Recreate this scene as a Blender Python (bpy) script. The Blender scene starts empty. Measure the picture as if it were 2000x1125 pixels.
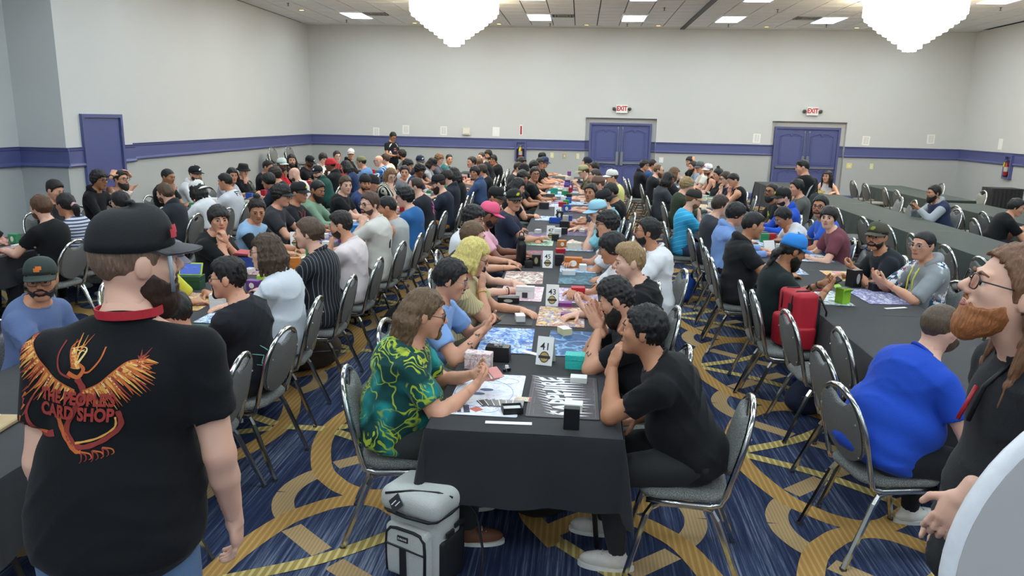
import bpy, bmesh, math, random
import numpy as np
from mathutils import Vector, Matrix
from mathutils.bvhtree import BVHTree

# ------------------------------------------------------------------ camera, light, exposure
SC = bpy.context.scene
COL = SC.collection
CAM_F, CAM_PITCH, CAM_ROLL, CAM_YAW, CAM_H = 1469.44, 0.2210, 0.0214, -0.0847, 2.1862
def make_camera():
    cy, sy, cp, sp = math.cos(CAM_YAW), math.sin(CAM_YAW), math.cos(CAM_PITCH), math.sin(CAM_PITCH)
    fw = Vector((sy*cp, cy*cp, -sp)); r = Vector((cy, -sy, 0)); u = r.cross(fw)
    c, s = math.cos(CAM_ROLL), math.sin(CAM_ROLL)
    r2 = c*r + s*u; u2 = -s*r + c*u
    cd = bpy.data.cameras.new('camera'); cd.sensor_fit = 'HORIZONTAL'; cd.sensor_width = 36.0
    cd.lens = CAM_F/2000*36.0; cd.clip_start = .05; cd.clip_end = 200
    co = bpy.data.objects.new('camera', cd); COL.objects.link(co)
    m = Matrix((r2, u2, -fw)).transposed().to_4x4(); m.translation = (0, 0, CAM_H)
    co.matrix_world = m; SC.camera = co
make_camera()
W = bpy.data.worlds.new('world'); SC.world = W; W.use_nodes = True
W.node_tree.nodes['Background'].inputs[0].default_value = (.55, .57, .6, 1)
W.node_tree.nodes['Background'].inputs[1].default_value = .25
vs = SC.view_settings
vs.view_transform = 'Standard'; vs.look = 'None'; vs.exposure = 0.27; vs.gamma = 1.0; vs.use_curve_mapping = False
SC.cycles.max_bounces = 4; SC.cycles.diffuse_bounces = 3; SC.cycles.glossy_bounces = 2
PANEL_STRENGTH = 17.0          # ceiling troffers
CHANDELIER_STRENGTH = 8.5

# room dimensions (metres): X right, Y into the room, Z up
XL, XR, YB, YF, ZC = -8.53, 11.22, 23.76, -9.0, 4.89
Z1, Z0 = 1.581, 1.285       # painted rail band
TZ = .75                    # table height
RND = random.Random(7)

# ------------------------------------------------------------------ materials
def lin(h):
    h = h.lstrip('#')
    c = [int(h[i:i+2], 16)/255 for i in (0, 2, 4)]
    return tuple((v/12.92 if v <= .04045 else ((v+.055)/1.055)**2.4) for v in c) + (1.0,)
MATS = {}
def nmat(name):
    m = bpy.data.materials.new(name); m.use_nodes = True
    nt = m.node_tree; b = nt.nodes['Principled BSDF']
    return m, nt, b
def N(nt, t, **kw):
    n = nt.nodes.new(t)
    for k, v in kw.items():
        if k == 'op': n.operation = v
        elif k == 'blend': n.blend_type = v; n.data_type = 'RGBA'
        else: setattr(n, k, v)
    return n
def L(nt, a, b): nt.links.new(a, b)
def coord(nt, kind='Object', scale=(1, 1, 1), rot=(0, 0, 0)):
    t = N(nt, 'ShaderNodeTexCoord'); mp = N(nt, 'ShaderNodeMapping')
    mp.inputs['Scale'].default_value = scale; mp.inputs['Rotation'].default_value = rot
    L(nt, t.outputs[kind], mp.inputs[0]); return mp.outputs[0]
def noise(nt, vec, scale, detail=3, rough=.55):
    n = N(nt, 'ShaderNodeTexNoise'); n.inputs['Scale'].default_value = scale
    n.inputs['Detail'].default_value = detail; n.inputs['Roughness'].default_value = rough
    if vec is not None: L(nt, vec, n.inputs['Vector'])
    return n.outputs['Fac']
def ramp(nt, fac, stops, interp='LINEAR'):
    r = N(nt, 'ShaderNodeValToRGB'); r.color_ramp.interpolation = interp
    e = r.color_ramp.elements
    while len(e) < len(stops): e.new(.5)
    for i, (p, c) in enumerate(stops):
        e[i].position = p; e[i].color = c if len(c) == 4 else tuple(c)+(1,)
    L(nt, fac, r.inputs[0]); return r.outputs[0]
def mixc(nt, fac, a, b, blend='MIX'):
    n = N(nt, 'ShaderNodeMix', blend=blend)
    if hasattr(fac, 'links'): L(nt, fac, n.inputs[0])
    else: n.inputs[0].default_value = fac
    for v, i in ((a, 6), (b, 7)):
        if hasattr(v, 'links'): L(nt, v, n.inputs[i])
        else: n.inputs[i].default_value = v
    return n.outputs[2]
def math_(nt, op, a, b=0.0):
    n = N(nt, 'ShaderNodeMath', op=op)
    for v, i in ((a, 0), (b, 1)):
        if hasattr(v, 'links'): L(nt, v, n.inputs[i])
        else: n.inputs[i].default_value = v
    return n.outputs[0]
def bump(nt, b, h, strength=.2, dist=.01):
    n = N(nt, 'ShaderNodeBump'); n.inputs['Strength'].default_value = strength; n.inputs['Distance'].default_value = dist
    L(nt, h, n.inputs['Height']); L(nt, n.outputs[0], b.inputs['Normal'])
def shade(c, k): return (min(1, c[0]*k), min(1, c[1]*k), min(1, c[2]*k), 1)
def plain(hexc, rough=.6, metal=0.0, vary=.12, nscale=30, bmp=0.0, name=None, spec=None, coat=0):
    key = ('plain', hexc, rough, metal, vary, nscale, bmp, spec, coat)
    if key in MATS: return MATS[key]
    m, nt, b = nmat(name or 'surface_'+hexc.strip('#'))
    c = lin(hexc)
    if vary > 0:
        f = noise(nt, coord(nt), nscale)
        L(nt, mixc(nt, f, shade(c, 1-vary), shade(c, 1+vary)), b.inputs['Base Color'])
        if bmp: bump(nt, b, f, bmp)
    else: b.inputs['Base Color'].default_value = c
    b.inputs['Roughness'].default_value = rough; b.inputs['Metallic'].default_value = metal
    if spec is not None: b.inputs['Specular IOR Level'].default_value = spec
    if coat: b.inputs['Coat Weight'].default_value = coat
    MATS[key] = m; return m
def skin_mat(hexc):
    key = ('skin', hexc)
    if key in MATS: return MATS[key]
    m, nt, b = nmat('skin'); c = lin(hexc)
    f = noise(nt, coord(nt), 14, 4)
    warm = (min(1, c[0]*1.0), c[1]*.84, c[2]*.78, 1)
    L(nt, mixc(nt, f, c, warm), b.inputs['Base Color'])
    b.inputs['Roughness'].default_value = .5
    bump(nt, b, noise(nt, coord(nt), 220, 2), .08, .002)
    MATS[key] = m; return m
def hair_mat(hexc):
    key = ('hair', hexc)
    if key in MATS: return MATS[key]
    m, nt, b = nmat('hair'); c = lin(hexc)
    f = noise(nt, coord(nt, scale=(60, 60, 9)), 3.0, 4, .7)
    L(nt, ramp(nt, f, [(.3, shade(c, .55)), (.55, c), (.75, shade(c, 1.9))]), b.inputs['Base Color'])
    b.inputs['Roughness'].default_value = .48; bump(nt, b, f, .7, .006)
    MATS[key] = m; return m
def cloth_mat(hexc, pat=None):
    key = ('cloth', hexc, pat)
    if key in MATS: return MATS[key]
    m, nt, b = nmat('fabric'); c = lin(hexc)
    o = coord(nt)
    fold = noise(nt, o, 7, 3); weave = noise(nt, coord(nt, scale=(1, 1, 1)), 260, 2)
    base = mixc(nt, weave, shade(c, .85), shade(c, 1.18))
    def bands(axis, per, duty, col, rot=(0, 0, 0)):
        sep = N(nt, 'ShaderNodeSeparateXYZ'); L(nt, coord(nt, rot=rot), sep.inputs[0])
        v = math_(nt, 'FRACT', math_(nt, 'MULTIPLY', sep.outputs[axis], 1/per))
        return math_(nt, 'LESS_THAN', v, duty)
    def blot(scale, lo, hi, seed=0):
        n = N(nt, 'ShaderNodeTexNoise'); n.noise_dimensions = '4D'; n.inputs['W'].default_value = seed
        n.inputs['Scale'].default_value = scale; n.inputs['Detail'].default_value = 3; L(nt, o, n.inputs['Vector'])
        return ramp(nt, n.outputs['Fac'], [(lo, (0, 0, 0)), (hi, (1, 1, 1))])
    if pat == 'stripes': base = mixc(nt, bands(2, .034, .42, 0), base, lin('#3d4668'))
    elif pat == 'bwstripes': base = mixc(nt, bands(1, .05, .5, 0, (0, .5, .4)), base, lin('#1a1a1c'))
    elif pat == 'pin': base = mixc(nt, bands(1, .03, .1, 0, (0, 0, .75)), base, lin('#8f9096'))
    elif pat == 'rib': base = mixc(nt, bands(1, .016, .35, 0, (0, 0, .75)), base, shade(c, .7))
    elif pat == 'knit': base = mixc(nt, bands(2, .02, .4, 0), base, shade(c, .5))
    elif pat == 'plaid':
        base = mixc(nt, bands(2, .07, .45, 0), base, shade(c, .35)); base = mixc(nt, bands(1, .07, .2, 0), base, lin('#cfe2f0'))
    elif pat == 'camo':
        base = mixc(nt, blot(14, .48, .52, 1), base, shade(c, .45)); base = mixc(nt, blot(16, .55, .59, 2), base, shade(c, 1.7))
    elif pat == 'redprint': base = mixc(nt, blot(38, .52, .58, 1), base, lin('#a8453f'))
    elif pat == 'blue': base = mixc(nt, bands(1, .3, .25, 0, (.4, .3, 0)), base, lin('#2f7fd8'))
    elif pat == 'leaf':
        wv = N(nt, 'ShaderNodeTexVoronoi'); wv.feature = 'SMOOTH_F1'; wv.inputs['Scale'].default_value = 7; L(nt, o, wv.inputs['Vector'])
        base = mixc(nt, ramp(nt, wv.outputs['Distance'], [(.2, (1, 1, 1)), (.42, (0, 0, 0))]), base, lin('#1f8f8c'))
        n1 = N(nt, 'ShaderNodeTexNoise'); n1.inputs['Scale'].default_value = 5; L(nt, o, n1.inputs['Vector'])
        wob = mixc(nt, .35, o, n1.outputs['Color'])
        w = N(nt, 'ShaderNodeTexWave'); w.wave_type = 'BANDS'; w.bands_direction = 'DIAGONAL'; w.inputs['Scale'].default_value = 13; w.inputs['Distortion'].default_value = 7
        w.inputs['Detail'].default_value = 2; L(nt, wob, w.inputs['Vector'])
        leafs = math_(nt, 'MULTIPLY', ramp(nt, w.outputs['Fac'], [(.72, (0, 0, 0)), (.78, (1, 1, 1))]), blot(5.2, .5, .55, 3))
        base = mixc(nt, leafs, base, lin('#aebf38'))
        v2 = N(nt, 'ShaderNodeTexVoronoi'); v2.feature = 'DISTANCE_TO_EDGE'; v2.inputs['Scale'].default_value = 8; L(nt, wob, v2.inputs['Vector'])
        base = mixc(nt, math_(nt, 'MULTIPLY', ramp(nt, v2.outputs['Distance'], [(.015, (1, 1, 1)), (.04, (0, 0, 0))]), blot(4, .5, .54, 9)), base, lin('#a4b83c'))
    elif pat == 'hoodprint':
        base = mixc(nt, blot(3.2, .47, .5, 4), base, lin('#20506a')); base = mixc(nt, math_(nt, 'MULTIPLY', blot(22, .5, .54, 5), blot(3.2, .44, .47, 4)), base, lin('#e3e6ea'))
        base = mixc(nt, math_(nt, 'MULTIPLY', blot(30, .6, .64, 6), blot(3.2, .44, .47, 4)), base, lin('#b04048'))
    elif pat == 'jersey': base = mixc(nt, bands(2, .06, .1, 0, (.3, .2, 0)), base, lin('#7fd0ee'))
    L(nt, base, b.inputs['Base Color'])
    b.inputs['Roughness'].default_value = .85; b.inputs['Sheen Weight'].default_value = .05; b.inputs['Specular IOR Level'].default_value = .25
    bump(nt, b, mixc(nt, .3, fold, weave), .25, .02)
    MATS[key] = m; return m
def wall_mat(hexc, name):
    m, nt, b = nmat(name); c = lin(hexc); o = coord(nt)
    f = noise(nt, o, .6, 4); g = noise(nt, o, 70, 3)
    L(nt, mixc(nt, f, shade(c, .95), shade(c, 1.04)), b.inputs['Base Color']); b.inputs['Roughness'].default_value = .7
    bump(nt, b, g, .18, .006); return m
def carpet_mat():
    m, nt, b = nmat('carpet_blue')
    st = noise(nt, coord(nt, scale=(55, 1.1, 1)), 1.0, 5, .75)
    patch = noise(nt, coord(nt, scale=(2.2, .5, 1)), 1.0, 3)
    fine = noise(nt, coord(nt), 240, 2)
    k = math_(nt, 'ADD', math_(nt, 'MULTIPLY', st, .8), math_(nt, 'MULTIPLY', patch, .42))
    cr = ramp(nt, k, [(.46, lin('#191f36')), (.58, lin('#29324f')), (.655, lin('#48546f')), (.76, lin('#98a1b0'))])
    L(nt, mixc(nt, fine, cr, shade(lin('#26335c'), .8)), b.inputs['Base Color'])
    L(nt, mixc(nt, .35, cr, mixc(nt, fine, lin('#161b2e'), lin('#3c4662'))), b.inputs['Base Color'])
    b.inputs['Roughness'].default_value = .95; b.inputs['Specular IOR Level'].default_value = .1; bump(nt, b, fine, .5, .006); return m
def band_mat(name, ca, cb, per):
    m, nt, b = nmat(name)
    sep = N(nt, 'ShaderNodeSeparateXYZ'); L(nt, coord(nt), sep.inputs[0])
    v = math_(nt, 'SINE', math_(nt, 'MULTIPLY', sep.outputs[0], 2*math.pi/per))
    fine = noise(nt, coord(nt), 240, 2); st = noise(nt, coord(nt, scale=(60, 2, 1)), 1, 3)
    base = mixc(nt, ramp(nt, v, [(.2, (0, 0, 0)), (.5, (1, 1, 1))]), lin(cb), lin(ca))
    base = mixc(nt, math_(nt, 'MULTIPLY', st, .5), base, shade(lin(cb), .8))
    L(nt, mixc(nt, math_(nt, 'MULTIPLY', fine, .45), base, shade(lin(cb), .6)), b.inputs['Base Color'])
    b.inputs['Roughness'].default_value = .95; b.inputs['Specular IOR Level'].default_value = .1; bump(nt, b, fine, .5, .006); return m
def chair_fabric():
    m, nt, b = nmat('chair_fabric'); o = coord(nt)
    f = noise(nt, o, 210, 2, .8); g = noise(nt, o, 40, 3)
    L(nt, ramp(nt, f, [(.3, lin('#4c4d4b')), (.52, lin('#7b7c79')), (.72, lin('#adaea9'))]), b.inputs['Base Color'])
    b.inputs['Roughness'].default_value = .9; b.inputs['Specular IOR Level'].default_value = .2; bump(nt, b, f, .25, .003); return m
def emit_mat(name, col, strength, base=.8):
    m, nt, b = nmat(name)
    b.inputs['Base Color'].default_value = (base, base, base, 1)
    b.inputs['Emission Color'].default_value = col; b.inputs['Emission Strength'].default_value = strength
    return m
def art_mat(cols, seed, scale=9, mode='swirl'):
    key = ('art', tuple(cols), seed, mode)
    if key in MATS: return MATS[key]
    m, nt, b = nmat('printed_art'); o = coord(nt)
    n0 = N(nt, 'ShaderNodeTexNoise'); n0.noise_dimensions = '4D'; n0.inputs['W'].default_value = seed
    n0.inputs['Scale'].default_value = scale; n0.inputs['Detail'].default_value = 5; n0.inputs['Distortion'].default_value = 2.5; L(nt, o, n0.inputs['Vector'])
    k = len(cols); stops = [(.28+.44*i/(k-1), lin(c)) for i, c in enumerate(cols)]
    base = ramp(nt, n0.outputs['Fac'], stops, 'CONSTANT' if mode == 'flat' else 'LINEAR')
    v = N(nt, 'ShaderNodeTexVoronoi'); v.feature = 'DISTANCE_TO_EDGE'; v.inputs['Scale'].default_value = scale*1.2
    L(nt, mixc(nt, .12, o, n0.outputs['Color']), v.inputs['Vector'])
    base = mixc(nt, ramp(nt, v.outputs['Distance'], [(.02, (.75, .75, .75)), (.06, (0, 0, 0))]), base, lin(cols[-1]))
    L(nt, base, b.inputs['Base Color']); b.inputs['Roughness'].default_value = .55
    MATS[key] = m; return m

CHROME = plain('#c9c9c6', .16, 1.0, .05, 40, name='chrome')
STEEL = plain('#b9bcc0', .3, 1.0, .05, 40, name='steel')
BLACK = plain('#141518', .5, 0, .1, 60, name='black_plastic')
WHITE = plain('#ecebe7', .55, 0, .03, 20, name='white_card')
PAPER = plain('#f2f1ee', .8, 0, .03, 20, name='paper')

# ------------------------------------------------------------------ mesh helpers
def setp(o, label=None, cat=None, group=None, kind=None):
    if label: o['label'] = label
    if cat: o['category'] = cat
    if group: o['group'] = group
    if kind: o['kind'] = kind
    return o
def link(name, me, mats=None, parent=None, loc=None):
    o = bpy.data.objects.new(name, me); COL.objects.link(o)
    if mats is not None and me is not None and len(me.materials) == 0:
        for m in (mats if isinstance(mats, (list, tuple)) else [mats]): me.materials.append(m)
    if parent is not None: o.parent = parent
    if loc is not None: o.location = loc
    return o
def empty(name, loc, rz=0):
    o = bpy.data.objects.new(name, None); COL.objects.link(o); o.empty_display_size = .1
    o.location = loc; o.rotation_euler = (0, 0, rz); return o
def np_mesh(name, V, Q, smooth=True, midx=None):
    """mesh from an (n,3) array and an (m,4) or (m,3) index array"""
    me = bpy.data.meshes.new(name); V = np.ascontiguousarray(V, np.float32); Q = np.ascontiguousarray(Q, np.int32)
    k = Q.shape[1] if len(Q) else 4
    me.vertices.add(len(V)); me.vertices.foreach_set('co', V.ravel())
    me.loops.add(Q.size); me.loops.foreach_set('vertex_index', Q.ravel())
    me.polygons.add(len(Q)); me.polygons.foreach_set('loop_start', np.arange(0, Q.size, k, dtype=np.int32))
    me.polygons.foreach_set('use_smooth', np.full(len(Q), smooth))
    if midx is not None: me.polygons.foreach_set('material_index', np.asarray(midx, np.int32))
    me.update(calc_edges=True); return me
class MB:
    """collects polygons; build() makes one mesh object"""
    def __init__(s): s.v = []; s.f = []; s.mi = []
    def add(s, vs, fs, mi=0):
        o = len(s.v); s.v += [tuple(v) for v in vs]; s.f += [tuple(i+o for i in f) for f in fs]; s.mi += [mi]*len(fs)
        return s
    def box(s, c, d, rz=0, mi=0, tilt=None, taper=1.0):
        x, y, z = d[0]/2, d[1]/2, d[2]/2
        P = [(-x, -y, -z), (x, -y, -z), (x, y, -z), (-x, y, -z), (-x*taper, -y*taper, z), (x*taper, -y*taper, z), (x*taper, y*taper, z), (-x*taper, y*taper, z)]
        M = Matrix.Rotation(rz, 3, 'Z')
        if tilt: M = M @ Matrix.Rotation(tilt[1], 3, tilt[0])
        s.add([Vector(c)+M@Vector(p) for p in P], [(3, 2, 1, 0), (4, 5, 6, 7), (0, 1, 5, 4), (1, 2, 6, 5), (2, 3, 7, 6), (3, 0, 4, 7)], mi)
        return s
    def rbox(s, c, d, r=.01, rz=0, mi=0, seg=3, tilt=None):
        """box with rounded vertical corners and bevelled top and bottom"""
        x, y, z = d[0]/2, d[1]/2, d[2]/2; r = min(r, x*.95, y*.95); b = min(r*.5, z*.9)
        M = Matrix.Rotation(rz, 3, 'Z')
        if tilt: M = M @ Matrix.Rotation(tilt[1], 3, tilt[0])
        def ring(zz, ins):
            out = []
            for cx_, cy_, a0 in ((x-r, y-r, 0), (-x+r, y-r, 90), (-x+r, -y+r, 180), (x-r, -y+r, 270)):
                for i in range(seg+1):
                    a = math.radians(a0+90*i/seg); out.append((cx_+(r-ins)*math.cos(a), cy_+(r-ins)*math.sin(a), zz))
            return out
        rings = [ring(-z, b), ring(-z+b, 0), ring(z-b, 0), ring(z, b)]; n = len(rings[0])
        V = [Vector(c)+M@Vector(p) for rg in rings for p in rg]
        F = [tuple(reversed(range(n))), tuple(range(3*n, 4*n))]
        for k in range(3):
            for i in range(n): j = (i+1) % n; F.append((k*n+i, k*n+j, (k+1)*n+j, (k+1)*n+i))
        s.add(V, F, mi); return s
    def tube(s, pts, r, n=8, mi=0, closed=False, flat=None, rads=None):
        pts = [Vector(p) for p in pts]; m = len(pts); rings = []; up = None
        for i in range(m):
            a = pts[i-1] if (i > 0 or closed) else pts[0]; b = pts[(i+1) % m] if (i < m-1 or closed) else pts[-1]
            t = (b-a).normalized()
            if up is None:
                up = Vector((0, 0, 1)) if abs(t.z) < .9 else Vector((1, 0, 0))
            sd = t.cross(up)
            if sd.length < 1e-6: sd = t.cross(Vector((0, 1, 0)))
            sd.normalize(); up = sd.cross(t).normalized()
            rr = rads[i] if rads else r; q = flat or 1.0
            off = math.pi/n
            rings.append([pts[i]+sd*math.cos(off+2*math.pi*k/n)*rr+up*math.sin(off+2*math.pi*k/n)*rr*q for k in range(n)])
        V = [p for rg in rings for p in rg]; F = []
        for i in range(m if closed else m-1):
            for k in range(n):
                l = (k+1) % n; j = (i+1) % m
                F.append((i*n+k, i*n+l, j*n+l, j*n+k))
        if not closed: F += [tuple(reversed(range(n))), tuple(range((m-1)*n, m*n))]
        s.add(V, F, mi); return s
    def lathe(s, prof, c=(0, 0, 0), n=16, mi=0, cap=True, sq=(1, 1)):
        V = []; F = []
        for (r, z) in prof:
            for k in range(n):
                a = 2*math.pi*k/n; V.append((c[0]+r*math.cos(a)*sq[0], c[1]+r*math.sin(a)*sq[1], c[2]+z))
        m = len(prof)
        for i in range(m-1):
            for k in range(n): l = (k+1) % n; F.append((i*n+k, i*n+l, (i+1)*n+l, (i+1)*n+k))
        if cap: F += [tuple(reversed(range(n))), tuple(range((m-1)*n, m*n))]
        s.add(V, F, mi); return s
    def plate(s, outline, z0, z1, mi=0):
        n = len(outline); V = [(p[0], p[1], z0) for p in outline]+[(p[0], p[1], z1) for p in outline]
        F = [tuple(reversed(range(n))), tuple(range(n, 2*n))]+[(i, (i+1) % n, n+(i+1) % n, n+i) for i in range(n)]
        s.add(V, F, mi); return s
    def xform(s, M):
        s.v = [tuple(M @ Vector(v)) for v in s.v]; return s
    def mesh(s, name, mats, smooth=False):
        me = bpy.data.meshes.new(name); me.from_pydata(s.v, [], s.f)
        if any(s.mi): me.polygons.foreach_set('material_index', s.mi)
        if smooth: me.polygons.foreach_set('use_smooth', [True]*len(s.f))
        for m in (mats if isinstance(mats, (list, tuple)) else [mats]): me.materials.append(m)
        me.update(); return me
    def build(s, name, mats, parent=None, smooth=False, loc=None):
        return link(name, s.mesh(name, mats, smooth), None, parent, loc)
def copy_tree(o, loc=None, rz=None, parent=None):
    c = o.copy(); COL.objects.link(c)
    if parent is not None: c.parent = parent
    if loc is not None: c.location = loc
    if rz is not None: c.rotation_euler = (0, 0, rz)
    for ch in list(o.children): copy_tree(ch, parent=c)
    return c
def text_mesh(txt, size=1.0, extrude=0.0, align='CENTER', bold=0.0, res=2):
    cu = bpy.data.curves.new('lettering', 'FONT'); cu.body = txt; cu.size = size; cu.extrude = extrude
    cu.align_x = align; cu.align_y = 'CENTER'; cu.offset = bold; cu.resolution_u = res
    ob = bpy.data.objects.new('lettering', cu); COL.objects.link(ob)
    dg = bpy.context.evaluated_depsgraph_get(); me = bpy.data.meshes.new_from_object(ob.evaluated_get(dg))
    bpy.data.objects.remove(ob); bpy.data.curves.remove(cu); return me
def lettering(name, txt, size, mat, M, parent=None, extrude=.0006, bold=0.0, sx=1.0):
    me = text_mesh(txt, size, extrude, bold=bold); me.materials.clear(); me.materials.append(mat)
    me.transform(M @ Matrix.Diagonal((sx, 1, 1, 1)))
    o = link(name, me, None, parent); return o
def basis(x, y, z, o): # columns
    m = Matrix((x, y, z)).transposed().to_4x4(); m.translation = o; return m
# ------------------------------------------------------------------ room shell
M_UP = wall_mat('#cfd0ce', 'wall_paint_upper'); M_LO = wall_mat('#b3b7b6', 'wall_paint_lower')
M_BLUE = plain('#565c8c', .42, 0, .06, 8, name='blue_paint')
M_DOOR = plain('#545b8d', .4, 0, .06, 6, name='blue_door_paint')
def structure(o): o['kind'] = 'structure'; return o
fl = MB(); fl.add([(XL-.6, YF, 0), (XR, YF, 0), (XR, YB+.3, 0), (XL-.6, YB+.3, 0)], [(0, 1, 2, 3)])
FLOOR = structure(fl.build('floor', carpet_mat()))

def ribbon(mb, pts, w, z, mi=0):
    P = [Vector((x, y)) for x, y in pts]
    Q = []                       # Catmull-Rom smoothing
    for i in range(len(P)-1):
        p0 = P[max(0, i-1)]; p1 = P[i]; p2 = P[i+1]; p3 = P[min(len(P)-1, i+2)]
        n = 1 if len(P) == 2 else 4
        for k in range(n):
            t = k/n; Q.append(.5*((2*p1)+(p2-p0)*t+(2*p0-5*p1+4*p2-p3)*t*t+(-p0+3*p1-3*p2+p3)*t**3))
    Q.append(P[-1]); V = []; F = []
    for i, p in enumerate(Q):
        d = (Q[min(i+1, len(Q)-1)]-Q[max(i-1, 0)]).normalized(); s = Vector((-d.y, d.x))*w/2
        V += [(p.x-s.x, p.y-s.y, z), (p.x+s.x, p.y+s.y, z)]
    for i in range(len(Q)-1): F.append((2*i, 2*i+2, 2*i+3, 2*i+1))
    mb.add(V, F, mi)
def carpet_pattern():
    motif = [
     ('g', .13, [(-.385, .69), (-.5, .8), (-.605, .875), (-.73, .895), (-.855, .85), (-.955, .77), (-1.085, .61), (-1.205, .28), (-1.25, 0)]),
     ('g', .12, [(-.235, .925), (-.27, .8), (-.345, .67), (-.42, .55)]),
     ('y', .085, [(-1.19, .035), (-.845, .22), (-.635, .38), (-.43, .58)]),
     ('y', .085, [(-1.42, 0), (-1.27, 0)]),
     ('t', .115, [(-1.02, .545), (-.78, .34)]), ('t', .115, [(-.685, .245), (-.5, .12)]),
     ('t', .125, [(-1.19, .925), (-1.175, .82), (-1.12, .7), (-1.03, .6)]),
    ]
    cnt = 0; bands = {'g': MB(), 'y': MB(), 't': MB()}
    for i in range(-3, 5):
        for j in range(-1, 11):
            x0, y0 = -.455+2.84*i, 4.88+1.85*j
            if x0 < XL-.5 or x0 > XR+.8: continue
            for k, w, pts in motif:
                for sx in (1, -1):
                    for sy in (1, -1):
                        q = [(x0+sx*u, y0+sy*v) for u, v in pts]
                        if any(x < XL+.05 or x > XR-.05 or y > YB-.05 for x, y in q): continue
                        cnt += 1; ribbon(bands[k], q, w, {'g': .0018, 'y': .0034, 't': .0008}[k]+.00006*(cnt % 14))
    for k, nm, m in (('g', 'carpet_gold_band', band_mat('carpet_gold', '#d3aa68', '#b58c52', .034)), ('y', 'carpet_yellow_band', band_mat('carpet_yellow', '#ecdc9c', '#b39a5a', .04)),
                     ('t', 'carpet_tan_band', band_mat('carpet_tan', '#c6aa80', '#b2946a', .02))):
        o = bands[k].build(nm, m, FLOOR); o['kind'] = 'stuff'
carpet_pattern()

def wall_seg(mb, a, b, z0, z1, mi, t=.2, nrm=None):
    a = Vector((a[0], a[1], 0)); b = Vector((b[0], b[1], 0)); n = Vector((nrm[0], nrm[1], 0))
    V = [(p.x, p.y, z) for z in (z0, z1) for p in (a, b, b-n*t, a-n*t)]
    mb.add(V, [(3, 2, 1, 0), (4, 5, 6, 7), (0, 1, 5, 4), (1, 2, 6, 5), (2, 3, 7, 6), (3, 0, 4, 7)], mi)
def wall(name, segs):
    mb = MB()
    for a, b, z0, z1, n in segs:
        for lo, hi, mi in ((z0, min(z1, (Z0+Z1)/2), 1), (max(z0, (Z0+Z1)/2), z1, 0)):
            if hi > lo: wall_seg(mb, a, b, lo, hi, mi, nrm=n)
    o = structure(mb.build(name, [M_UP, M_LO])); return o
AL = .16                                             # depth of the door alcoves
D = [(.14, 2.30, 2.28), (5.73, 7.91, 2.29)]
segs = []; x = XL-.2
for a, b, zt in D:
    segs += [((x, YB), (a, YB), 0, ZC, (0, -1)), ((a, YB), (b, YB), zt, ZC, (0, -1)), ((a-.05, YB+AL), (b+.05, YB+AL), 0, zt+.02, (0, -1))]
    x = b
segs.append(((x, YB), (XR+.12, YB), 0, ZC, (0, -1)))
wall('wall_back', segs)
wall('wall_left', [((XL, 13.41), (XL, YB), 0, ZC, (1, 0)), ((-8.2, 11.57), (-8.2, 13.41), 0, ZC, (1, 0)), ((-9.0, 11.57), (-8.4, 11.57), 0, ZC, (0, -1)),
                   ((-9.0, YF), (-9.0, 11.57), 0, ZC, (1, 0))])
wall('wall_right', [((XR, YF), (XR, YB), 0, ZC, (-1, 0))])
wall('wall_front', [((-9.12, YF), (XR+.12, YF), 0, ZC, (0, 1))])

PROF = [(0, Z0-.02), (.04, Z0-.012), (.05, Z0+.008), (.04, Z0+.03), (.02, Z0+.05), (.018, Z1-.06), (.03, Z1-.04), (.032, Z1-.015), (.045, Z1), (0, Z1+.004)]
def moulding(name, a, b, n, prof, mat):
    mb = MB(); a = Vector(a); b = Vector(b); k = len(prof)
    V = [(p.x+n[0]*d, p.y+n[1]*d, z) for p in (a, b) for d, z in prof]
    mb.add(V, [(i, i+1, k+i+1, k+i) for i in range(k-1)]+[tuple(range(k)), tuple(reversed(range(k, 2*k)))])
    return structure(mb.build(name, mat))
tr = [((XL, YB), (.14, YB), (0, -1)), ((2.30, YB), (5.73, YB), (0, -1)), ((7.91, YB), (XR, YB), (0, -1)),
      ((.14, YB+AL), (.27, YB+AL), (0, -1)), ((2.17, YB+AL), (2.3, YB+AL), (0, -1)), ((5.73, YB+AL), (5.85, YB+AL), (0, -1)), ((7.78, YB+AL), (7.91, YB+AL), (0, -1)),
      ((XL, 13.41), (XL, YB), (1, 0)), ((-8.2, 11.57), (-8.2, 11.97), (1, 0)), ((-8.2, 13.09), (-8.2, 13.45), (1, 0)), ((-9.0, 11.57), (-8.15, 11.57), (0, -1)),
      ((-9.0, YF), (-9.0, 11.57), (1, 0)), ((XR, YF), (XR, YB), (-1, 0))]
for i, (a, b, n) in enumerate(tr): moulding('trim_%d' % (i+1), a, b, n, PROF, M_BLUE)
BP = [(0, 0), (.022, 0), (.022, .1), (.01, .125), (0, .13)]
for nm, a, b, n in (('baseboard_back', (XL, YB), (.14, YB), (0, -1)), ('baseboard_middle', (2.3, YB), (5.73, YB), (0, -1)), ('baseboard_far', (7.91, YB), (XR, YB), (0, -1)),
                    ('baseboard_left', (XL, 13.41), (XL, YB), (1, 0)), ('baseboard_right', (XR, YF), (XR, YB), (-1, 0))):
    moulding(nm, a, b, n, BP, M_BLUE)

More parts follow.
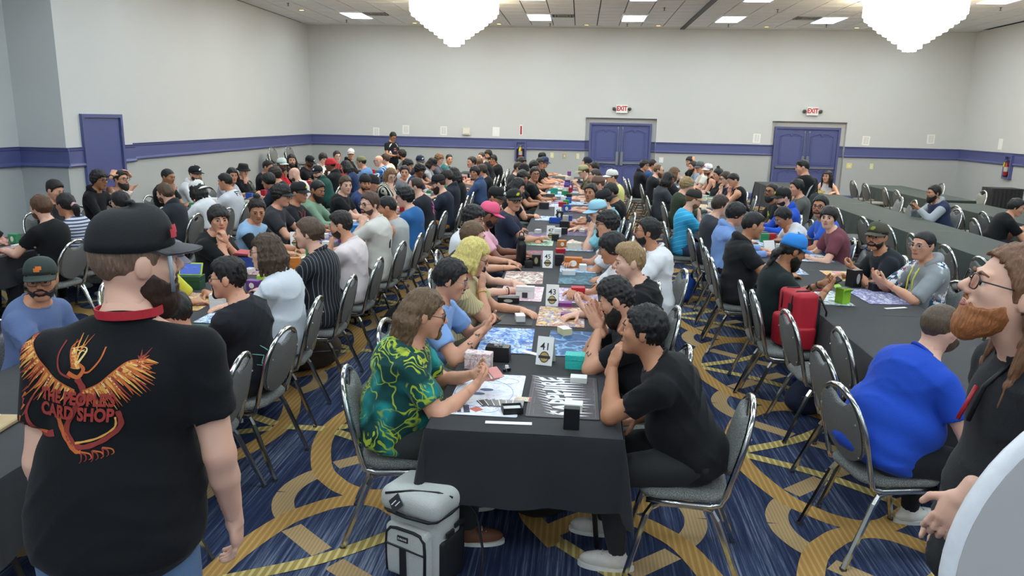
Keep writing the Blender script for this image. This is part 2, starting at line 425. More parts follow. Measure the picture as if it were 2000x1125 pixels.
# ---- doors
def ogee(x0, x1, z0, z1, dip=.06):
    xm = (x0+x1)/2; w = (x1-x0)/2; P = [(x0, z0), (x0, z1-dip*1.3)]
    for t in np.linspace(0, 1, 7): P.append((x0+w*t*.98, z1-dip*1.3+dip*1.3*math.sin(t*math.pi*.62)-(dip*.9 if t > .92 else 0)))
    Q = [(2*xm-x, z) for x, z in reversed(P[1:])]
    return P+Q+[(x1, z0)]
def door_leaf(parent, x0, x1, zt, y, hinge_right):
    lf = MB().box(((x0+x1)/2, y, zt/2), (x1-x0-.006, .045, zt-.01)).build('door_leaf', M_DOOR, parent)
    m = .12
    for z0, z1 in ((1.02, zt-.14), (.2, .84)):
        P = ogee(x0+m, x1-m, z0, z1)
        mb = MB().tube([(p[0], y-.026, p[1]) for p in P], .017, 6, closed=True)
        P2 = ogee(x0+m+.05, x1-m-.05, z0+.05, z1-.05, .05)
        mb.tube([(p[0], y-.024, p[1]) for p in P2], .007, 6, closed=True)
        mb.build('panel_moulding', M_DOOR, lf)
    e = x1-.07 if hinge_right else x0+.07
    MB().tube([(e, y-.045, 1.0), (e, y-.045, zt-.1)], .009, 6).box((e, y-.04, zt-.08), (.03, .04, .06)).build('latch_rod', STEEL, lf)
    MB().rbox((e, y-.05, 1.06), (.085, .06, .42), .012).build('latch_box', STEEL, lf)
    MB().rbox(((x0+x1)/2, y-.055, .92), (x1-x0-.06, .04, .055), .01).build('push_bar', STEEL, lf)
    return lf
def double_door(i, x0, x1, zt):
    y = YB+AL-.01
    root = structure(empty('door_%d' % i, ((x0+x1)/2, YB+AL, 0))); root['label'] = 'blue panelled double doors under the %s EXIT sign' % ('first' if i == 1 else 'second')
    off = Vector(root.location)
    fr = MB(); f = .065
    fr.box((x0+f/2, y-.03, zt/2), (f, .09, zt)).box((x1-f/2, y-.03, zt/2), (f, .09, zt)).box(((x0+x1)/2, y-.03, zt-f/2), (x1-x0-2*f, .09, f))
    fr.xform(Matrix.Translation(-off)); fr.build('door_frame', M_BLUE, root)
    xm = (x0+x1)/2
    g = []
    for a, b, h in ((x0+f, xm, True), (xm, x1-f, False)):
        lf = door_leaf(None, a-off.x, b-off.x, zt-f, y-off.y, h); lf.parent = root
double_door(1, .27, 2.17, 2.13); double_door(2, 5.85, 7.78, 2.13)
r3 = structure(empty('door_3', (-8.2, 12.53, 0)))
MB().box((.02, -.53, 1.06), (.06, .06, 2.12)).box((.02, .53, 1.06), (.06, .06, 2.12)).box((.02, 0, 2.09), (.06, 1.0, .06)).build('door_frame', M_BLUE, r3)
lf = MB().box((.0, -.0, 1.025), (.03, .98, 2.05)).build('door_leaf', M_DOOR, r3)
MB().tube([(.03, -.4, 1.0), (.09, -.4, 1.0), (.09, -.29, 1.0)], .011, 8).build('door_handle', STEEL, lf)
for z in (.3, 1.1, 1.8): MB().tube([(.035, .495, z-.05), (.035, .495, z+.05)], .009, 6).build('hinge', M_BLUE, lf)

# ---- ceiling
CE = MB().box(((XL+XR)/2-.3, (YF+YB)/2, ZC+.09), (XR-XL+1, YB-YF+.4, .12)).build('ceiling', plain('#55534e', .8, 0, .05, name='ceiling_grid'))
structure(CE)
M_TILE = wall_mat('#efede8', 'ceiling_tile'); TW, TL = .6325, .61
tile = MB().box((0, 0, 0), (TW-.026, TL-.03, .022)).mesh('tile', M_TILE)
pan_x = [-1.23+2.53*k for k in range(-2, 5)]; pan_y = [21.45-3.66*k for k in range(0, 9)]
far_tiles = MB(); n_t = 0
y = 21.45+.305+2*TL
vents = [(-5.67, 21.45), (-.60, 21.45), (5.72, 21.45), (8.27, 21.45)]
while y > YF:
    x = -1.23-TW*12
    while x < XR-.2:
        if x > XL-.2 and abs(x-2.87) > .02 or True:
            pan = any(abs(x-px) < .1 for px in pan_x) and any(abs(y-py) < .35 for py in pan_y)
            vent = any(abs(x-vx) < .33 and abs(y-vy) < .35 and vy-y > 0 for vx, vy in vents)
            if not pan and not vent and x > XL-.1:
                wx = x
                if y > 18.2:
                    o = link('tile', tile, None, CE); o.location = (wx, y, ZC+.011)
                    n_t += 1
                else: far_tiles.box((wx, y, ZC+.011), (TW-.014, TL-.014, .022))
        x += TW
    y -= TL
o = far_tiles.build('ceiling_tile_field', M_TILE, CE); o['kind'] = 'stuff'
o = MB().box((0, 0, 0), (XR-XL+.4, .42, .02)).build('tile_border', M_TILE, CE, loc=((XL+XR)/2, YB-.2, ZC+.013))
M_PAN = emit_mat('troffer_diffuser', (.80, .93, 1, 1), PANEL_STRENGTH); M_PFR = plain('#dedde0', .5, 0, .02)
pf = MB()
for a, b in (((-.305, 0), (.02, 1.21)), ((.305, 0), (.02, 1.21)), ((0, -.6), (.61, .02)), ((0, .6), (.61, .02))): pf.box((a[0], a[1], 0), (b[0], b[1], .03))
pfm = pf.mesh('light_frame', M_PFR); pdm = MB().box((0, 0, 0), (.59, 1.18, .012)).mesh('diffuser', M_PAN)
WORDS = ['first', 'second', 'third', 'fourth', 'fifth', 'sixth', 'seventh', 'eighth', 'ninth']
for j, py in enumerate(pan_y):
    for i, px in enumerate(pan_x):
        if px > XR-.4 : continue
        e = empty('ceiling_light', (px, py, ZC-.004))
        setp(e, 'white ceiling panel light, %s from the left in the %s row from the far wall' % (WORDS[i], WORDS[j]), 'ceiling light', 'fluorescent panels in the ceiling')
        link('light_frame', pfm, None, e); link('diffuser', pdm, None, e).location = (0, 0, .006)
for i, (vx, vy) in enumerate(vents):
    e = empty('air_vent', (vx, vy-.305, ZC))
    setp(e, 'square grey ceiling air vent, %s from the left' % WORDS[i], 'air vent', 'ceiling vents')
    MB().box((0, 0, .015), (.58, .58, .01)).build('backing', plain('#3a3936', .7), e)
    for k in range(3):
        s = .56-.16*k; mb = MB()
        mb.box((0, s/2, 0), (s, .03, .02)).box((0, -s/2, 0), (s, .03, .02)).box((s/2, 0, 0), (.03, s, .02)).box((-s/2, 0, 0), (.03, s, .02)); mb.build('louvre', plain('#8b8983', .5), e)
M_DL = emit_mat('downlight_lamp', (1, .72, .25, 1), 4.0)
for i, px in enumerate((-7.5, -5.0, -2.5, .05, 2.1, 5.14, 7.61, 10.04)):
    e = empty('recessed_downlight', (px, 23.0 if i else 20.5, ZC))
    setp(e, 'small warm recessed ceiling downlight, %s from the left' % WORDS[i], 'downlight', 'recessed downlights along the far wall')
    MB().lathe([(.07, .0), (.1, -.004), (.1, -.01), (.07, -.012)], n=18, cap=False).build('rim', plain('#d8cda8', .4), e)
    MB().lathe([(.001, -.006), (.07, -.006), (.07, .01), (.001, .01)], n=18).build('lamp', M_DL, e)
for i, (px, py) in enumerate(((-7.4, 19.3), (-6.9, 22.5), (-1.0, 22.85), (1.9, 19.5), (1.2, 22.7), (4.0, 22.6), (6.6, 22.4), (4.6, 19.6), (9.4, 19.0))):
    e = empty('sprinkler', (px, py, ZC)); setp(e, 'tiny ceiling sprinkler head, %s from the left' % WORDS[i], 'sprinkler', 'ceiling sprinklers')
    MB().lathe([(.03, 0), (.03, -.01), (.01, -.015), (.01, -.06), (.028, -.065), (.028, -.07)], n=10).build('head', plain('#5a5854', .4, .6), e)
t = MB().box((0, 0, 0), (.13, YB-YF-.1, .03)).box((-.035, 0, -.012), (.012, YB-YF-.1, .02)).box((.035, 0, -.012), (.012, YB-YF-.1, .02)).build('partition_track', plain('#4a4946', .5, .3), None, loc=(2.87, (YB+YF)/2, ZC-.006))
structure(t)

# ---- chandeliers
M_CR = emit_mat('lit_crystal', (1, .84, .6, 1), CHANDELIER_STRENGTH); M_BRASS = plain('#b08d4a', .3, .9)
def chandelier(cx_, cy_, label):
    e = empty('chandelier', (cx_, cy_, ZC)); setp(e, label, 'chandelier', 'tiered crystal chandeliers')
    MB().lathe([(.22, 0), (.24, -.03), (.2, -.06), (.05, -.08), (.05, -.2), (.3, -.22), (.3, -.24), (.02, -.26)], n=24).build('canopy', M_BRASS, e)
    tiers = [(.99, -.12, .26), (.95, -.24, .23), (.85, -.36, .19), (.75, -.46, .17), (.66, -.54, .17), (.55, -.62, .16), (.44, -.7, .16), (.35, -.78, .15), (.22, -.86, .19), (.12, -.95, .16)]
    for r, zt, h in tiers:
        n = max(14, int(2*math.pi*r/.085)); mb = MB()
        for k in range(n):
            a = 2*math.pi*k/n; c = (r*math.cos(a), r*math.sin(a), zt-h/2-.006*(k % 2))
            mb.box(c, (.03, .075, h), rz=a)
        o = mb.build('crystal_tier', M_CR, e); o['kind'] = 'stuff'
chandelier(-2.95, 17.75, 'large glowing tiered crystal chandelier over the left tables')
chandelier(6.95, 17.55, 'large glowing tiered crystal chandelier on the right of the ceiling')

# ---- things on the walls
def exit_sign(x, z, label):
    e = empty('exit_sign', (x, YB, z)); setp(e, label, 'exit sign', 'illuminated exit signs')
    MB().rbox((0, -.04, 0), (.34, .07, .24), .01).build('housing', plain('#f1efe9', .4, 0, .02), e)
    mt = plain('#c4202c', .4, 0, 0)
    lettering('letters', 'EXIT', .19, mt, Matrix.Translation((0, -.077, .01)) @ Matrix.Rotation(math.pi/2, 4, 'X'), e, bold=.007, sx=.8)
    for s in (-1, 1):
        MB().tube([(s*.17, -.04, 0), (s*.2, -.05, 0)], .012, 8).lathe([(.02, -.05), (.05, -.02), (.05, .03), (.02, .05)], c=(s*.235, -.06, 0), n=12).build('lamp_head', plain('#4c4842', .4), e)
exit_sign(1.22, 2.55, 'white EXIT sign with red letters above the left double doors')
exit_sign(6.85, 2.59, 'white EXIT sign with red letters above the right double doors')
def wall_paper(x, z, w, h, label, tilt=0, back=True, lines=True):
    e = empty('wall_notice', (x, YB if back else 21.6, z) if back else (XR, x, z), 0 if back else math.pi/2*-1 + math.pi)
    setp(e, label, 'paper', 'paper notices on the walls')
    M = Matrix.Rotation(tilt, 4, 'Y')
    MB().box((0, -.006, 0), (w, .004, h)).xform(M).build('sheet', PAPER, e)
    if lines:
        mb = MB()
        for k in range(9): mb.box((-.03, -.009, h*.36-k*h*.085), (w*.3, .001, h*.02)).box((w*.2, -.009, h*.36-k*h*.085), (w*.25, .001, h*.02))
        mb.xform(M).build('printed_lines', plain('#8a8a88', .8), e)['kind'] = 'stuff'
for i, (x, z, w, h) in enumerate(((-6.42, 1.70, .2, .27), (-5.47, 1.79, .21, .27), (-4.27, 1.78, .21, .27), (-2.62, 1.79, .22, .28))):
    wall_paper(x, z, w, h, 'white paper notice on the far wall, %s from the left' % WORDS[i], [.03, .02, 0, .03][i], lines=i < 3)
for i, (x, z) in enumerate(((5.31, 1.77), (8.5, 1.77), (10.35, 1.86))):
    wall_paper(x, z, .22, .27, 'white paper notice ' + ['left of the right double doors', 'right of the right double doors', 'near the far right corner'][i], [.03, .05, -.04][i])
e = empty('wall_notice', (XR, 21.6, 1.8)); setp(e, 'narrow white paper notice on the right wall', 'paper', 'paper notices on the walls')
MB().box((-.006, 0, 0), (.004, .2, .29)).build('sheet', PAPER, e)
e = empty('wall_speaker', (-3.55, YB, 1.78)); setp(e, 'small cream speaker box on the far wall', 'wall box')
MB().rbox((0, -.04, 0), (.24, .08, .22), .012).build('case', plain('#dcd8c8', .5), e); MB().rbox((0, -.085, .01), (.19, .012, .16), .01).build('grille', plain('#e8e5d8', .6), e)
e = empty('extinguisher_sign', (-1.84, YB, 1.86)); setp(e, 'narrow red and white extinguisher sign above the cabinet', 'sign')
MB().box((0, -.005, 0), (.1, .006, .32)).build('plate', plain('#e9e4e2', .4), e)
MB().box((0, -.01, .01), (.05, .003, .22)).add([(-.04, -.0105, -.1), (.04, -.0105, -.1), (0, -.0105, -.15)], [(0, 1, 2)]).build('red_arrow', plain('#b01f2c', .4), e)
def cabinet(x, y, z, rz, label):
    e = empty('extinguisher_cabinet', (x, y, z), rz); setp(e, label, 'cabinet', 'extinguisher cabinets')
    mb = MB().box((-.15, -.03, 0), (.05, .1, .62)).box((.15, -.03, 0), (.05, .1, .62)).box((0, -.03, .285), (.25, .1, .05)).box((0, -.03, -.285), (.25, .1, .05)); mb.build('cabinet_frame', M_BLUE, e)
    MB().box((0, -.005, 0), (.26, .01, .53)).build('recess', plain('#1a1a1e', .5), e)
    x_ = empty('fire_extinguisher', (x, y, z), rz); setp(x_, 'red fire extinguisher inside the ' + label.split(' ', 1)[1], 'fire extinguisher', 'fire extinguishers')
    MB().lathe([(.02, -.24), (.055, -.235), (.06, -.2), (.06, .05), (.045, .09), (.02, .11), (.02, .13)], c=(0, -.075, 0), n=16).build('cylinder', plain('#8f1f26', .3), x_, True)
    MB().lathe([(.061, -.12), (.061, .0)], c=(0, -.075, 0), n=16, cap=False).build('label_band', plain('#b7b4a8', .5), x_, True)
    MB().box((0, -.08, .15), (.03, .09, .03)).tube([(0, -.1, .16), (.05, -.1, .19)], .008, 6).build('lever', STEEL, x_)
    MB().box((-.01, -.14, .06), (.06, .004, .12), tilt=('Y', .3)).build('tag', plain('#d9d822', .5), x_)
cabinet(-1.84, YB, 1.22, 0, 'blue wall cabinet below the narrow red sign')
cabinet(XR, 21.0, 1.23, -math.pi/2, 'blue wall cabinet on the right wall')
for i, (x, z, w, c, lb) in enumerate(((-1.0+1.05-.75, 1.11, .11, '#e4dfb0', 'cream light switch nearest the extinguisher cabinet'), (-.47+.0, 1.1, .12, '#b9a98a', 'brass wall plate between two cream switches'), (-.08+.02, 1.1, .09, '#e4dfb0', 'cream light switch beside the left doors'), (2.5, 1.05, .13, '#eceaea', 'white wall plate right of the left doors'), (8.1, 1.02, .16, '#e6dc9c', 'wide cream switch plate right of the right doors'), (8.75, 1.02, .1, '#e4dfb0', 'narrow cream switch plate right of the right doors'))):
    if i == 0: x = -.86
    e = empty('switch_plate', (x, YB, z)); setp(e, lb, 'switch', 'wall plates and switches')
    MB().rbox((0, -.006, 0), (w, .012, .16), .005).build('plate', plain(c, .5), e); MB().box((0, -.016, 0), (.025, .012, .05)).build('toggle', plain('#f3efe0', .5), e)
# ------------------------------------------------------------------ chairs
M_FAB = chair_fabric(); M_SHELL = plain('#6a6966', .8, 0, .5, 200, .15, name='chair_shell'); M_FOOT = plain('#3b3a38', .6)
def back_y(z): return -.19-(z-.45)*.25
def chair_meshes():
    m = {}
    def rr(w, d, r, z, n=5):
        out = []
        for cx_, cy_, a0 in ((w-r, d-r, 0), (-w+r, d-r, 90), (-w+r, -d+r, 180), (w-r, -d+r, 270)):
            for i in range(n+1):
                a = math.radians(a0+90*i/n); out.append((cx_+r*math.cos(a), cy_+r*math.sin(a), z))
        return out
    mb = MB(); rings = [rr(.185, .19, .09, .425), rr(.205, .21, .1, .435), rr(.21, .215, .1, .455), rr(.195, .2, .09, .475), rr(.12, .12, .06, .484)]
    n = len(rings[0]); V = [(p[0]*(1+.06*p[1]/.2), p[1], p[2]) for r in rings for p in r]
    F = [tuple(reversed(range(n))), tuple(range(4*n, 5*n))]+[(k*n+i, k*n+(i+1) % n, (k+1)*n+(i+1) % n, (k+1)*n+i) for k in range(4) for i in range(n)]
    m['seat'] = mb.add(V, F).mesh('seat', M_FAB, True)
    hoop = [(-.19, .17, .413), (-.195, 0, .413), (-.195, -.13, .414), (-.198, -.18, .428), (-.2, back_y(.48), .48)]
    hoop += [(-.205, back_y(.66), .66)]
    for k in range(1, 12):
        t = math.pi*k/12; x, z = -.205*math.cos(t), .66+.245*math.sin(t)**.9; hoop.append((x, back_y(z), z))
    hoop += [(-x, y, z) for x, y, z in reversed(hoop[:6])]
    m['hoop'] = MB().tube(hoop, .0155, 6).mesh('back_frame', CHROME, True)
    out = []
    for k in range(0, 9):                    # right side going up from the bottom centre
        t = math.pi/2*k/8; out.append((.178*math.sin(t), .66-.15*math.cos(t)))
    out += [(.183, .72), (.175, .77), (.158, .815), (.135, .845), (.112, .855), (.09, .845), (.06, .822), (.03, .812)]
    ol = out+[(0, .81)]+[(-x, z) for x, z in reversed(out[1:])]
    def pad(th, off, ins, name, mat, bulge):
        cz = .67; k = len(ol); nrm = Vector((0, 1, .25)).normalized(); V = []
        def pt(x, z, d): return Vector((x, back_y(z), z))+nrm*d
        for sc, d in ((.97, off), (1.0-ins, off+th*.3), (1.0-ins, off+th*.6), (.93, off+th+bulge*.3), (.6, off+th+bulge)):
            V += [pt(x*sc, cz+(z-cz)*sc, d) for x, z in ol]
        V.append(pt(0, cz, off+th+bulge)); F = [tuple(range(k))]
        for j in range(4): F += [(j*k+i, (j+1)*k+i, (j+1)*k+(i+1) % k, j*k+(i+1) % k) for i in range(k)]
        F += [(4*k+i, 5*k, 4*k+(i+1) % k) for i in range(k)]
        return MB().add(V, F).mesh(name, mat, True)
    m['pad'] = pad(.026, -.006, 0, 'backrest', M_FAB, .008)
    m['shell'] = pad(.004, -.017, .01, 'back_shell', M_SHELL, .001)
    for nm, s, sy in (('fl', -1, 1), ('fr', 1, 1), ('rl', -1, -1), ('rr', 1, -1)):
        P = [(s*.185, 0, .40), (s*.188, sy*.1-.0, .40), (s*.192, sy*.14, .385), (s*.2, sy*.165, .345), (s*.225, sy*(.25 if sy > 0 else .30), .012)]
        m[nm] = MB().tube(P, .0155, 6).box((P[-1][0], P[-1][1], .008), (.026, .026, .016), mi=1).mesh('leg', [CHROME, M_FOOT])
    rv = MB()
    m['rivet'] = MB().lathe([(.006, 0), (.005, .003), (.001, .004)], n=8).mesh('rivet', STEEL)
    return m
CM = chair_meshes()
def chair(x, y, head, label, near=False, z=0):
    """head: compass heading the sitter faces (0 = +Y, 90 = +X)"""
    e = empty('banquet_chair', (x, y, z), -math.radians(head)); setp(e, label, 'chair', 'grey upholstered banquet chairs')
    link('seat', CM['seat'], None, e); link('back_frame', CM['hoop'], None, e)
    bp = link('backrest', CM['pad'], None, e); sh = link('back_shell', CM['shell'], None, e)
    for k in ('fl', 'fr', 'rl', 'rr'): link('leg', CM[k], None, e)
    if near:
        for rx, rz_ in ((-.15, .58), (.15, .58), (-.16, .76), (.16, .76)):
            r = link('rivet', CM['rivet'], None, sh); r.location = (rx, back_y(rz_)-.024, rz_-.005); r.rotation_euler = (math.pi/2, 0, 0)
    return e

# ------------------------------------------------------------------ tables and cloths
def cloth_table_mat(hexc):
    m, nt, b = nmat('table_cloth'); c = lin(hexc); o = coord(nt)
    w = noise(nt, o, 350, 2); f = noise(nt, coord(nt, scale=(1, 1, 1)), 3, 3)
    L(nt, mixc(nt, w, shade(c, .75), shade(c, 1.35)), b.inputs['Base Color']); b.inputs['Roughness'].default_value = .82
    b.inputs['Sheen Weight'].default_value = .12; b.inputs['Sheen Roughness'].default_value = .4; bump(nt, b, mixc(nt, .25, f, w), .35, .02); return m
M_CLB = cloth_table_mat('#212226'); M_CLG = cloth_table_mat('#25332d'); M_LEG = plain('#2e2a27', .45, .2, .1)
M_TOP = plain('#8a8178', .6)
def cloth_mesh(w, l, hang, near, far, seed):
    rnd = random.Random(seed); hw, hl = w/2+.006, l/2
    path = []
    def side(a, b, n, k):
        for i in range(k+1):
            t = i/k; path.append((a[0]+(b[0]-a[0])*t, a[1]+(b[1]-a[1])*t, n[0], n[1], 0.0))
    def corner(cx_, cy_, a0):
        for i in range(1, 6):
            a = math.radians(a0+90*i/6); path.append((cx_, cy_, math.cos(a), math.sin(a), math.sin(math.pi*i/6)))
    side((-hw, hl), (-hw, -hl), (-1, 0), 34)
    if near: corner(-hw, -hl, 180); side((-hw, -hl), (hw, -hl), (0, -1), 30); corner(hw, -hl, 270)
    nn = len(path)
    side((hw, -hl), (hw, hl), (1, 0), 34)
    if far: corner(hw, hl, 0); side((hw, hl), (-hw, hl), (0, 1), 14); corner(-hw, hl, 90)
    ph = rnd.random()*6; s = 0; V = []; F = []; R = 9; n = len(path); prev = path[0]
    for i, (x, y, nx, ny, c) in enumerate(path):
        s += math.hypot(x-prev[0], y-prev[1])+(.06 if c else 0); prev = path[i]
        w1 = (abs(math.sin(s*5.5+ph))**.6*1.6-1)*.55+math.sin(s*17+ph*2.1)*.22+math.sin(s*5.3+ph*.7)*.4
        h = hang*(1+.22*c)+.008*w1
        for k in range(R):
            v = k/(R-1); out = .004+.026*w1*v**1.3+(.07*c)*v+.028*v
            zz = TZ+.004-(v**1.15)*h if k else TZ+.004
            if k == 1: zz = TZ-.008; out = .008
            V.append((x+nx*out, y+ny*out, zz))
    brk = set() if near else {nn-1}
    if not far: brk.add(n-1)
    for i in range(n):
        if i in brk: continue
        j = (i+1) % n
        for k in range(R-1): F.append((i*R+k, i*R+k+1, j*R+k+1, j*R+k))
    o = len(V); g = 24
    for a in range(9):
        for b in range(g+1):
            x = -hw+2*hw*a/8; y = -hl+2*hl*b/g; V.append((x, y, TZ+.004+.0015*math.sin(x*9+ph)*math.sin(y*6+ph)))
    for a in range(8):
        for b in range(g): F.append((o+a*(g+1)+b, o+(a+1)*(g+1)+b, o+(a+1)*(g+1)+b+1, o+a*(g+1)+b+1))
    return MB().add(V, F)
TM = {}
def table_parts():
    TM['top'] = MB().rbox((0, 0, TZ-.016), (.9, 1.80, .03), .03).mesh('table_top', M_TOP)
    for sy in (-1, 1):
        for sx in (-1, 1):
            y = sy*.62
            P = [(sx*.16, y, .71), (sx*.24, y, .6), (sx*.3, y, .4), (sx*.36, y, .2), (sx*.38, y, .012)]
            TM[(sx, sy)] = MB().tube(P, .014, 8).mesh('leg', M_LEG, True)
        TM[('bar', sy)] = MB().tube([(-.29, sy*.62, .42), (.29, sy*.62, .42)], .01, 8).tube([(-.16, sy*.62, .7), (.16, sy*.62, .7)], .012, 8).mesh('cross_bar', M_LEG, True)
table_parts()
ORD = ['first', 'second', 'third', 'fourth', 'fifth', 'sixth', 'seventh', 'eighth', 'ninth', 'tenth', 'eleventh']
CLC = {}
def table_row(rowname, xc, y0, n, mat, hang=.33, slope=0.0, seed=1, jitter=0.0):
    for i in range(n):
        y = y0+1.83*(i+.5); x = (xc(y) if callable(xc) else xc)+jitter*math.sin(i*2.3+seed); rz = -math.atan(slope)
        e = empty('folding_table', (x, y, 0), rz)
        setp(e, 'folding table, %s from the near end of the %s' % (ORD[i], rowname), 'table', 'folding tables in long rows')
        link('table_top', TM['top'], None, e)
        for sy in (-1, 1):
            for sx in (-1, 1): link('leg', TM[(sx, sy)], None, e)
            link('cross_bar', TM[('bar', sy)], None, e)
        key = (i == 0, i == n-1, (i+seed) % 3, mat.name, hang)
        if key not in CLC: CLC[key] = cloth_mesh(.914, 1.83, hang, i == 0, i == n-1, seed+i).mesh('tablecloth', mat, True)
        c = link('tablecloth', CLC[key], None, None); c.location = (x, y, .0006*(i % 2)); c.rotation_euler = (0, 0, rz)
        setp(c, '%s tablecloth, %s from the near end of the %s' % ('dark green' if mat is M_CLG else 'black', ORD[i], rowname), 'tablecloth', 'tablecloths on the long rows')
ROWX = {'L2': lambda y: -6.0+(y-8)*.08, 'L1': lambda y: -2.7, 'C': lambda y: -.21, 'R1': lambda y: 2.37, 'R2': lambda y: 5.08, 'R3': lambda y: 7.5}
ROWN = {'L2': 'leftmost row', 'L1': 'row left of centre', 'C': 'centre row', 'R1': 'row right of centre', 'R2': 'empty green row', 'R3': 'rightmost row'}
table_row('centre row', -.21, 3.27, 9, M_CLB, .36, seed=1)
table_row('row left of centre', -2.7, 2.42, 10, M_CLB, .34, seed=2)
table_row('leftmost row', ROWX['L2'], 5.5, 8, M_CLB, .3, .08, seed=3)
table_row('row right of centre', 2.37, 4.07, 9, M_CLB, .34, seed=4)
table_row('empty green row', 5.08, 5.7, 6, M_CLG, .36, seed=5)
table_row('lone table before the right doors', 4.95, 18.0, 1, M_CLB, .5, seed=9)
table_row('rightmost row', 7.4, 8.2, 4, M_CLG, .45, seed=6)
table_row('far right end row', 7.6, 16.1, 2, M_CLG, .5, seed=7)
# skirted side table by the right wall
e = empty('side_table', (10.45, 19.7, 0)); setp(e, 'small square table skirted in pleated black cloth by the right wall', 'table')
MB().rbox((0, 0, .75), (.7, .5, .03), .02).build('table_top', M_TOP, e)
V = []; F = []; n = 120
for i in range(n):
    a = i/n*4; k = int(a); t = a-k; P = [((-.36+.72*t), -.26), (.36, -.26+.52*t), (.36-.72*t, .26), (-.36, .26-.52*t)][k]
    q = 1+.06*math.sin(i*1.57)
    for z, fl_ in ((.775, 1.0), (.6, 1+.03*math.sin(i*1.57)), (.03, 1.05*q)): V.append((P[0]*fl_, P[1]*fl_, z))
for i in range(n):
    j = (i+1) % n
    for k in range(2): F.append((i*3+k, j*3+k, j*3+k+1, i*3+k+1))
MB().add(V, F).add([(-.36, -.26, .775), (.36, -.26, .775), (.36, .26, .775), (-.36, .26, .775)], [(0, 1, 2, 3)]).build('pleated_skirt', M_CLB, e, True)
# ------------------------------------------------------------------ implicit-surface bodies
BIG = .12
class Field:
    def __init__(s, prims, h, pad=.03):
        lo = np.min([p[1] for p in prims], 0)-pad; hi = np.max([p[2] for p in prims], 0)+pad
        s.h = h; s.lo = lo; n = np.maximum(4, np.ceil((hi-lo)/h).astype(int)+1); s.n = n
        s.ax = [lo[i]+h*np.arange(n[i]) for i in range(3)]; s.F = np.full(n, BIG, np.float32)
    def win(s, lo, hi, pad):
        a = np.maximum(0, np.floor((lo-pad-s.lo)/s.h).astype(int)); b = np.minimum(s.n, np.ceil((hi+pad-s.lo)/s.h).astype(int)+1)
        if np.any(b <= a): return None
        sl = tuple(slice(a[i], b[i]) for i in range(3))
        return sl, s.ax[0][sl[0]][:, None, None], s.ax[1][sl[1]][None, :, None], s.ax[2][sl[2]][None, None, :]
    def add(s, p, k=.03):
        w = s.win(p[1], p[2], k+2.2*s.h)
        if w is None: return
        sl, X, Y, Z = w; d = p[0](X, Y, Z).astype(np.float32); f = s.F[sl]
        if k > 0:
            hh = np.clip(.5+.5*(f-d)/k, 0, 1); s.F[sl] = np.minimum(f*(1-hh)+d*hh-k*hh*(1-hh), BIG)
        else: s.F[sl] = np.minimum(f, d)
    def sub(s, p, k=.01):
        w = s.win(p[1], p[2], k+2.2*s.h)
        if w is None: return
        sl, X, Y, Z = w; d = -p[0](X, Y, Z).astype(np.float32); f = s.F[sl]
        hh = np.clip(.5-.5*(f-d)/k, 0, 1); s.F[sl] = f*(1-hh)+d*hh+k*hh*(1-hh)
    def func(s, fn):
        X, Y, Z = s.ax[0][:, None, None], s.ax[1][None, :, None], s.ax[2][None, None, :]
        s.F = fn(s.F, X, Y, Z).astype(np.float32)
    def mesh(s):
        return surfnets(s.F, s.lo, s.h)
COFF = np.array([[i, j, k] for i in (0, 1) for j in (0, 1) for k in (0, 1)])
EDG = [(a, b) for a in range(8) for b in range(a+1, 8) if np.abs(COFF[a]-COFF[b]).sum() == 1]
def surfnets(F, lo, h):
    S = F < 0; nx, ny, nz = F.shape
    cnt = np.zeros((nx-1, ny-1, nz-1), np.int8)
    for i, j, k in COFF: cnt += S[i:nx-1+i, j:ny-1+j, k:nz-1+k]
    mask = (cnt > 0) & (cnt < 8); idx = np.argwhere(mask)
    if len(idx) == 0: return np.zeros((0, 3)), np.zeros((0, 4), int)
    vals = np.stack([F[idx[:, 0]+i, idx[:, 1]+j, idx[:, 2]+k] for i, j, k in COFF], 1)
    acc = np.zeros((len(idx), 3)); c = np.zeros(len(idx))
    for a, b in EDG:
        va, vb = vals[:, a], vals[:, b]; x = (va < 0) != (vb < 0)
        t = np.where(x, va/np.where(x, va-vb, 1), 0)
        acc += np.where(x[:, None], COFF[a]+t[:, None]*(COFF[b]-COFF[a]), 0); c += x
    V = lo+h*(idx+acc/c[:, None])
    ids = np.full(mask.shape, -1, np.int64); ids[mask] = np.arange(len(idx))
    Q = []
    for ax in range(3):
        A = np.moveaxis(S, ax, 0); I = np.moveaxis(ids, ax, 0)
        d = (A[:-1] != A[1:])[:, 1:-1, 1:-1]; e = np.argwhere(d)
        if len(e) == 0: continue
        i, j, k = e[:, 0], e[:, 1]+1, e[:, 2]+1
        q = np.stack([I[i, j-1, k-1], I[i, j, k-1], I[i, j, k], I[i, j-1, k]], 1)
        ins = A[i, j, k]
        if ax == 1: ins = ~ins
        q[~ins] = q[~ins][:, ::-1]; Q.append(q)
    Q = np.concatenate(Q); Q = Q[(Q >= 0).all(1)]
    return V, Q
def v3(*a): return np.array(a, float)
def nrm(v): v = np.asarray(v, float); return v/(np.linalg.norm(v)+1e-9)
def cap(a, b, ra, rb):
    a = np.asarray(a, float); b = np.asarray(b, float); ab = b-a; L2 = max(1e-9, ab@ab)
    def f(X, Y, Z):
        px, py, pz = X-a[0], Y-a[1], Z-a[2]
        t = np.clip((px*ab[0]+py*ab[1]+pz*ab[2])/L2, 0, 1)
        return np.sqrt((px-t*ab[0])**2+(py-t*ab[1])**2+(pz-t*ab[2])**2)-(ra+(rb-ra)*t)
    return (f, np.minimum(a-ra, b-rb), np.maximum(a+ra, b+rb))
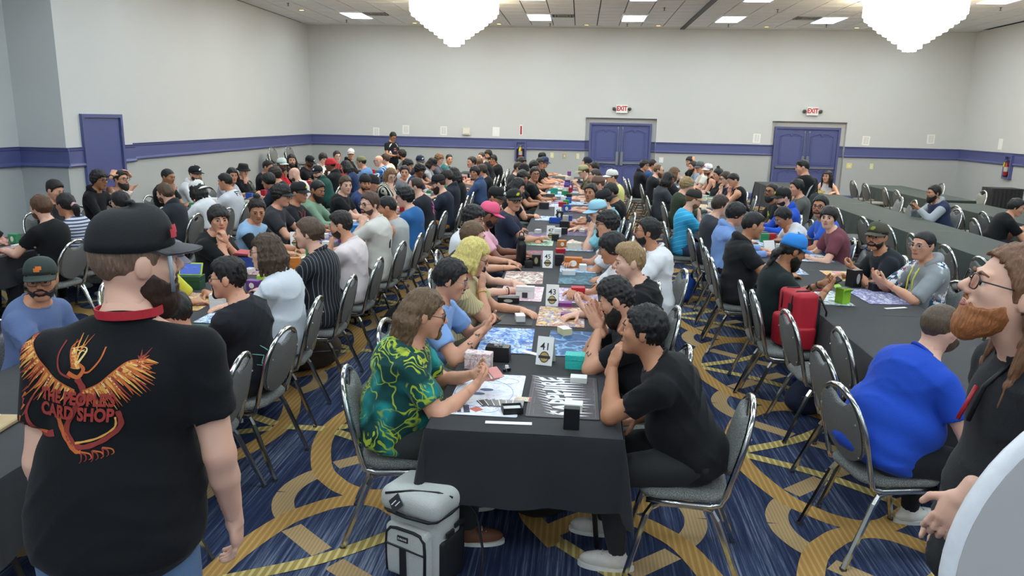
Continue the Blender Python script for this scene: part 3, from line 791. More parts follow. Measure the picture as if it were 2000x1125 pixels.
def ell(c, r, R=None):
    c = np.asarray(c, float); r = np.asarray(r, float); R = np.eye(3) if R is None else np.asarray(R, float)  # rows = local axes
    def f(X, Y, Z):
        d = (X-c[0], Y-c[1], Z-c[2]); q = [d[0]*R[i, 0]+d[1]*R[i, 1]+d[2]*R[i, 2] for i in range(3)]
        k0 = np.sqrt((q[0]/r[0])**2+(q[1]/r[1])**2+(q[2]/r[2])**2); k1 = np.sqrt((q[0]/r[0]**2)**2+(q[1]/r[1]**2)**2+(q[2]/r[2]**2)**2)
        return k0*(k0-1)/np.maximum(k1, 1e-6)
    ext = np.sqrt(((R*r[:, None])**2).sum(0)); return (f, c-ext, c+ext)
def inflate(p, d):
    return ((lambda X, Y, Z, f=p[0]: f(X, Y, Z)-d), p[1]-d, p[2]+d)
def blobnoise(X, Y, Z, k, seed=0.0):
    return (np.sin(k*X+1.3*np.sin(k*.7*Y+seed)+seed)+np.sin(k*1.1*Y+1.3*np.sin(k*.8*Z+seed*2))+np.sin(k*.9*Z+1.2*np.sin(k*.75*X-seed)))/3
def join(parts):
    V = []; Q = []; o = 0
    for v, q in parts:
        if len(q) == 0: continue
        V.append(v); Q.append(q+o); o += len(v)
    return np.concatenate(V), np.concatenate(Q)
def clip_mesh(V, Q, p, n, keep_above, slack=0.0):
    s = (V-p)@n
    ok = (s > -slack) if keep_above else (s < slack)
    Q = Q[ok[Q].all(1)]
    used = np.zeros(len(V), bool); used[Q.ravel()] = True; remap = np.cumsum(used)-1
    return V[used], remap[Q]

# ---- head-local pieces (x right, y forward, z up, origin between the ears at eye level)
LOCAL = {}
HAIRLINE = ([-.13, -.05, -.028, .01, .03, .052, .075, .11], [-.075, -.068, -.035, -.025, .015, .052, .066, .072])
def hair_piece(style, lod):
    key = ('hair', style, lod)
    if key in LOCAL: return LOCAL[key]
    h = (.0066, .0092, .0124)[lod]; hx, hz = [list(a) for a in HAIRLINE]
    inf, amp, freq, extra, low, topinf = .012, .0035, 130, [], None, 0.0
    if style in ('short', 'short2'): inf, amp, topinf = .014, .005, .008
    elif style == 'crop': inf, amp = .007, .002
    elif style in ('fade', 'quiff', 'slick', 'curlytop'):
        inf, amp, topinf = .005, .002, {'fade': .016, 'quiff': .034, 'slick': .022, 'curlytop': .034}[style]
        if style == 'curlytop': amp, freq = .007, 190
    elif style == 'curly': inf, amp, freq, topinf = .024, .011, 150, .012; hz = [-.085, -.075, -.04, -.03, .01, .04, .05, .055]
    elif style == 'receding': inf, amp = .008, .002; hx[-3:] = [.03, .05, .11]; hz = [-.07, -.065, -.03, -.02, .03, .085, .11, .13]
    elif style == 'bowl': inf, amp, topinf = .02, .004, .006; hz = [-.085, -.08, -.06, -.04, -.005, .022, .035, .04]
    elif style in ('wavy', 'shoulder', 'longswept', 'blond', 'dread', 'long', 'swept'):
        inf, amp, freq, topinf = .017, .006, 120, .01; hz = [-.13, -.12, -.09, -.05, .0, .045, .06, .066]
        n, ln, r0 = {'wavy': (13, .13, .026), 'shoulder': (15, .17, .03), 'longswept': (15, .2, .03), 'blond': (11, .09, .028), 'dread': (17, .2, .014), 'long': (15, .26, .028), 'swept': (17, .3, .017)}[style]
        if style == 'swept': inf, amp = .012, .003; hz = [-.13, -.12, -.07, -.02, .03, .06, .075, .08]
        if style == 'longswept': inf, amp = .014, .004; hz = [-.13, -.12, -.08, -.03, .02, .05, .068, .074]
        if style == 'blond': inf, topinf = .024, .02
        for i in range(n):
            a0 = 104 if style == 'swept' else (112 if style == 'longswept' else 62); a = math.radians(a0+(360-2*a0)*i/(n-1)); x, y = math.sin(a), math.cos(a); j = math.sin(i*5.7)*.5+.5
            top = v3(x*.085, y*.098-.012, .03); mid = v3(x*.098, y*.105-.018, -.05); bot = v3(x*(.1+.02*j), y*.11-.02-.01*j, -.05-ln*(.75+.3*j)+.03)
            extra += [cap(top, mid, r0*.8, r0), cap(mid, bot, r0, r0*.45)]
    elif style in ('pony', 'ponycurl', 'bun', 'manbun', 'longtail'):
        inf, amp, topinf = .011, .0025, .004
        if style == 'bun': extra += [ell((0, -.03, .145), (.035, .035, .032))]; topinf = .012
        elif style == 'manbun': extra += [ell((0, -.115, .03), (.035, .03, .045)), cap((0, -.1, .03), (0, -.12, -.05), .02, .012)]; inf = .016
        elif style == 'pony': extra += [cap((0, -.1, -.01), (0, -.14, -.03), .022, .035), cap((0, -.14, -.03), (.01, -.145, -.17), .04, .02)]; topinf = .01
        elif style == 'ponycurl': extra += [cap((0, -.11, 0), (0, -.14, -.02), .03, .045), cap((0, -.14, -.02), (0, -.15, -.16), .05, .04)]; amp, freq, inf = .007, 150, .02
        elif style == 'longtail': extra += [cap((0, -.1, -.02), (0, -.13, -.07), .026, .034), cap((0, -.13, -.07), (0, -.14, -.24), .034, .012)]
    core = ell((0, -.013, .026), (.077+inf, .097+inf, .089+inf+topinf*.6))
    prims = [core]+extra
    if topinf > .012: prims.append(ell((0, .012, .058+topinf*.45), (.066, .085, .05+topinf*.55)))
    if style == 'quiff': prims.append(ell((0, .05, .1), (.055, .04, .032)))
    if style == 'slick': prims.append(ell((0, -.05, .075), (.062, .05, .045)))
    f = Field(prims, h, .03); f.add(core, 0)
    for p in prims[1+len(extra):]: f.add(p, .03)
    f.func(lambda F, X, Y, Z: np.maximum(F, (np.interp(Y, hx, hz)-Z-np.where(np.abs(X) < .02, 0, (np.abs(X)-.02)*.12))*.75))
    for p in extra: f.add(p, .012 if style != 'dread' else .004)
    if extra and style in ('wavy', 'shoulder', 'longswept', 'blond', 'dread', 'long', 'swept'):
        f.func(lambda F, X, Y, Z: np.maximum(F, np.minimum((Y-.045), .052-Z)*.8+0*X))
    rough = amp
    f.func(lambda F, X, Y, Z: F+rough*blobnoise(X, Y, Z*(.35 if extra or style in ('bowl', 'slick', 'short') else 1), freq, 1.0)+rough*.5*blobnoise(X, Y, Z, freq*1.9, 2.0))
    if style not in ('curly', 'curlytop', 'dread', 'crop', 'ponycurl'):
        st = .0032 if style in ('receding', 'fade') else .0048
        f.func(lambda F, X, Y, Z: F+st*(np.sin(34*np.arctan2(X, Y+.02)+5*np.sin(30*Z)+9*np.sin(8*np.arctan2(X, Y+.02)))*.6+.5*np.sin(61*np.arctan2(X, Y+.03)+40*Z)))
    LOCAL[key] = f.mesh(); return LOCAL[key]
def face_prims(s=1.0):
    return [ell((0, .025, -.045), (.06*s, .068, .076))]
def beard_piece(kind, lod):
    key = ('beard', kind, lod)
    if key in LOCAL: return LOCAL[key]
    h = (.0055, .0075, .010)[lod]; P = []
    if kind in 'bB':
        P = [ell((0, .026, -.047), (.0695 if kind == 'b' else .0735, .0735 if kind == 'b' else .078, .081 if kind == 'b' else .084))]
        if kind == 'B': P += [ell((0, .066, -.118), (.046, .04, .05)), ell((0, .045, -.1), (.06, .05, .045))]
        f = Field(P, h); f.add(P[0], 0)
        for p in P[1:]: f.add(p, .02)
        f.func(lambda F, X, Y, Z: np.maximum(F, (Z-np.interp(Y, [-.05, -.01, .02, .05, .075, .1], [.02, .005, -.03, -.052, -.06, -.066]))*.8+0*X))
        f.sub(ell((0, .1, -.062), (.027, .02, .0105)), .004)
        M = [cap((0, .1, -.043), (.028, .09, -.055), .006, .0055), cap((0, .1, -.043), (-.028, .09, -.055), .006, .0055), cap((.028, .088, -.055), (.036, .072, -.085), .006, .008), cap((-.028, .088, -.055), (-.036, .072, -.085), .006, .008)]
    elif kind == 'G':
        P = [ell((0, .084, -.1), (.026, .024, .03))]; f = Field(P+[cap((-.03, .1, -.09), (.03, .1, -.04), .01, .01)], h); f.add(P[0], 0)
        M = [cap((0, .1, -.043), (.027, .09, -.055), .007, .006), cap((0, .1, -.043), (-.027, .09, -.055), .007, .006), cap((.027, .089, -.056), (.022, .086, -.09), .006, .007), cap((-.027, .089, -.056), (-.022, .086, -.09), .006, .007)]
    else:
        M = [cap((0, .099, -.043), (.025, .09, -.053), .0058, .0045), cap((0, .099, -.043), (-.025, .09, -.053), .0058, .0045)]; f = Field(M, h)
    for p in M: f.add(p, .004)
    f.func(lambda F, X, Y, Z: F+.0022*blobnoise(X, Y, Z, 230, 3.0))
    LOCAL[key] = f.mesh(); return LOCAL[key]
def sdf_piece(key, prims, h, k=.01, subs=(), fn=None):
    if key in LOCAL: return LOCAL[key]
    f = Field(prims, h)
    for p in prims: f.add(p, k)
    for p in subs: f.sub(p, .01)
    if fn: f.func(fn)
    LOCAL[key] = f.mesh(); return LOCAL[key]
HMESH = {}
def cached_np(key, VQ, mat, name):
    k = (key, 'np')
    if k not in HMESH:
        me = np_mesh(name, VQ[0], VQ[1]); me.materials.append(mat); HMESH[k] = me
    return (HMESH[k], mat)              # one mesh for all wearers, the colour sits on the object
def cached_mb(key, fn, mats, name, smooth=True):
    mm = mats if isinstance(mats, (list, tuple)) else [mats]
    k = (key,)+tuple(m.name for m in mm)
    if k not in HMESH: HMESH[k] = fn().mesh(name, mm, smooth)
    return HMESH[k]
def cap_crown(kind):
    mb = MB(); V = []; F = []; n, m = 24, 8
    for i in range(m):
        t = i/(m-1); 
        for k in range(n):
            a = 2*math.pi*k/n; c, s = math.cos(a), math.sin(a)
            if kind == 'beanie': r = math.cos(t*math.pi/2)**.75; x, y, z = .094*r*s, .113*r*c-.012, .02+.115*math.sin(t*math.pi/2)+(.0 if i else -.0)
            elif kind == 'bucket': r = 1-.22*t if i < m-1 else 0.0; x, y, z = .094*r*s, .113*r*c-.01, .035+.085*min(1, t*1.05)
            else:
                r = math.cos(t*math.pi/2)**.62; fr = max(0, c); hgt = .098+.012*fr if kind == 'cap' else .108+.012*fr
                x, y, z = .091*r*s, .110*r*c-.012, .034+.012*fr*(1-t)+hgt*math.sin(t*math.pi/2)**.95
            V.append((x, y, z))
    for i in range(m-1):
        for k in range(n): l = (k+1) % n; F.append((i*n+k, (i+1)*n+k, (i+1)*n+l, i*n+l))
    F.append(tuple(range(n))); F.append(tuple(reversed(range((m-1)*n, m*n)))); mb.add(V, F)
    if kind in ('cap', 'cap2'): mb.lathe([(.008, 0), (.008, .006), (.001, .008)], c=(0, -.012, .143 if kind == 'cap' else .153), n=8)
    if kind == 'beanie': mb.lathe([(1.03, -.004), (1.05, .012), (1.04, .03), (.99, .034)], c=(0, -.012, .012), n=24, cap=False, sq=(.094, .113))
    return mb
def cap_brim(kind):
    mb = MB(); V = []; F = []
    if kind == 'bucket':
        n = 24
        for r, z in ((1.0, .04), (1.3, .012), (1.31, .006), (1.0, .032)):
            for k in range(n): a = 2*math.pi*k/n; V.append((.094*r*math.sin(a), .113*r*math.cos(a)-.01, z))
        for i in range(3):
            for k in range(n): l = (k+1) % n; F.append((i*n+k, (i+1)*n+k, (i+1)*n+l, i*n+l))
        return mb.add(V, F)
    curve = 1.0 if kind == 'cap' else .35; n, m = 13, 5
    for lay in (0, 1):
        for i in range(n):
            a = math.radians(-78+156*i/(n-1)); s, c = math.sin(a), math.cos(a)
            for j in range(m):
                t = j/(m-1); inner = (.089*s, .108*c-.012); ext = .078*max(0, c)**.45
                x = inner[0]*(1-.04*t); y = inner[1]+ext*t; z = .046-.016*t-curve*2.6*x*x-.0045*lay
                V.append((x, y, z))
    o = n*m
    for i in range(n-1):
        for j in range(m-1):
            q = (i*m+j, (i+1)*m+j, (i+1)*m+j+1, i*m+j+1); F.append(tuple(reversed(q))); F.append(tuple(o+x for x in q))
        F.append((i*m+m-1, (i+1)*m+m-1, o+(i+1)*m+m-1, o+i*m+m-1))
    for i in (0, n-1):
        for j in range(m-1):
            q = (i*m+j, i*m+j+1, o+i*m+j+1, o+i*m+j); F.append(q if i == 0 else tuple(reversed(q)))
    return mb.add(V, F)
def emblem():
    mb = MB(); V = []; F = []
    for i in range(5):
        for j in range(4):
            a = math.radians(-13+6.5*i); z = .062+.011*j; r = 1.015-.02*j*j*.25
            V.append((.091*r*math.sin(a), .112*r*math.cos(a)-.010, z+.006))
    for i in range(4):
        for j in range(3): 
            if (i, j) in ((0, 0), (3, 2)): continue
            F.append((i*4+j, i*4+j+1, (i+1)*4+j+1, (i+1)*4+j))
    return mb.add(V, F)
def glasses(lod):
    mb = MB(); r = (.0019, .0023, .003)[lod]
    for s in (-1, 1):
        ring = []
        for k in range(14):
            a = 2*math.pi*k/14; c, d = math.cos(a), math.sin(a)
            x = s*.0335+.0265*math.copysign(abs(c)**.7, c); z = .001+.0195*math.copysign(abs(d)**.7, d); ring.append((x, .1035-.25*(abs(x)-.03)**2*8-.06*abs(x), z))
        mb.tube(ring, r, 5, closed=True)
        mb.tube([(s*.06, .098, .008), (s*.074, .085, .01), (s*.083, .01, .012), (s*.08, -.015, -.004)], r, 5)
    mb.tube([(-.008, .104, .004), (0, .107, .007), (.008, .104, .004)], r, 5); return mb
def eye_mesh():
    mb = MB(); n, m = 10, 7; V = []; F = []; mi = []; R = .0125
    for i in range(m+1):
        t = math.pi*i/m
        for k in range(n): a = 2*math.pi*k/n; V.append((R*math.sin(t)*math.cos(a), R*math.cos(t), R*math.sin(t)*math.sin(a)))
    for i in range(m):
        for k in range(n): l = (k+1) % n; F.append((i*n+k, i*n+l, (i+1)*n+l, (i+1)*n+k)); mi.append(1 if i < 2 else 0)
    mb.add(V, F); mb.mi = mi; return mb
SKIN = {'p': '#e2b7a0', 'l': '#d5a184', 't': '#bf8a69', 'o': '#a67553', 'b': '#80543c', 'd': '#573828'}
LIPS = {'p': '#b56a62', 'l': '#a5614f', 't': '#8f5242', 'o': '#7b4536', 'b': '#5f3630', 'd': '#3f2723'}
M_EYEW = plain('#e6e1da', .25, 0, 0, name='eye_white'); M_IRIS = plain('#241710', .2, 0, 0, name='iris')

# ---- hands
def hand_mesh(Wp, d, n, s, curl, h, scale=1.0, thumb=1.0):
    d = nrm(d); n = nrm(n-d*(n@d)); s = nrm(s-d*(s@d)-n*(s@n)); k = scale
    prims = [ell(Wp+d*.05*k, (.04*k, .052*k, .0165*k), np.stack([s, d, n])), cap(Wp-d*.04, Wp+d*.015*k, .025*k, .026*k), cap(Wp+d*.02*k+s*.02*k, Wp+d*.08*k+s*.012*k, .02*k, .016*k)]
    fing = []
    for off, ln, r in ((.030, .072, .0098), (.0105, .08, .0102), (-.0095, .075, .0098), (-.028, .06, .0088)):
        p = Wp+d*.088*k+s*off*k; a = math.radians(curl*.5); dirv = d
        for j, fr in enumerate((.44, .31, .25)):
            dirv = d*math.cos(a)+n*math.sin(a)+s*off*(2.0 if curl < 40 else 0); dirv = nrm(dirv); q = p+dirv*ln*fr*k
            fing.append(cap(p, q, r*k*(1-.07*j), r*k*(.93-.07*j))); p = q; a += math.radians(curl*.75)
    tp = Wp+d*.028*k+s*.033*k+n*.004; t1 = tp+(d*.62+s*.75*thumb+n*.3)*.04*k; t2 = t1+(d*.85+s*.25*thumb+n*.4)*.032*k
    fing += [cap(tp, t1, .0135*k, .0115*k), cap(t1, t2, .0115*k, .0095*k)]
    f = Field(prims+fing, h, .012)
    for p in prims: f.add(p, .012)
    for p in fing: f.add(p, .0035)
    return f.mesh()
def ik(S, T, a, b, pole):
    v = T-S; d = np.linalg.norm(v); u = v/(d+1e-9)
    if d > (a+b)*.985: T = S+u*(a+b)*.985; d = (a+b)*.985
    if d < .16: d = .16
    x = (a*a-b*b+d*d)/(2*d); y = math.sqrt(max(1e-6, a*a-x*x)); p = nrm(pole-u*(pole@u)); return S+u*x+p*y, T
UPZ = v3(0, 0, 1)
def dist_lod(p):
    r = math.hypot(p[0], p[1]); return 0 if r < 5.7 else (1 if r < 8.8 else 2)

def person(spec, pose='sit'):
    """builds one figure; returns its Empty. spec is a dict"""
    g = spec; Hd = np.array(g['head'], float); lod = g.get('lod', dist_lod(Hd)); sc = g.get('scale', 1.0); w, b = g.get('w', 1.0), g.get('b', 1.0)
    ha = math.radians(g['look']); pt = math.radians(g.get('pitch', 0)); ba = math.radians(g['body'])
    hf = v3(math.sin(ha)*math.cos(pt), math.cos(ha)*math.cos(pt), -math.sin(pt)); hr = v3(math.cos(ha), -math.sin(ha), 0); hu = np.cross(hr, hf)
    F_ = v3(math.sin(ba), math.cos(ba), 0); R_ = v3(math.cos(ba), -math.sin(ba), 0)
    HR = np.stack([hr, hf, hu])
    def hl(x, y, z): return Hd+sc*(hr*x+hf*y+hu*z)
    Nk = Hd-UPZ*.155*sc-F_*.05-hf*.02+hu*-.0
    if pose == 'sit':
        pz = .59; dz = Nk[2]-pz; lean = g.get('lean', .045+1.6*max(0, 1.2-Hd[2])); Lt = max(math.sqrt(dz*dz+lean*lean), dz*1.01); P = Nk-F_*lean; P[2] = pz
    else:
        P = np.array(g['hip'], float); Lt = np.linalg.norm(Nk-P)
    t = nrm(Nk-P); f = np.cross(t, R_)*1.0; f = nrm(f); R = R_
    TR = np.stack([R, f, t])
    sw = .168*(.8+.2*w)*(1 if pose == 'sit' else sc)
    S = {s: P+t*(Lt-.088)+R*s*sw+f*(.012 if pose == 'sit' else -.005) for s in (-1, 1)}
    hunch = -.025 if pose == 'sit' else -.005
    kl = Lt/.545
    torso = [ell(P+t*.02-f*.01, (.165*w, .125*w, .12*kl), TR), ell(P+t*.17*kl+f*(.012+.05*(b-1)), (.152*w*(.6+.4*b), .118*w*b, .175*kl), TR),
             ell(P+t*(Lt*.68)+f*hunch, (.165*(.5+.5*w), .112*(.4+.6*w), .175), TR), ell(P+t*(Lt*.8)+f*hunch*1.2, (.15*(.5+.5*w), .09*w, .1), TR)]
    should = [cap(Nk-t*.05-f*.01, S[s], .062, .056+.006*(w-1)) for s in (-1, 1)]+[cap(Nk+t*.02-f*.012, S[s]-R*s*.02, .045, .04) for s in (-1, 1)]
    neck = [cap(Nk-t*.04-f*.01, hl(0, -.022, -.075), .06*(.75+.25*w), .054*(.8+.2*w)*sc)]
    # arms
    arms = g.get('arms', 'tt'); A = {}
    UA, FA = .285*(1 if pose == 'sit' else sc), .25*(1 if pose == 'sit' else sc)
    for s, code in ((-1, arms[0]), (1, arms[1])):
        inn = -R*s; pole = R*s*.7-UPZ*.8-F_*.25; curl = 30; thumb = 1.0; side = inn
        tz = TZ+.04
        base = v3(P[0], P[1], 0)
        if code == 't': T = base+F_*.46+R*s*.15+UPZ*tz; d = F_*.8+inn*.55-UPZ*.05; n = -UPZ; curl = 28
        elif code == 'f': T = base+F_*(.42+.03*s)+R*s*.02+UPZ*(tz+.012+.012*s); d = inn+F_*.15; n = -UPZ; curl = 30; side = F_
        elif code == 'c': T = hl(.025*s, .125, -.195); d = hu*.9-hf*.25+inn*.25; n = -hf*.7+inn*.5; curl = 75; pole = -UPZ+F_*.55+R*s*.25; side = inn
        elif code == 'w': T = hl(.035*s, .15, -.13); d = hu*.95+hf*.12; n = inn; curl = 6; pole = -UPZ+R*s*.4+F_*.3; side = -hf
        elif code == 'h': T = base+F_*.42+R*s*.10+UPZ*g.get('hz', .9); d = F_*.55+inn*.75+UPZ*.3; n = inn*.5-F_*.1+UPZ*.45; curl = 48; side = UPZ*.8+F_*.3
        elif code == 'r': T = hl(.15*s, .0, .06); d = inn*.75+hu*.6; n = -hf*.2+inn*.5-UPZ*.3; curl = 25; pole = R*s+F_*.25+UPZ*.15; side = hf
        elif code == 'l': T = base+F_*.3+R*s*.1+UPZ*.70; d = F_+inn*.4-UPZ*.2; n = -UPZ; curl = 35
        elif code == 'd': T = S[s]-UPZ*(UA+FA)*.97+R*s*.06+F_*.05; d = -UPZ+F_*.15; n = inn; curl = 40; pole = -F_+R*s*.3; side = F_
        elif code == 'p': T = np.array(g['hand'+('L' if s < 0 else 'R')], float); d = np.array(g['hd'], float); n = np.array(g.get('hn', inn), float); curl = g.get('curl', 40); pole = np.array(g.get('pole', pole), float); side = np.array(g.get('hs', F_), float)
        E, T = ik(S[s], T, UA, FA, nrm(pole)); A[s] = (S[s], E, T, d, n, curl, side)
    aw = .85+.15*w
    def arm_prims(s, k0=0.0, upto=1.0):
        S_, E, T = A[s][:3]; return [cap(S_, E, .054*aw+k0, .043*aw+k0), cap(E, E+(T-E)*.35, .043*aw+k0, .041*aw+k0), cap(E+(T-E)*.35, T, .041*aw+k0, .027+k0)]
    # legs
    LG = {}
    for s in (-1, 1):
        hip = P+R*s*.088*w-UPZ*.01
        if pose == 'sit': kn = hip+F_*.41+R*s*(.05+.04*(w-1)); kn[2] = .515; an = kn-UPZ*.415+F_*(-.02+.05*s*RND.random())
        else: kn = hip-UPZ*(hip[2]-.52)*1.0+F_*.03+R*s*.02; an = v3(kn[0], kn[1], .09)-F_*.03+R*s*.02
        LG[s] = (hip, kn, an)
    lw = .8+.24*w
    legs = []
    for s in (-1, 1):
        hip, kn, an = LG[s]; legs += [cap(hip, kn, .088*lw, .06*lw), cap(kn, kn+(an-kn)*.35, .06*lw, .056*lw), cap(kn+(an-kn)*.35, an, .056*lw, .036)]
    loc = v3(P[0], P[1], 0)
    root = empty('person', loc); setp(root, g['label'], 'person', g.get('group'))
    def place(name, V, Q, mat, parent=root, smooth=True):
        me = np_mesh(name, V-loc, Q, smooth); me.materials.append(mat); return link(name, me, None, parent)
    HM = Matrix(((hr[0]*sc, hf[0]*sc, hu[0]*sc, Hd[0]-loc[0]), (hr[1]*sc, hf[1]*sc, hu[1]*sc, Hd[1]-loc[1]), (hr[2]*sc, hf[2]*sc, hu[2]*sc, Hd[2]), (0, 0, 0, 1)))
    def onhead(name, me, parent=root, M=None):
        me, om = me if isinstance(me, tuple) else (me, None)
        o = link(name, me, None, parent); o.matrix_parent_inverse = Matrix.Identity(4)
        if om is not None: o.material_slots[0].link = 'OBJECT'; o.material_slots[0].material = om
        if parent is root: o.matrix_basis = HM @ M if M is not None else HM
        elif M is not None: o.matrix_basis = M
        return o
    # ---- skin
    sk = skin_mat(SKIN[g['skin']]); hb = (.019, .028, .036)[lod]; hh = (.0057, .0086, .0117)[lod]
    skin_legs = legs if g.get('shorts') else [cap(LG[s][0], LG[s][0]+(LG[s][1]-LG[s][0])*.35, .08*lw, .07*lw) for s in (-1, 1)]
    chub = 1+.10*max(0, w-1)/.2
    def E_(c, r): return ell(hl(*c), np.array(r)*sc, HR)
    def C_(a, bb, ra, rb): return cap(hl(*a), hl(*bb), ra*sc, rb*sc)
    headp = [(E_((0, -.013, .026), (.077, .097, .089)), 0), (E_((0, .025, -.045), (.06*chub, .068, .076)), .03), (E_((0, -.005, -.03), (.066*chub, .07, .06)), .03),
             (C_((-.014, .062, -.098), (.014, .062, -.098), .025, .025), .025), (C_((-.034, .078, .021), (.034, .078, .021), .013, .013), .014),
             (C_((0, .09, .012), (0, .113, -.022), .0085, .0125), .009), (C_((-.013, .1, -.03), (.013, .1, -.03), .0085, .0085), .007),
             (E_((.043, .06, -.02), (.022, .025, .022)), .02), (E_((-.043, .06, -.02), (.022, .025, .022)), .02),
             (E_((.079*chub**.4, -.012, -.006), (.009, .021, .032)), .006), (E_((-.079*chub**.4, -.012, -.006), (.009, .021, .032)), .006),
             (C_((-.022, .086, -.056), (.022, .086, -.056), .009, .009), .01)]
    fb = Field(torso+should+neck+skin_legs+arm_prims(-1)+arm_prims(1)+[headp[0][0]], hb)
    for p in torso: fb.add(p, .05)
    for p in should: fb.add(p, .03)
    for p in neck: fb.add(p, .03)
    for s in (-1, 1):
        for p in arm_prims(s): fb.add(p, .018)
    for p in skin_legs: fb.add(p, .03)
    fb.add(headp[0][0], .03)
    nc = hl(0, -.02, -.10); V, Q = fb.mesh(); parts = [clip_mesh(V, Q, nc, hu, False, hb*.6)]
    fh = Field([p for p, k in headp]+[cap(nc-hu*.035, nc, .06*sc, .06*sc)], hh, .012)
    for p, k in headp: fh.add(p, k)
    for sx in (-1, 1): fh.sub(E_((sx*.032, .103, .003), (.021, .02, .0155)), .008)
    if lod < 2:
        for sx in (-1, 1): fh.add(C_((sx*.046, .08, .010), (sx*.02, .087, .0125), .0062, .0058), .004)
    for p in neck: fh.add(p, .02)
    V, Q = fh.mesh(); parts.append(clip_mesh(V, Q, nc-hu*hb*1.3, hu, True))
    hsc = g.get('hand_scale', 1.0)
    for s in (-1, 1):
        T, d, n, curl, side = A[s][2:]
        parts.append(hand_mesh(T, np.asarray(d, float), np.asarray(n, float), np.asarray(side, float), curl, (.0055, .0078, .0108)[lod], hsc))
    V, Q = join(parts); place('body', V, Q, sk)
    # ---- face
    for sx in (-1, 1):
        onhead('eye', cached_mb('eye', eye_mesh, [M_EYEW, M_IRIS], 'eye'), M=Matrix.Translation((sx*.032, .0782, .003)))
    hs, hc = (g['hair'].split(':')+['#15110f'])[:2]; hm = hair_mat(hc)
    brow = lambda: MB().tube([(.014, .0955, .0215), (.03, .0945, .0275), (.05, .079, .0225)], .004, 6, rads=[.0042, .0046, .002])
    browl = lambda: MB().tube([(-.014, .0955, .0215), (-.03, .0945, .0275), (-.05, .079, .0225)], .004, 6, rads=[.0042, .0046, .002])
    onhead('eyebrow', cached_mb('brow_r', brow, hm, 'eyebrow')); onhead('eyebrow', cached_mb('brow_l', browl, hm, 'eyebrow'))
    lp = sdf_piece(('lips', lod), [cap((-.021, .0885, -.0615), (.021, .0885, -.0615), .0062, .0062), ell((0, .0945, -.0585), (.016, .0062, .0052)), ell((0, .0945, -.0665), (.017, .0068, .0062))], (.003, .004, .005)[lod], .002)
    onhead('lips', cached_np(('lips', lod), lp, plain(LIPS[g['skin']], .4, 0, .08), 'lips'))
    hat = g.get('hat', '-')
    if hs != 'bald':
        st = hs
        if hat != '-' and hat.split(':')[0] in ('cap', 'capb', 'cap2', 'beanie', 'bucket', 'hood') and hs in ('short', 'fade', 'curly', 'quiff', 'slick'): st = 'curly' if hs == 'curly' else 'crop'
        onhead('hair', cached_np(('hair', st, lod), hair_piece(st, lod), hm, 'hair'))
    face = g.get('face', '-')
    bs = g.get('beard_scale', 1)
    for k in face:
        if k in 'bBGm': onhead('beard' if k != 'm' else 'moustache', cached_np(('beard', k, lod), beard_piece(k, lod), hair_mat(g.get('beardcol', hc)), 'beard'), M=Matrix.Translation((0, .004, -.004)) @ Matrix.Diagonal((chub*bs, bs, bs, 1)) if bs != 1 else Matrix.Diagonal((chub, 1, 1, 1)))
        elif k == 'g': onhead('glasses', cached_mb(('glasses', lod), lambda: glasses(lod), plain(g.get('frames', '#1c1a1a'), .35, 0, 0), 'glasses'))
    if hat != '-':
        q = hat.split(':'); kind = q[0]; col = plain(q[1], .8, 0, .15, 180, .15)
        if kind == 'hood':
            hp = sdf_piece(('hoodup', lod), [ell((0, -.02, .02), (.108, .13, .135)), ell((0, -.05, -.09), (.1, .09, .09))], (.008, .011, .014)[lod], .04, [ell((0, .05, .0), (.088, .14, .118))])
            onhead('hood', cached_np(('hoodup', lod), hp, cloth_mat(q[1]), 'hood'))
        else:
            bk = 'cap' if kind in ('cap', 'capb') else kind
            M = Matrix.Rotation(math.pi, 4, 'Z') if kind == 'capb' else Matrix.Identity(4)
            if kind == 'capb': M = M @ Matrix.Translation((0, .02, 0))
            tilt = g.get('hat_tilt', 0); M = M @ Matrix.Rotation(math.radians(tilt), 4, 'X')
            nm = {'beanie': 'beanie', 'bucket': 'bucket_hat'}.get(kind, 'cap')
            cr = onhead(nm, cached_mb(('crown', bk), lambda: cap_crown(bk), col, nm), M=M)
            if kind != 'beanie':
                bc = plain('#b39d78', .8, 0, .1, 180, .1) if 'tanbrim' in q else (plain(g['brim'], .8, 0, .12, 180, .1) if 'brim' in g else col)
                onhead('brim', cached_mb(('brim', bk), lambda: cap_brim(bk), bc, 'brim'), cr)
            if len(q) > 2 and q[2] in ('white', 'orange', 'yellow', 'green', 'red', 'mark'):
                ec = {'white': '#e8e8e6', 'orange': '#e0792c', 'yellow': '#d8cf2a', 'green': '#9aa83a', 'red': '#c23040', 'mark': '#16305a'}[q[2]]
                onhead('emblem', cached_mb('emblem', emblem, plain(ec, .7), 'emblem'), cr, Matrix.Rotation(math.radians(-g.get('emblem_rot', 0)), 4, 'Z') @ Matrix.Diagonal((1, 1, 1, 1)))
    # ---- clothes
    sh = g['shirt'].split(':'); kind = sh[0]; col = sh[1]; pat = sh[2] if len(sh) > 2 else None
    matpat = {'stripes', 'bwstripes', 'pin', 'rib', 'knit', 'plaid', 'camo', 'redprint', 'blue'}
    if kind == 'leaf': mat = cloth_mat(col, 'leaf')
    elif kind == 'hoodprint': mat = cloth_mat(col, 'hoodprint')
    elif kind == 'jersey': mat = cloth_mat(col, 'jersey')
    else: mat = cloth_mat(col, pat if pat in matpat else None)
    hsx = (.0125, .020, .028)[lod]; inf = .013 if kind != 'tank' else .009
    sp = [inflate(p, inf+(.006 if i < 2 else 0)) for i, p in enumerate(torso)]
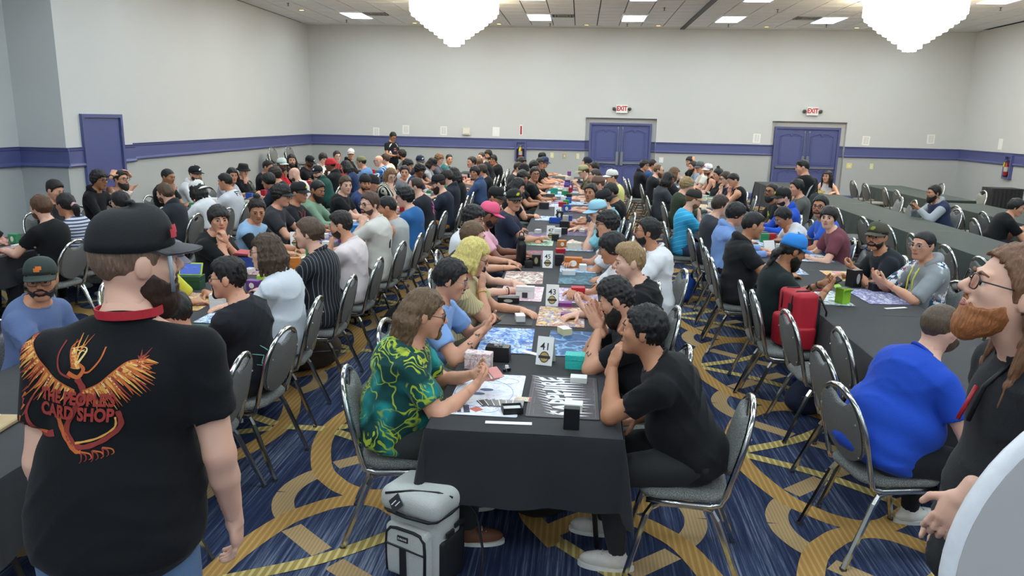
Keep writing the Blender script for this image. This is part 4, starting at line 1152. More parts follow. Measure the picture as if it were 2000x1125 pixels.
    slen = {'tee': .62, 'polo': .64, 'leaf': .72, 'vest': .0, 'vestdark': .0, 'hoodtee': .62, 'jersey': .66, 'tank': 0}.get(kind, 1.0)
    if kind == 'hoodprint': slen = .95
    if kind in ('button',): slen = g.get('slen', .72)
    sl = []
    if kind not in ('tank',): sl += [inflate(p, inf*.75) for p in should[:2]]+[inflate(p, inf*.4) for p in should[2:]]
    else:
        for s in (-1, 1): sl += [cap(Nk-t*.13+R*s*.085+f*.085, Nk-t*.028+R*s*.075, .018, .016), cap(Nk-t*.028+R*s*.075, Nk-t*.13+R*s*.085-f*.1, .016, .018)]
    arms_cloth = []; cuts = []
    if slen > 0:
        for s in (-1, 1):
            S_, E, T = A[s][:3]
            if slen < 1 or kind == 'hoodprint':
                fr = slen; arms_cloth.append(cap(S_, S_+(E-S_)*(fr+.08), .058*aw+.014, .05*aw+.016)); cuts.append((S_+(E-S_)*fr, nrm(E-S_), E))
                if kind == 'hoodprint': pass
            else:
                arms_cloth += [inflate(p, .010) for p in arm_prims(s)]; cuts.append((E+(T-E)*.93, nrm(T-E), T))
    hem = [ell(P-t*.05, (.168*w+.012, .132*w+.012, .07), TR)]
    if pose != 'sit': hem = [ell(P-UPZ*.0, (.172*w+.012, .135*w+.015, .1)), ell(P+t*.1+f*.01, (.17*w+.012, .13*w*b+.012, .2), TR)]
    if kind == 'vestdark':
        for s in (-1, 1): arms_cloth.append(cap(S[s], S[s]+(A[s][1]-S[s])*.2, .075*aw, .07*aw))
    fs = Field(sp+sl+arms_cloth+hem, hsx); fa = Field(sp+sl+arms_cloth+hem, hsx)
    for p in sp: fs.add(p, .05)
    for p in sl: fs.add(p, .03)
    for p in hem: fs.add(p, .03)
    for p in arms_cloth: fa.add(p, .016)
    seed = (Hd[0]*3.1+Hd[1]*1.7) % 6.0
    amp = (.0105, .0105, .008)[lod]
    for pc, dc, far in cuts:    # sleeves end square at their openings
        w_ = fa.win(np.minimum(pc, far)-.1, np.maximum(pc, far)+.1, 0)
        if w_:
            sl_, X, Y, Z = w_; d_ = (X-pc[0])*dc[0]+(Y-pc[1])*dc[1]+(Z-pc[2])*dc[2]
            rad = np.sqrt(np.maximum(0, (X-pc[0])**2+(Y-pc[1])**2+(Z-pc[2])**2-d_**2))
            fa.F[sl_] = np.where((rad < .10) & (d_ > -.03) & (d_ < .14), np.maximum(fa.F[sl_], d_), fa.F[sl_])
    def folds(X, Y, Z):
        q = X*F_[0]+Y*F_[1]; l = X*R_[0]+Y*R_[1]
        r1 = 1-np.abs(np.sin(24*(Z-.55*q+.35*l)+1.9*np.sin(9*l+seed)+1.5*np.sin(11*q-seed)))
        r2 = 1-np.abs(np.sin(19*(Z+.6*q-.5*l)+2.2*np.sin(8*q+2*seed)+1.6*np.sin(10*l)))
        m1 = np.clip(.35+1.6*blobnoise(X, Y, Z, 9, seed), 0, 1); m2 = np.clip(.35+1.6*blobnoise(X, Y, Z, 8, seed+3), 0, 1)
        return -(r1**3)*1.1*m1-(r2**3)*1.0*m2+.3*blobnoise(X, Y, Z, 19, seed)
    X, Y, Z = fs.ax[0][:, None, None], fs.ax[1][None, :, None], fs.ax[2][None, None, :]
    hh_ = np.clip(.5+.5*(fs.F-fa.F)/.02, 0, 1); U = fs.F*(1-hh_)+fa.F*hh_-.02*hh_*(1-hh_)
    near_ = np.abs(U) < .05
    nn_ = nrm(t+f*.42); nc_ = Nk+t*.012; dn_ = (X-nc_[0])*nn_[0]+(Y-nc_[1])*nn_[1]+(Z-nc_[2])*nn_[2]
    if kind != 'tank': U = np.where(dn_ > -.03, np.maximum(U, dn_), U)
    fs.F = np.where(near_, U+amp*g.get('fold', 1.0)*folds(X, Y, Z), U).astype(np.float32)
    V, Q = fs.mesh(); nm = {'tee': 't_shirt', 'leaf': 'shirt', 'button': 'shirt', 'polo': 'polo_shirt', 'hood': 'hoodie', 'hoodprint': 'hoodie', 'hoodtee': 't_shirt', 'ls': 'sweater', 'tank': 'tank_top', 'jacket': 'jacket', 'vest': 'vest', 'vestdark': 'vest', 'jersey': 'jersey'}[kind]
    shirt = place(nm, V, Q, mat); g['_shirt'] = (V, Q, shirt)
    if kind in ('vest', 'vestdark'):     # dark tee beneath: short sleeves
        ar = []
        for s in (-1, 1): ar.append(cap(S[s]+(A[s][1]-S[s])*.05, S[s]+(A[s][1]-S[s])*.66, .064*aw, .06*aw))
        fq = Field(ar, hsx)
        for p in ar: fq.add(p, .01)
        V2, Q2 = fq.mesh(); place('under_shirt', V2, Q2, cloth_mat('#15161a'))
    def ringpts(rr, up, fwd, a0, a1, n): 
        return [Nk+t*(up-.42*rr*1.05*math.cos(a))-f*.005+R*rr*math.sin(a)+f*(rr*1.05*math.cos(a)+fwd) for a in np.linspace(math.radians(a0), math.radians(a1), n)]
    if kind in ('hood', 'hoodtee', 'hoodprint', 'jacket'):
        r = (.075, .012, .0, 50, 310, 9); pts = ringpts(*r); hp = [cap(pts[i], pts[i+1], .026+.012*math.sin(math.pi*i/8), .026+.012*math.sin(math.pi*(i+1)/8)) for i in range(8)]
        hp += [ell(Nk-f*.1-t*.06, (.095, .045, .075), TR)]
        fq = Field(hp, hsx)
        for p in hp: fq.add(p, .02)
        if hat.split(':')[0] != 'hood': V2, Q2 = fq.mesh(); place('hood', V2, Q2, cloth_mat(g.get('hoodcol', '#9a9ea0' if kind == 'hoodprint' else col)))
    elif kind in ('polo', 'button', 'leaf'):
        pts = ringpts(.07, .012, .0, 25, 335, 14); mb = MB()
        mb.tube([p-loc for p in pts], .015, 8, flat=1.0); mb.build('collar', mat, root, True)
    elif lod < 2 and kind in ('tee', 'jersey'):
        pts = ringpts(.068+.02*(w-1), .010, .004, 0, 360, 20)[:-1]; MB().tube([p-loc for p in pts], .0085, 6, closed=True).build('neckband', mat, root, True)
    # trousers and shoes
    pm = cloth_mat(g.get('pants', '#22242b')); pp = [inflate(p, .011) for p in legs]+[inflate(torso[0], .008)]
    if g.get('shorts'): pp = [inflate(cap(LG[s][0], LG[s][0]+(LG[s][1]-LG[s][0])*1.05, .088*lw, .072*lw), .014) for s in (-1, 1)]+[pp[-1]]
    fp = Field(pp, (.021, .033, .042)[lod])
    for p in pp: fp.add(p, .03)
    fp.func(lambda F, X, Y, Z: F+.005*blobnoise(X, Y, Z, 22, seed))
    V, Q = fp.mesh(); place('trousers', V, Q, pm)
    for s in (-1, 1):
        an = LG[s][2]; c = v3(an[0], an[1], 0)
        if pose == 'sit' or g.get('shoes', True):
            if ('shoe', lod) not in LOCAL:
                so = [ell((0, .055, .04), (.044, .135, .045)), cap((0, 0, .05), (0, 0, .09), .045, .043)]
                sdf_piece(('shoe', lod), so, (.011, .016, .022)[lod], .02, fn=lambda F, X, Y, Z: np.maximum(F, -(Z-.002))+0*X)
            me_, sm_ = cached_np(('shoe', lod), LOCAL[('shoe', lod)], plain(g.get('shoe', '#1d1d20'), .6), 'shoe')
            sho = link('shoe', me_, None, root); sho.location = c-loc; sho.rotation_euler = (0, 0, -ba); sho.material_slots[0].link = 'OBJECT'; sho.material_slots[0].material = sm_
            if lod == 0:
                ol = [((.047+.006*math.cos(a_))*math.sin(a_), .055+.142*math.cos(a_)) for a_ in np.linspace(0, 2*math.pi, 25)[:-1]]
                link('sole', cached_mb('sole', lambda: MB().plate(ol[::-1], .0, .022), plain('#dcdad4', .6), 'sole', False), None, sho)
                for k_ in range(4):
                    link('lace', cached_mb(('lace', k_), lambda: MB().tube([(x_, .075+.022*k_, .083-.008*k_) for x_ in (-.022, 0, .022)], .0035, 5), plain('#c9c6c0', .7), 'lace'), None, sho)
    g['_'] = dict(P=P, t=t, f=f, R=R, F=F_, Nk=Nk, A=A, root=root, loc=loc, HM=HM, S=S, hl=hl, Lt=Lt)
    return root
def project_on(g, flat, M, direction, name, mat, off=.004, parent=None):
    """wrap a flat mesh (list of verts, faces) on the shirt by casting along direction; M maps 2D to world"""
    V, Q, shirt = g['_shirt']; bvh = BVHTree.FromPolygons([tuple(v) for v in V], [tuple(q) for q in Q.tolist()])
    loc = g['_']['loc']; out = []; ok = []
    for x, y in flat[0]:
        o = M @ Vector((x, y, 0)); hit = bvh.ray_cast(o, direction)
        ok.append(hit[0] is not None); p = (hit[0]-direction*off) if hit[0] is not None else o
        out.append((p.x-loc[0], p.y-loc[1], p.z))
    fs = [f for f in flat[1] if all(ok[i] for i in f)]
    mi = [flat[2][i] for i, f in enumerate(flat[1]) if all(ok[j] for j in f)] if len(flat) > 2 else None
    if not fs: return None
    mb = MB().add(out, fs)
    if mi: mb.mi = mi
    return mb.build(name, mat, shirt)
def text_flat(txt, size, bold=0.0):
    me = text_mesh(txt, size, 0, bold=bold, res=3); bm = bmesh.new(); bm.from_mesh(me); bmesh.ops.triangulate(bm, faces=bm.faces)
    for _ in range(2):
        le = [e for e in bm.edges if e.calc_length() > size*.25]
        if le: bmesh.ops.subdivide_edges(bm, edges=le, cuts=1); bmesh.ops.triangulate(bm, faces=bm.faces)
    V = [(v.co.x, v.co.y) for v in bm.verts]; bm.verts.index_update(); F = [tuple(v.index for v in f.verts) for f in bm.faces]; bm.free(); bpy.data.meshes.remove(me)
    return V, F
# ------------------------------------------------------------------ seated players
# row and side | head centre | gaze heading, downward tilt | skin | hair | hat | face | top | arms | build | who | where
PEOPLE = """
L2L|-6.42,7.53,1.14|100,5|l|short:#1a1512|-|-|tee:#17181c:blue|tt|1,1|man in black jersey with blue stripes|reaching in at the left edge
L2L|-6.48,8.85,1.20|95,15|l|slick:#17120f|-|-|tee:#23252b|tt|1,1|man with swept black hair|behind the ponytailed woman by the left wall
L2L|-6.42,9.66,1.27|100,5|o|curly:#0f0d0c|-|g|hood:#121316|tt|.95,1|curly-haired youth in black zip hoodie|by the blue side door
L2L|-6.48,10.24,1.23|105,-5|l|fade:#1b1512|-|gB|tee:#d9cfc6:redprint|rr|1,1|bearded man in red-print shirt|with both hands raised to his head
L2L|-6.29,11.15,1.21|100,12|o|crop:#0c0b0b|-|-|tee:#17181b|fc|1,1|crew-cut youth in black tee|holding his fist to his mouth
L2L|-6.17,11.76,1.21|110,3|l|short:#1d1612|cap:#0f1013:white|B|hood:#e4e4e6|tt|1.25,1.2|large bearded man in white hoodie|wearing a black cap by the left wall
L2L|-5.98,12.67,1.13|135,5|t|wavy:#0e0c0c|-|-|tee:#c4c8d0|ff|.95,1|long-haired youth in pale grey tee|leaning on the purple playmat
L2L|-6.04,13.25,1.18|130,8|l|short:#15110f|bucket:#141517|m|ls:#141519|fc|1,1|man in black bucket hat|resting his cheek on one hand
L2L|-6.01,14.27,1.18|95,10|t|fade:#14100e|-|-|tee:#1b1c20|tt|1,1|man with cropped dark hair|behind the red-hooded man
L2L|-5.98,14.90,1.19|115,5|b|short:#14100e|cap:#c9d6cf|B|hood:#b5202b|fc|1,1|bearded man in red hood|with a pale green cap
L2L|-6.00,15.48,1.24|150,0|l|wavy:#1d1613|-|B|tee:#17181b|ff|1.05,1|long-haired bearded man in black tee|beneath the stacked chairs
L2L|-5.87,16.19,1.18|110,25|b|short:#0e0c0b|cap:#101114:white|b|tee:#15161a|tt|1,1|man in black cap looking down|near the far left corner
L2L|-5.83,16.96,1.21|130,15|p|bowl:#2a1c14|-|-|tee:#dcdde0|tt|.95,1|brown-haired youth in white tee|near the far left corner
L2L|-5.78,17.81,1.23|140,5|p|short:#2a1c15|-|g|hood:#8f2a2f|tt|1,1|ruddy man in dark red glasses|at the far left row
L2L|-5.72,18.74,1.24|160,0|l|short:#15110f|cap:#e2e0d8|-|hood:#16171a|ff|1,1|man in cream white cap|with black jacket at far left
L2R|-5.37,7.10,1.22|280,5|p|short:#5b3a22|-|b|tee:#121316|tt|1,1|russet-haired man in black tee|seated back to the camera at far left
L2R|-5.52,7.68,1.18|285,5|t|pony:#120f0e|-|-|tee:#c9ccd6:stripes|tt|1.05,1.1|ponytailed woman in striped top|with a pink scrunchie
L2R|-5.38,8.44,1.13|275,5|l|ponycurl:#141010|-|gb|tee:#2a2c30|ct|1,1|curly ponytailed man in glasses|above the foreground cap
L2R|-5.31,9.30,1.16|275,8|p|short:#5a4330|-|b|jacket:#2a2d33|tt|1.1,1|man in charcoal rain jacket|turned left with short brown hair
L2R|-5.24,9.99,1.14|280,8|b|wavy:#120f0e|capb:#e9e7e2|-|tee:#dedee0|tt|.95,1|man in backwards white cap|wearing a white tee
L2R|-5.21,10.79,1.19|275,8|t|fade:#100e0d|-|-|tee:#d4d5da:ftp|tt|1.05,1|man in white tee lettered on back|with slicked black hair
L2R|-4.98,11.81,1.13|272,12|t|bowl:#14110f|-|-|hood:#1d2433|tt|1,1|black-haired youth in navy hoodie|beside the purple playmat
L2R|-5.11,12.39,1.19|275,8|l|curly:#2c1c14|-|-|tee:#22252c|tt|1,1|man with brown curls|half hidden behind the navy hoodie
L2R|-4.99,12.97,1.15|270,25|p|bald:#3a281c|-|b|tee:#dfe0e4|tt|1,1|bald bearded man in white tee|looking down at his cards
L2R|-4.88,13.85,1.13|200,10|p|short:#2a2320|cap:#1a1b1f:white|b|jacket:#1c4a43|tt|1.1,1|man in black cap with green jacket|facing the camera
L2R|-4.93,14.75,1.22|270,8|b|short:#15110f|beanie:#c3202a|-|jacket:#222326|tc|1.05,1|man in bright red beanie|with a dark jacket
L2R|-4.84,15.46,1.14|268,12|l|wavy:#100e0e|-|-|tee:#1d3357|tt|1,1|black-haired player in navy tee|beside the red beanie
L2R|-4.81,16.50,1.18|270,5|l|short:#1c1512|cap:#7d7a58|-|tee:#5b82b5|tt|1.05,1|man in olive cap and blue tee|with his back turned
L2R|-4.66,17.39,1.17|265,8|p|bald:#6b4a35|-|g|tee:#3b74b8:plaid|tt|1,1|balding man in blue plaid shirt|wearing glasses
L2R|-4.65,17.97,1.18|272,5|p|short:#3a271b|-|-|tee:#d8cfbd|tt|1.1,1|brown-haired man in cream tee|below the standing official
L2R|-4.62,19.54,1.22|280,0|t|curly:#17120f|-|b|tee:#5d6066|tt|1.1,1|curly-haired bearded man in grey tee|beside the standing official
L1L|-3.19,4.15,1.19|150,3|t|short:#15110f|cap:#2f3b36:orange|gb|tee:#5b6c92|lt|1.1,1.1|bearded man in dark green cap|with blue tee, watching the camera
L1L|-3.09,5.41,1.11|95,25|t|short:#1a1512|cap:#6f6a75:white|-|tee:#d8d24b|tt|1,1|player in yellow tee and grey cap|writing beside the tablet
L1L|-3.32,6.70,1.22|140,5|l|bowl:#1d1512|-|-|tee:#141518|cc|1.1,1.1|bowl-cut youth in black tee|with clasped hands raised
L1L|-3.31,7.53,1.21|150,20|t|bun:#1b1411|-|-|vest:#8fb0cf|tt|.95,1|youth with a topknot and denim vest|looking down
L1L|-3.44,8.52,1.26|95,8|l|curly:#1a1411|cap:#2b2c2d|g|tee:#34353a|tt|1,1|man in charcoal cap and printed tee|in profile
L1L|-3.45,9.10,1.24|100,5|t|short:#15110f|cap:#191a1c:yellow|-|tee:#1f2127:lanyard|tt|1.1,1.1|man in black cap with red lanyard|facing right
L1L|-3.42,9.68,1.22|110,15|o|fade:#120f0e|-|B|ls:#7f9d83|tt|1.1,1.1|bearded man in sage green sweater|looking down
L1L|-3.27,10.43,1.23|140,8|p|short:#4a3524|-|-|tee:#16171a|ff|1.1,1.1|brown-haired man in black tee|with forearms on the table
L1L|-3.18,11.10,1.20|150,5|t|short:#1a1411|capb:#191a1c:yellow|b|ls:#33436f|tt|1,1|bearded man in backwards black cap|wearing a navy top
L1L|-3.23,11.68,1.16|95,15|l|short:#120f0e|beanie:#151619|-|ls:#6a2f2c|tt|1,1|player in black beanie|with dark red sleeves
L1L|-3.23,12.84,1.19|140,20|p|wavy:#80603f|-|g|tee:#cfc9b8:bwstripes|fc|.95,1|sandy-haired player in striped shirt|with black and cream stripes
L1L|-3.17,13.65,1.19|170,3|l|short:#1c1512|-|-|tee:#6d7278|tt|1,1|smiling man in slate grey tee|facing the camera
L1L|-3.12,14.75,1.16|110,25|b|curly:#0f0d0c|-|-|tee:#2e3d58|ff|1,1|dark curly-haired man in denim tee|bent over his cards
L1L|-3.49,15.33,1.21|100,15|t|curly:#15110f|-|-|tee:#d9dadd|tt|1,1|curly-haired man in white tee|far along the left table
L1L|-3.41,16.15,1.25|140,8|t|short:#14100e|cap:#1e2c42:white|-|tee:#252a35|tt|1,1|man in navy cap with pale emblem|far along the left table
L1L|-3.26,16.73,1.17|110,25|p|wavy:#241a15|cap:#17181b|-|hood:#a9abb0|tt|1,1|man in black cap and grey hoodie|looking down
L1L|-3.33,17.96,1.21|110,20|p|curly:#7a5a3c|-|-|tee:#555a63|tt|1,1|man with light brown curls|near the far wall
L1L|-3.19,18.54,1.19|150,5|l|crop:#15110f|-|-|tee:#2f6f77|tt|1,1|cropped-haired man in teal shirt|near the far wall
L1R|-2.15,3.75,1.13|280,15|l|fade:#1b1815|-|-|tee:#c43a55|tt|.85,.9|person in crimson tee|hidden behind the foreground man
L1R|-2.11,4.33,1.20|265,2|l|slick:#1a1614|-|gG|vestdark:#1f2126|ff|1.1,1.1|goateed man in black sleeveless jacket|with slicked hair and glasses
L1R|-2.19,5.09,1.23|255,3|p|shoulder:#4a3626|-|g|button:#d5dae0|ft|1.15,1.15|person in white button shirt|with shoulder-length brown hair
L1R|-2.17,5.88,1.25|262,3|p|manbun:#5a4534|-|G|button:#26282d:pin|tt|1.15,1|man in black pinstripe shirt|with hair tied back
L1R|-2.16,6.71,1.20|268,8|l|slick:#1f1712|-|gb|button:#e5d8d8|ct|1.1,1|man in pale pink shirt|with spiky dark hair and glasses
L1R|-2.16,7.67,1.29|215,2|p|short:#4b3524|-|gb|tee:#d5d1c8|ct|1,1|bearded man in oatmeal tee|wearing glasses and a shoulder strap
L1R|-2.12,8.25,1.19|265,12|t|fade:#100e0d|-|-|tank:#b4b5b3|tt|1.1,1|muscular man in grey tank top|with black cropped hair
L1R|-2.17,9.32,1.20|268,5|p|curly:#120f0e|-|gm|tee:#2e669f|tt|1.15,1.1|man in blue tee with black curls|and a grey shoulder strap
L1R|-2.27,10.39,1.24|268,10|p|receding:#2f2119|-|-|tee:#22232b:pink|tt|1.1,1|man in black jersey with pink print|facing away
L1R|-2.12,11.35,1.21|268,12|p|short:#3a281d|cap:#17181a|B|tee:#232a3a|tt|1,1|bearded man in black cap and navy tee|in profile
L1R|-2.21,12.58,1.21|268,12|p|short:#241a15|-|g|hood:#2a2d38|tt|1,1|man in dark hoodie with red print|wearing glasses
L1R|-2.20,13.22,1.20|268,10|l|wavy:#15110f|-|-|ls:#1d1f22|tt|1,1|black-haired player in charcoal top|halfway down the left table
L1R|-1.97,14.28,1.18|200,0|t|bowl:#1a1411|-|-|hood:#3f5378|tt|1,1|youth in denim-blue hoodie|looking back at the camera
L1R|-1.92,14.90,1.18|268,5|l|short:#3a2a20|-|-|tee:#1a1b20|tt|1,1|man in black tee past the blue hoodie|sitting upright
L1R|-2.38,16.73,1.23|230,0|l|short:#241a15|-|m|tee:#3d4048|tt|1,1|moustached man in charcoal tee|far down the left table
L1R|-2.33,17.45,1.17|268,5|l|short:#6a4a30|-|-|tee:#24262c|tt|1,1|light brown-haired man in dark tee|far down the left table
L1R|-2.42,18.72,1.25|215,3|p|crop:#3b2a1f|-|-|tee:#202227:whiteband|tt|1.05,1|tall man in black and white top|near the far wall
L1R|-2.19,19.30,1.16|200,-3|t|bowl:#120f0e|-|g|tee:#191a1e|tt|1.1,1|man in black tee with thin glasses|at the end of the left row
L1R|-2.41,20.03,1.24|215,3|l|curly:#15110f|-|b|tee:#17181b|tt|1,1|man with bushy black hair|near the far wall
CL|-0.76,3.70,1.20|75,12|l|longswept:#6b5238|-|gG|leaf:#12403f|hh|1.2,1.2|man in green leaf-print shirt|with long brown hair, shuffling cards
CL|-0.77,4.56,1.20|85,15|l|short:#17120f|-|gm|polo:#86a9dc|hh|1.05,1|man in light blue polo|looking at a phone
CL|-0.74,5.33,1.20|80,18|l|blond:#e8d27c|-|g|tee:#cbb98c:rib|tc|1.15,1.1|person with bleached blond hair|in ribbed tan top
CL|-0.87,6.25,1.21|85,12|p|short:#6a5138|-|-|tee:#1d222e|tt|1,1|sandy-haired man in navy tee|half hidden behind the blond hair
CL|-1.00,7.21,1.23|110,10|l|curly:#16110f|-|g|tee:#e3e3e5|tt|1.05,1|man with black curls and white tee|wearing round glasses
CL|-0.92,7.79,1.20|75,25|b|fade:#120f0e|cap2:#ee5f86|b|tee:#edb4c4|tt|1.2,1.2|man in pink cap and pink tee|with one tattooed arm reaching out
CL|-0.75,8.87,1.25|150,2|l|short:#120f0e|cap:#1f2320:yellow|g|tee:#2b3145|ff|1,1|man in black cap and navy tee with glasses|arms crossed on the table
CL|-1.03,9.45,1.22|110,15|t|short:#15110f|cap:#17181b:white|-|tee:#17181b|cf|1.1,1|man in black cap with white emblem|propping his head on one hand
CL|-0.89,11.13,1.21|95,25|l|wavy:#0e0d0d|-|-|tee:#191a1d|fc|1,1|long-haired player in black tee|with fist against the face
CL|-0.95,12.91,1.21|140,10|t|bowl:#100e0e|-|-|tee:#1b1c20|tt|1,1|black-haired man in dark tee|behind the long-haired player
CL|-0.78,13.49,1.24|160,3|t|short:#120f0e|-|g|tee:#16171a|ff|1.05,1|broad man in black tee with silver glasses|arms folded on the table
CL|-1.06,14.63,1.22|95,12|l|short:#120f0e|beanie:#121316|-|tee:#25262b|tt|1,1|player in black beanie at centre table|near the doors
CL|-1.20,15.22,1.23|100,5|p|receding:#3a2a20|-|-|tee:#2b2c31|tt|1,1|man with receding brown hair|far down the centre table
CL|-0.95,16.14,1.21|120,10|t|bowl:#14110f|-|-|tee:#1d1e22|tt|1,1|man with black fringe|far down the centre table
CL|-1.26,16.72,1.24|110,5|l|curly:#15110f|-|-|tee:#2a2b30|tt|1,1|man with tousled black curls|far down the centre table
CL|-0.89,17.39,1.21|150,5|l|bowl:#100e0d|-|g|tee:#151619|tt|1,1|youth in glasses with bowl-cut hair|far down the centre table
CL|-0.83,18.04,1.20|110,15|l|short:#15110f|cap:#27335c|-|tee:#16171b|tt|1,1|man in navy blue cap and black tee|near the far end of the centre table
CL|-0.98,20.02,1.21|110,10|l|short:#15110f|cap:#15161a|-|tee:#202126|tt|1,1|man in black cap at the far end|of the centre table
CR|0.34,3.56,1.20|283,-3|t|short2:#14110f|-|m|tee:#131417|cl|1.15,1.1|man in black tee resting chin on fist|at the near end of the centre table
CR|0.25,4.31,1.17|285,22|l|curlytop:#1d1815|-|B|tee:#16171b|ww|1.1,1.1|bearded man with tattooed forearms|hands pressed together at his forehead
CR|0.38,5.26,1.22|262,3|p|quiff:#a5855c|-|-|tee:#141519|ht|1.15,1.1|blond man in black tee|with swept-back hair
CR|0.29,6.09,1.18|278,15|t|bowl:#0f0e0e|-|g|tee:#dfe0e4|ff|.95,1|black-haired man in white tee|with wire glasses and clasped hands
CR|0.62,6.67,1.24|275,-5|t|short:#100e0d|-|gb|polo:#e4e4e6|tt|1.15,1.1|man in white polo|with trimmed dark beard, looking up
CR|0.29,7.38,1.20|262,3|l|curly:#15110f|-|gG|tee:#e2e2e4|ff|1.05,1|man in square glasses and pale tee|with wavy black hair
CR|0.23,8.60,1.18|255,15|p|short:#8a6a4c|cap:#9fd2e8|g|tee:#8fd0dc|cf|1,1|man in light blue cap|with turquoise sleeves
CR|0.32,9.72,1.20|268,10|p|short:#2a1f18|capb:#1a1b1d|-|polo:#8fc7d4|ct|1,1|man in backwards black cap with aqua polo|leaning on one elbow
CR|0.17,10.30,1.23|205,0|t|short:#14110f|-|-|tee:#2a4a5a|tt|1,1|young man looking over his shoulder|with short black hair
CR|0.46,10.88,1.20|262,15|t|short:#0f0d0d|-|b|tee:#151619|tt|1.1,1|bearded man in black tee beside aqua polo|arm on the table
CR|0.31,12.12,1.20|262,10|p|short:#6a4a36|cap:#75574c|-|tee:#a9644f|tt|1.05,1|ruddy man in brown cap|midway down the centre table
CR|0.57,13.34,1.23|262,5|l|short:#2a1f18|cap:#ece9e2|-|tee:#e5df8e|tr|1.05,1|man in white cap and yellow tee|scratching the back of his head
CR|0.28,13.92,1.22|275,3|p|crop:#4a4038|-|g|tee:#55503c:camo|tt|1,1|greying man in camouflage tee|wearing glasses
CR|0.09,15.42,1.18|265,15|p|short:#3a2a20|cap:#a9a479|-|tee:#5a553c:camo|hh|1,1|man in khaki cap|holding his cards up
CR|0.31,16.37,1.20|268,5|t|short:#120f0e|-|-|tee:#1a1b1f|tt|1,1|dark-haired man behind the khaki cap|near the double doors
CR|0.16,18.08,1.20|272,5|p|wavy:#7a5a3a|hood:#1d2230|-|hood:#1d2230|tt|1,1|player with navy hood up|at the far end by the doors
R1L|1.77,6.26,1.18|80,20|o|longtail:#14110f|cap2:#2b86d9:mark|B|tee:#1b2424|hh|1.15,1.1|bearded man in bright blue cap|checking his phone
R1L|1.68,7.35,1.24|82,8|t|fade:#141110|-|-|hoodtee:#1f2022|tt|1.15,1.1|man in black hooded tee|with his back turned
R1L|1.77,8.60,1.20|85,15|l|bowl:#100f10|-|g|hood:#7c9bd0|tt|1.05,1.1|glasses wearer in sky blue hoodie|leaning over the table
R1L|1.74,9.39,1.21|80,8|p|short:#3a2a21|-|-|tee:#3b3d44|tt|1,1|brown-haired man in dark grey tee|facing away
R1L|1.50,9.99,1.21|85,12|p|short:#7a5334|cap:#2a2823:tanbrim|b|jersey:#35a7d6|tc|1.05,1|man in cyan jersey|with black and tan cap
R1L|1.76,12.54,1.19|85,12|p|curly:#a08458|beanie:#7d8a6c|-|ls:#3e4a38:knit|tt|1,1|player in sage beanie and green knit|with blond curls
R1L|1.57,13.54,1.20|80,12|b|dread:#130f0e|-|g|tee:#3a3f46|tt|1.15,1.1|person with dreadlocks|in dark grey tee
R1L|1.86,15.08,1.20|85,10|p|wavy:#6a4a2e|-|-|tee:#23262e|tt|1,1|player with long auburn hair|behind the dreadlocks
R1L|1.66,16.08,1.20|100,3|p|receding:#6a4a30|-|gB|ls:#1e2127|tt|1.1,1|balding bearded man in black sweater|wearing glasses
R1L|1.48,17.49,1.22|130,0|l|bowl:#120f0f|-|g|hood:#1f2126|ff|1.1,1|person in black hoodie by the doors|with black centre-parted hair
R1L|1.77,18.71,1.17|95,5|l|short:#14110f|-|-|tee:#33517c|tt|1.1,1|dark-haired man in blue tee|at the far right table
R1R|2.92,6.57,1.22|240,3|l|crop:#100e0e|-|g|hoodprint:#8b9093|hh|1.05,1|young man in printed grey hoodie|with square glasses and yellow drawstrings
R1R|2.76,7.15,1.20|225,0|t|short:#14110f|cap:#4d4a3c:green|b|tee:#1d2228|ht|1.1,1.1|bearded man in olive cap|with tattooed arms
R1R|2.73,8.46,1.21|210,3|p|bowl:#15110f|-|-|tee:#74404a|tt|.85,.9|youth in maroon tee|with shaggy black hair
R1R|2.81,9.04,1.27|215,0|t|short:#14110f|-|gb|tee:#2b5cc2:script|tt|1.1,1.1|man in blue lettered tee|with goatee and glasses
R1R|2.56,9.62,1.06|262,35|t|short:#120f0e|-|g|tee:#d9d9da|tt|1,1|man in white tee bowing low|over his cards
R1R|2.81,10.68,1.21|262,12|p|short:#1a1512|cap:#16171a:yellow|b|hood:#2553c0|tt|1.05,1|person in royal blue hood|with a black cap
R1R|2.79,11.26,1.24|225,0|o|crop:#1a1614|-|Bg|tee:#1b1e22:splash|ff|1.2,1.2|goateed man in black tee with lime print|behind the blue hood
R1R|3.30,11.84,1.26|262,8|l|short:#120f0e|-|-|tee:#5b5c58|tt|1,1|dark-haired man in grey tee|beside the standing bag carrier
R1R|2.81,14.13,1.18|262,20|l|fade:#14100f|-|g|tank:#15161a|cc|1.1,1|man in black tank top|with bare arms and chin on hand
R1R|2.81,14.90,1.16|262,15|p|short:#3a2a20|-|g|tee:#20283a|cc|1,1|man in glasses with hands at mouth|beside the black tank top
R1R|2.79,15.59,1.18|262,15|l|bun:#15110f|-|-|ls:#1e1f23|cf|1,1|player with high bun|covering the face with a hand
R1R|2.77,16.72,1.20|235,5|l|short:#2a1f18|cap:#f1eef0:red|b|tank:#141519|ff|1.05,1|man in white cap and black vest|at the far right table
R1R|2.77,17.85,1.19|235,8|l|short:#241a15|cap:#5b5e62|-|tee:#d8d6cd|tt|1.05,1|man in grey cap and cream tee|at the far right table
R1R|2.69,18.43,1.17|245,5|l|short:#1b1512|-|B|tee:#8293a6|tt|1.1,1|bearded man in blue-grey tee|at the far right table
R1R|2.87,20.26,1.19|235,5|l|curly:#120f0e|-|-|tee:#17181b|rt|1.05,1|curly-haired man raising one palm|at the far end
"""
PANTS = ['#22242b', '#1b1c20', '#2a3348', '#3b4a68', '#30302e', '#4a4c50', '#1f2430', '#5a5344']
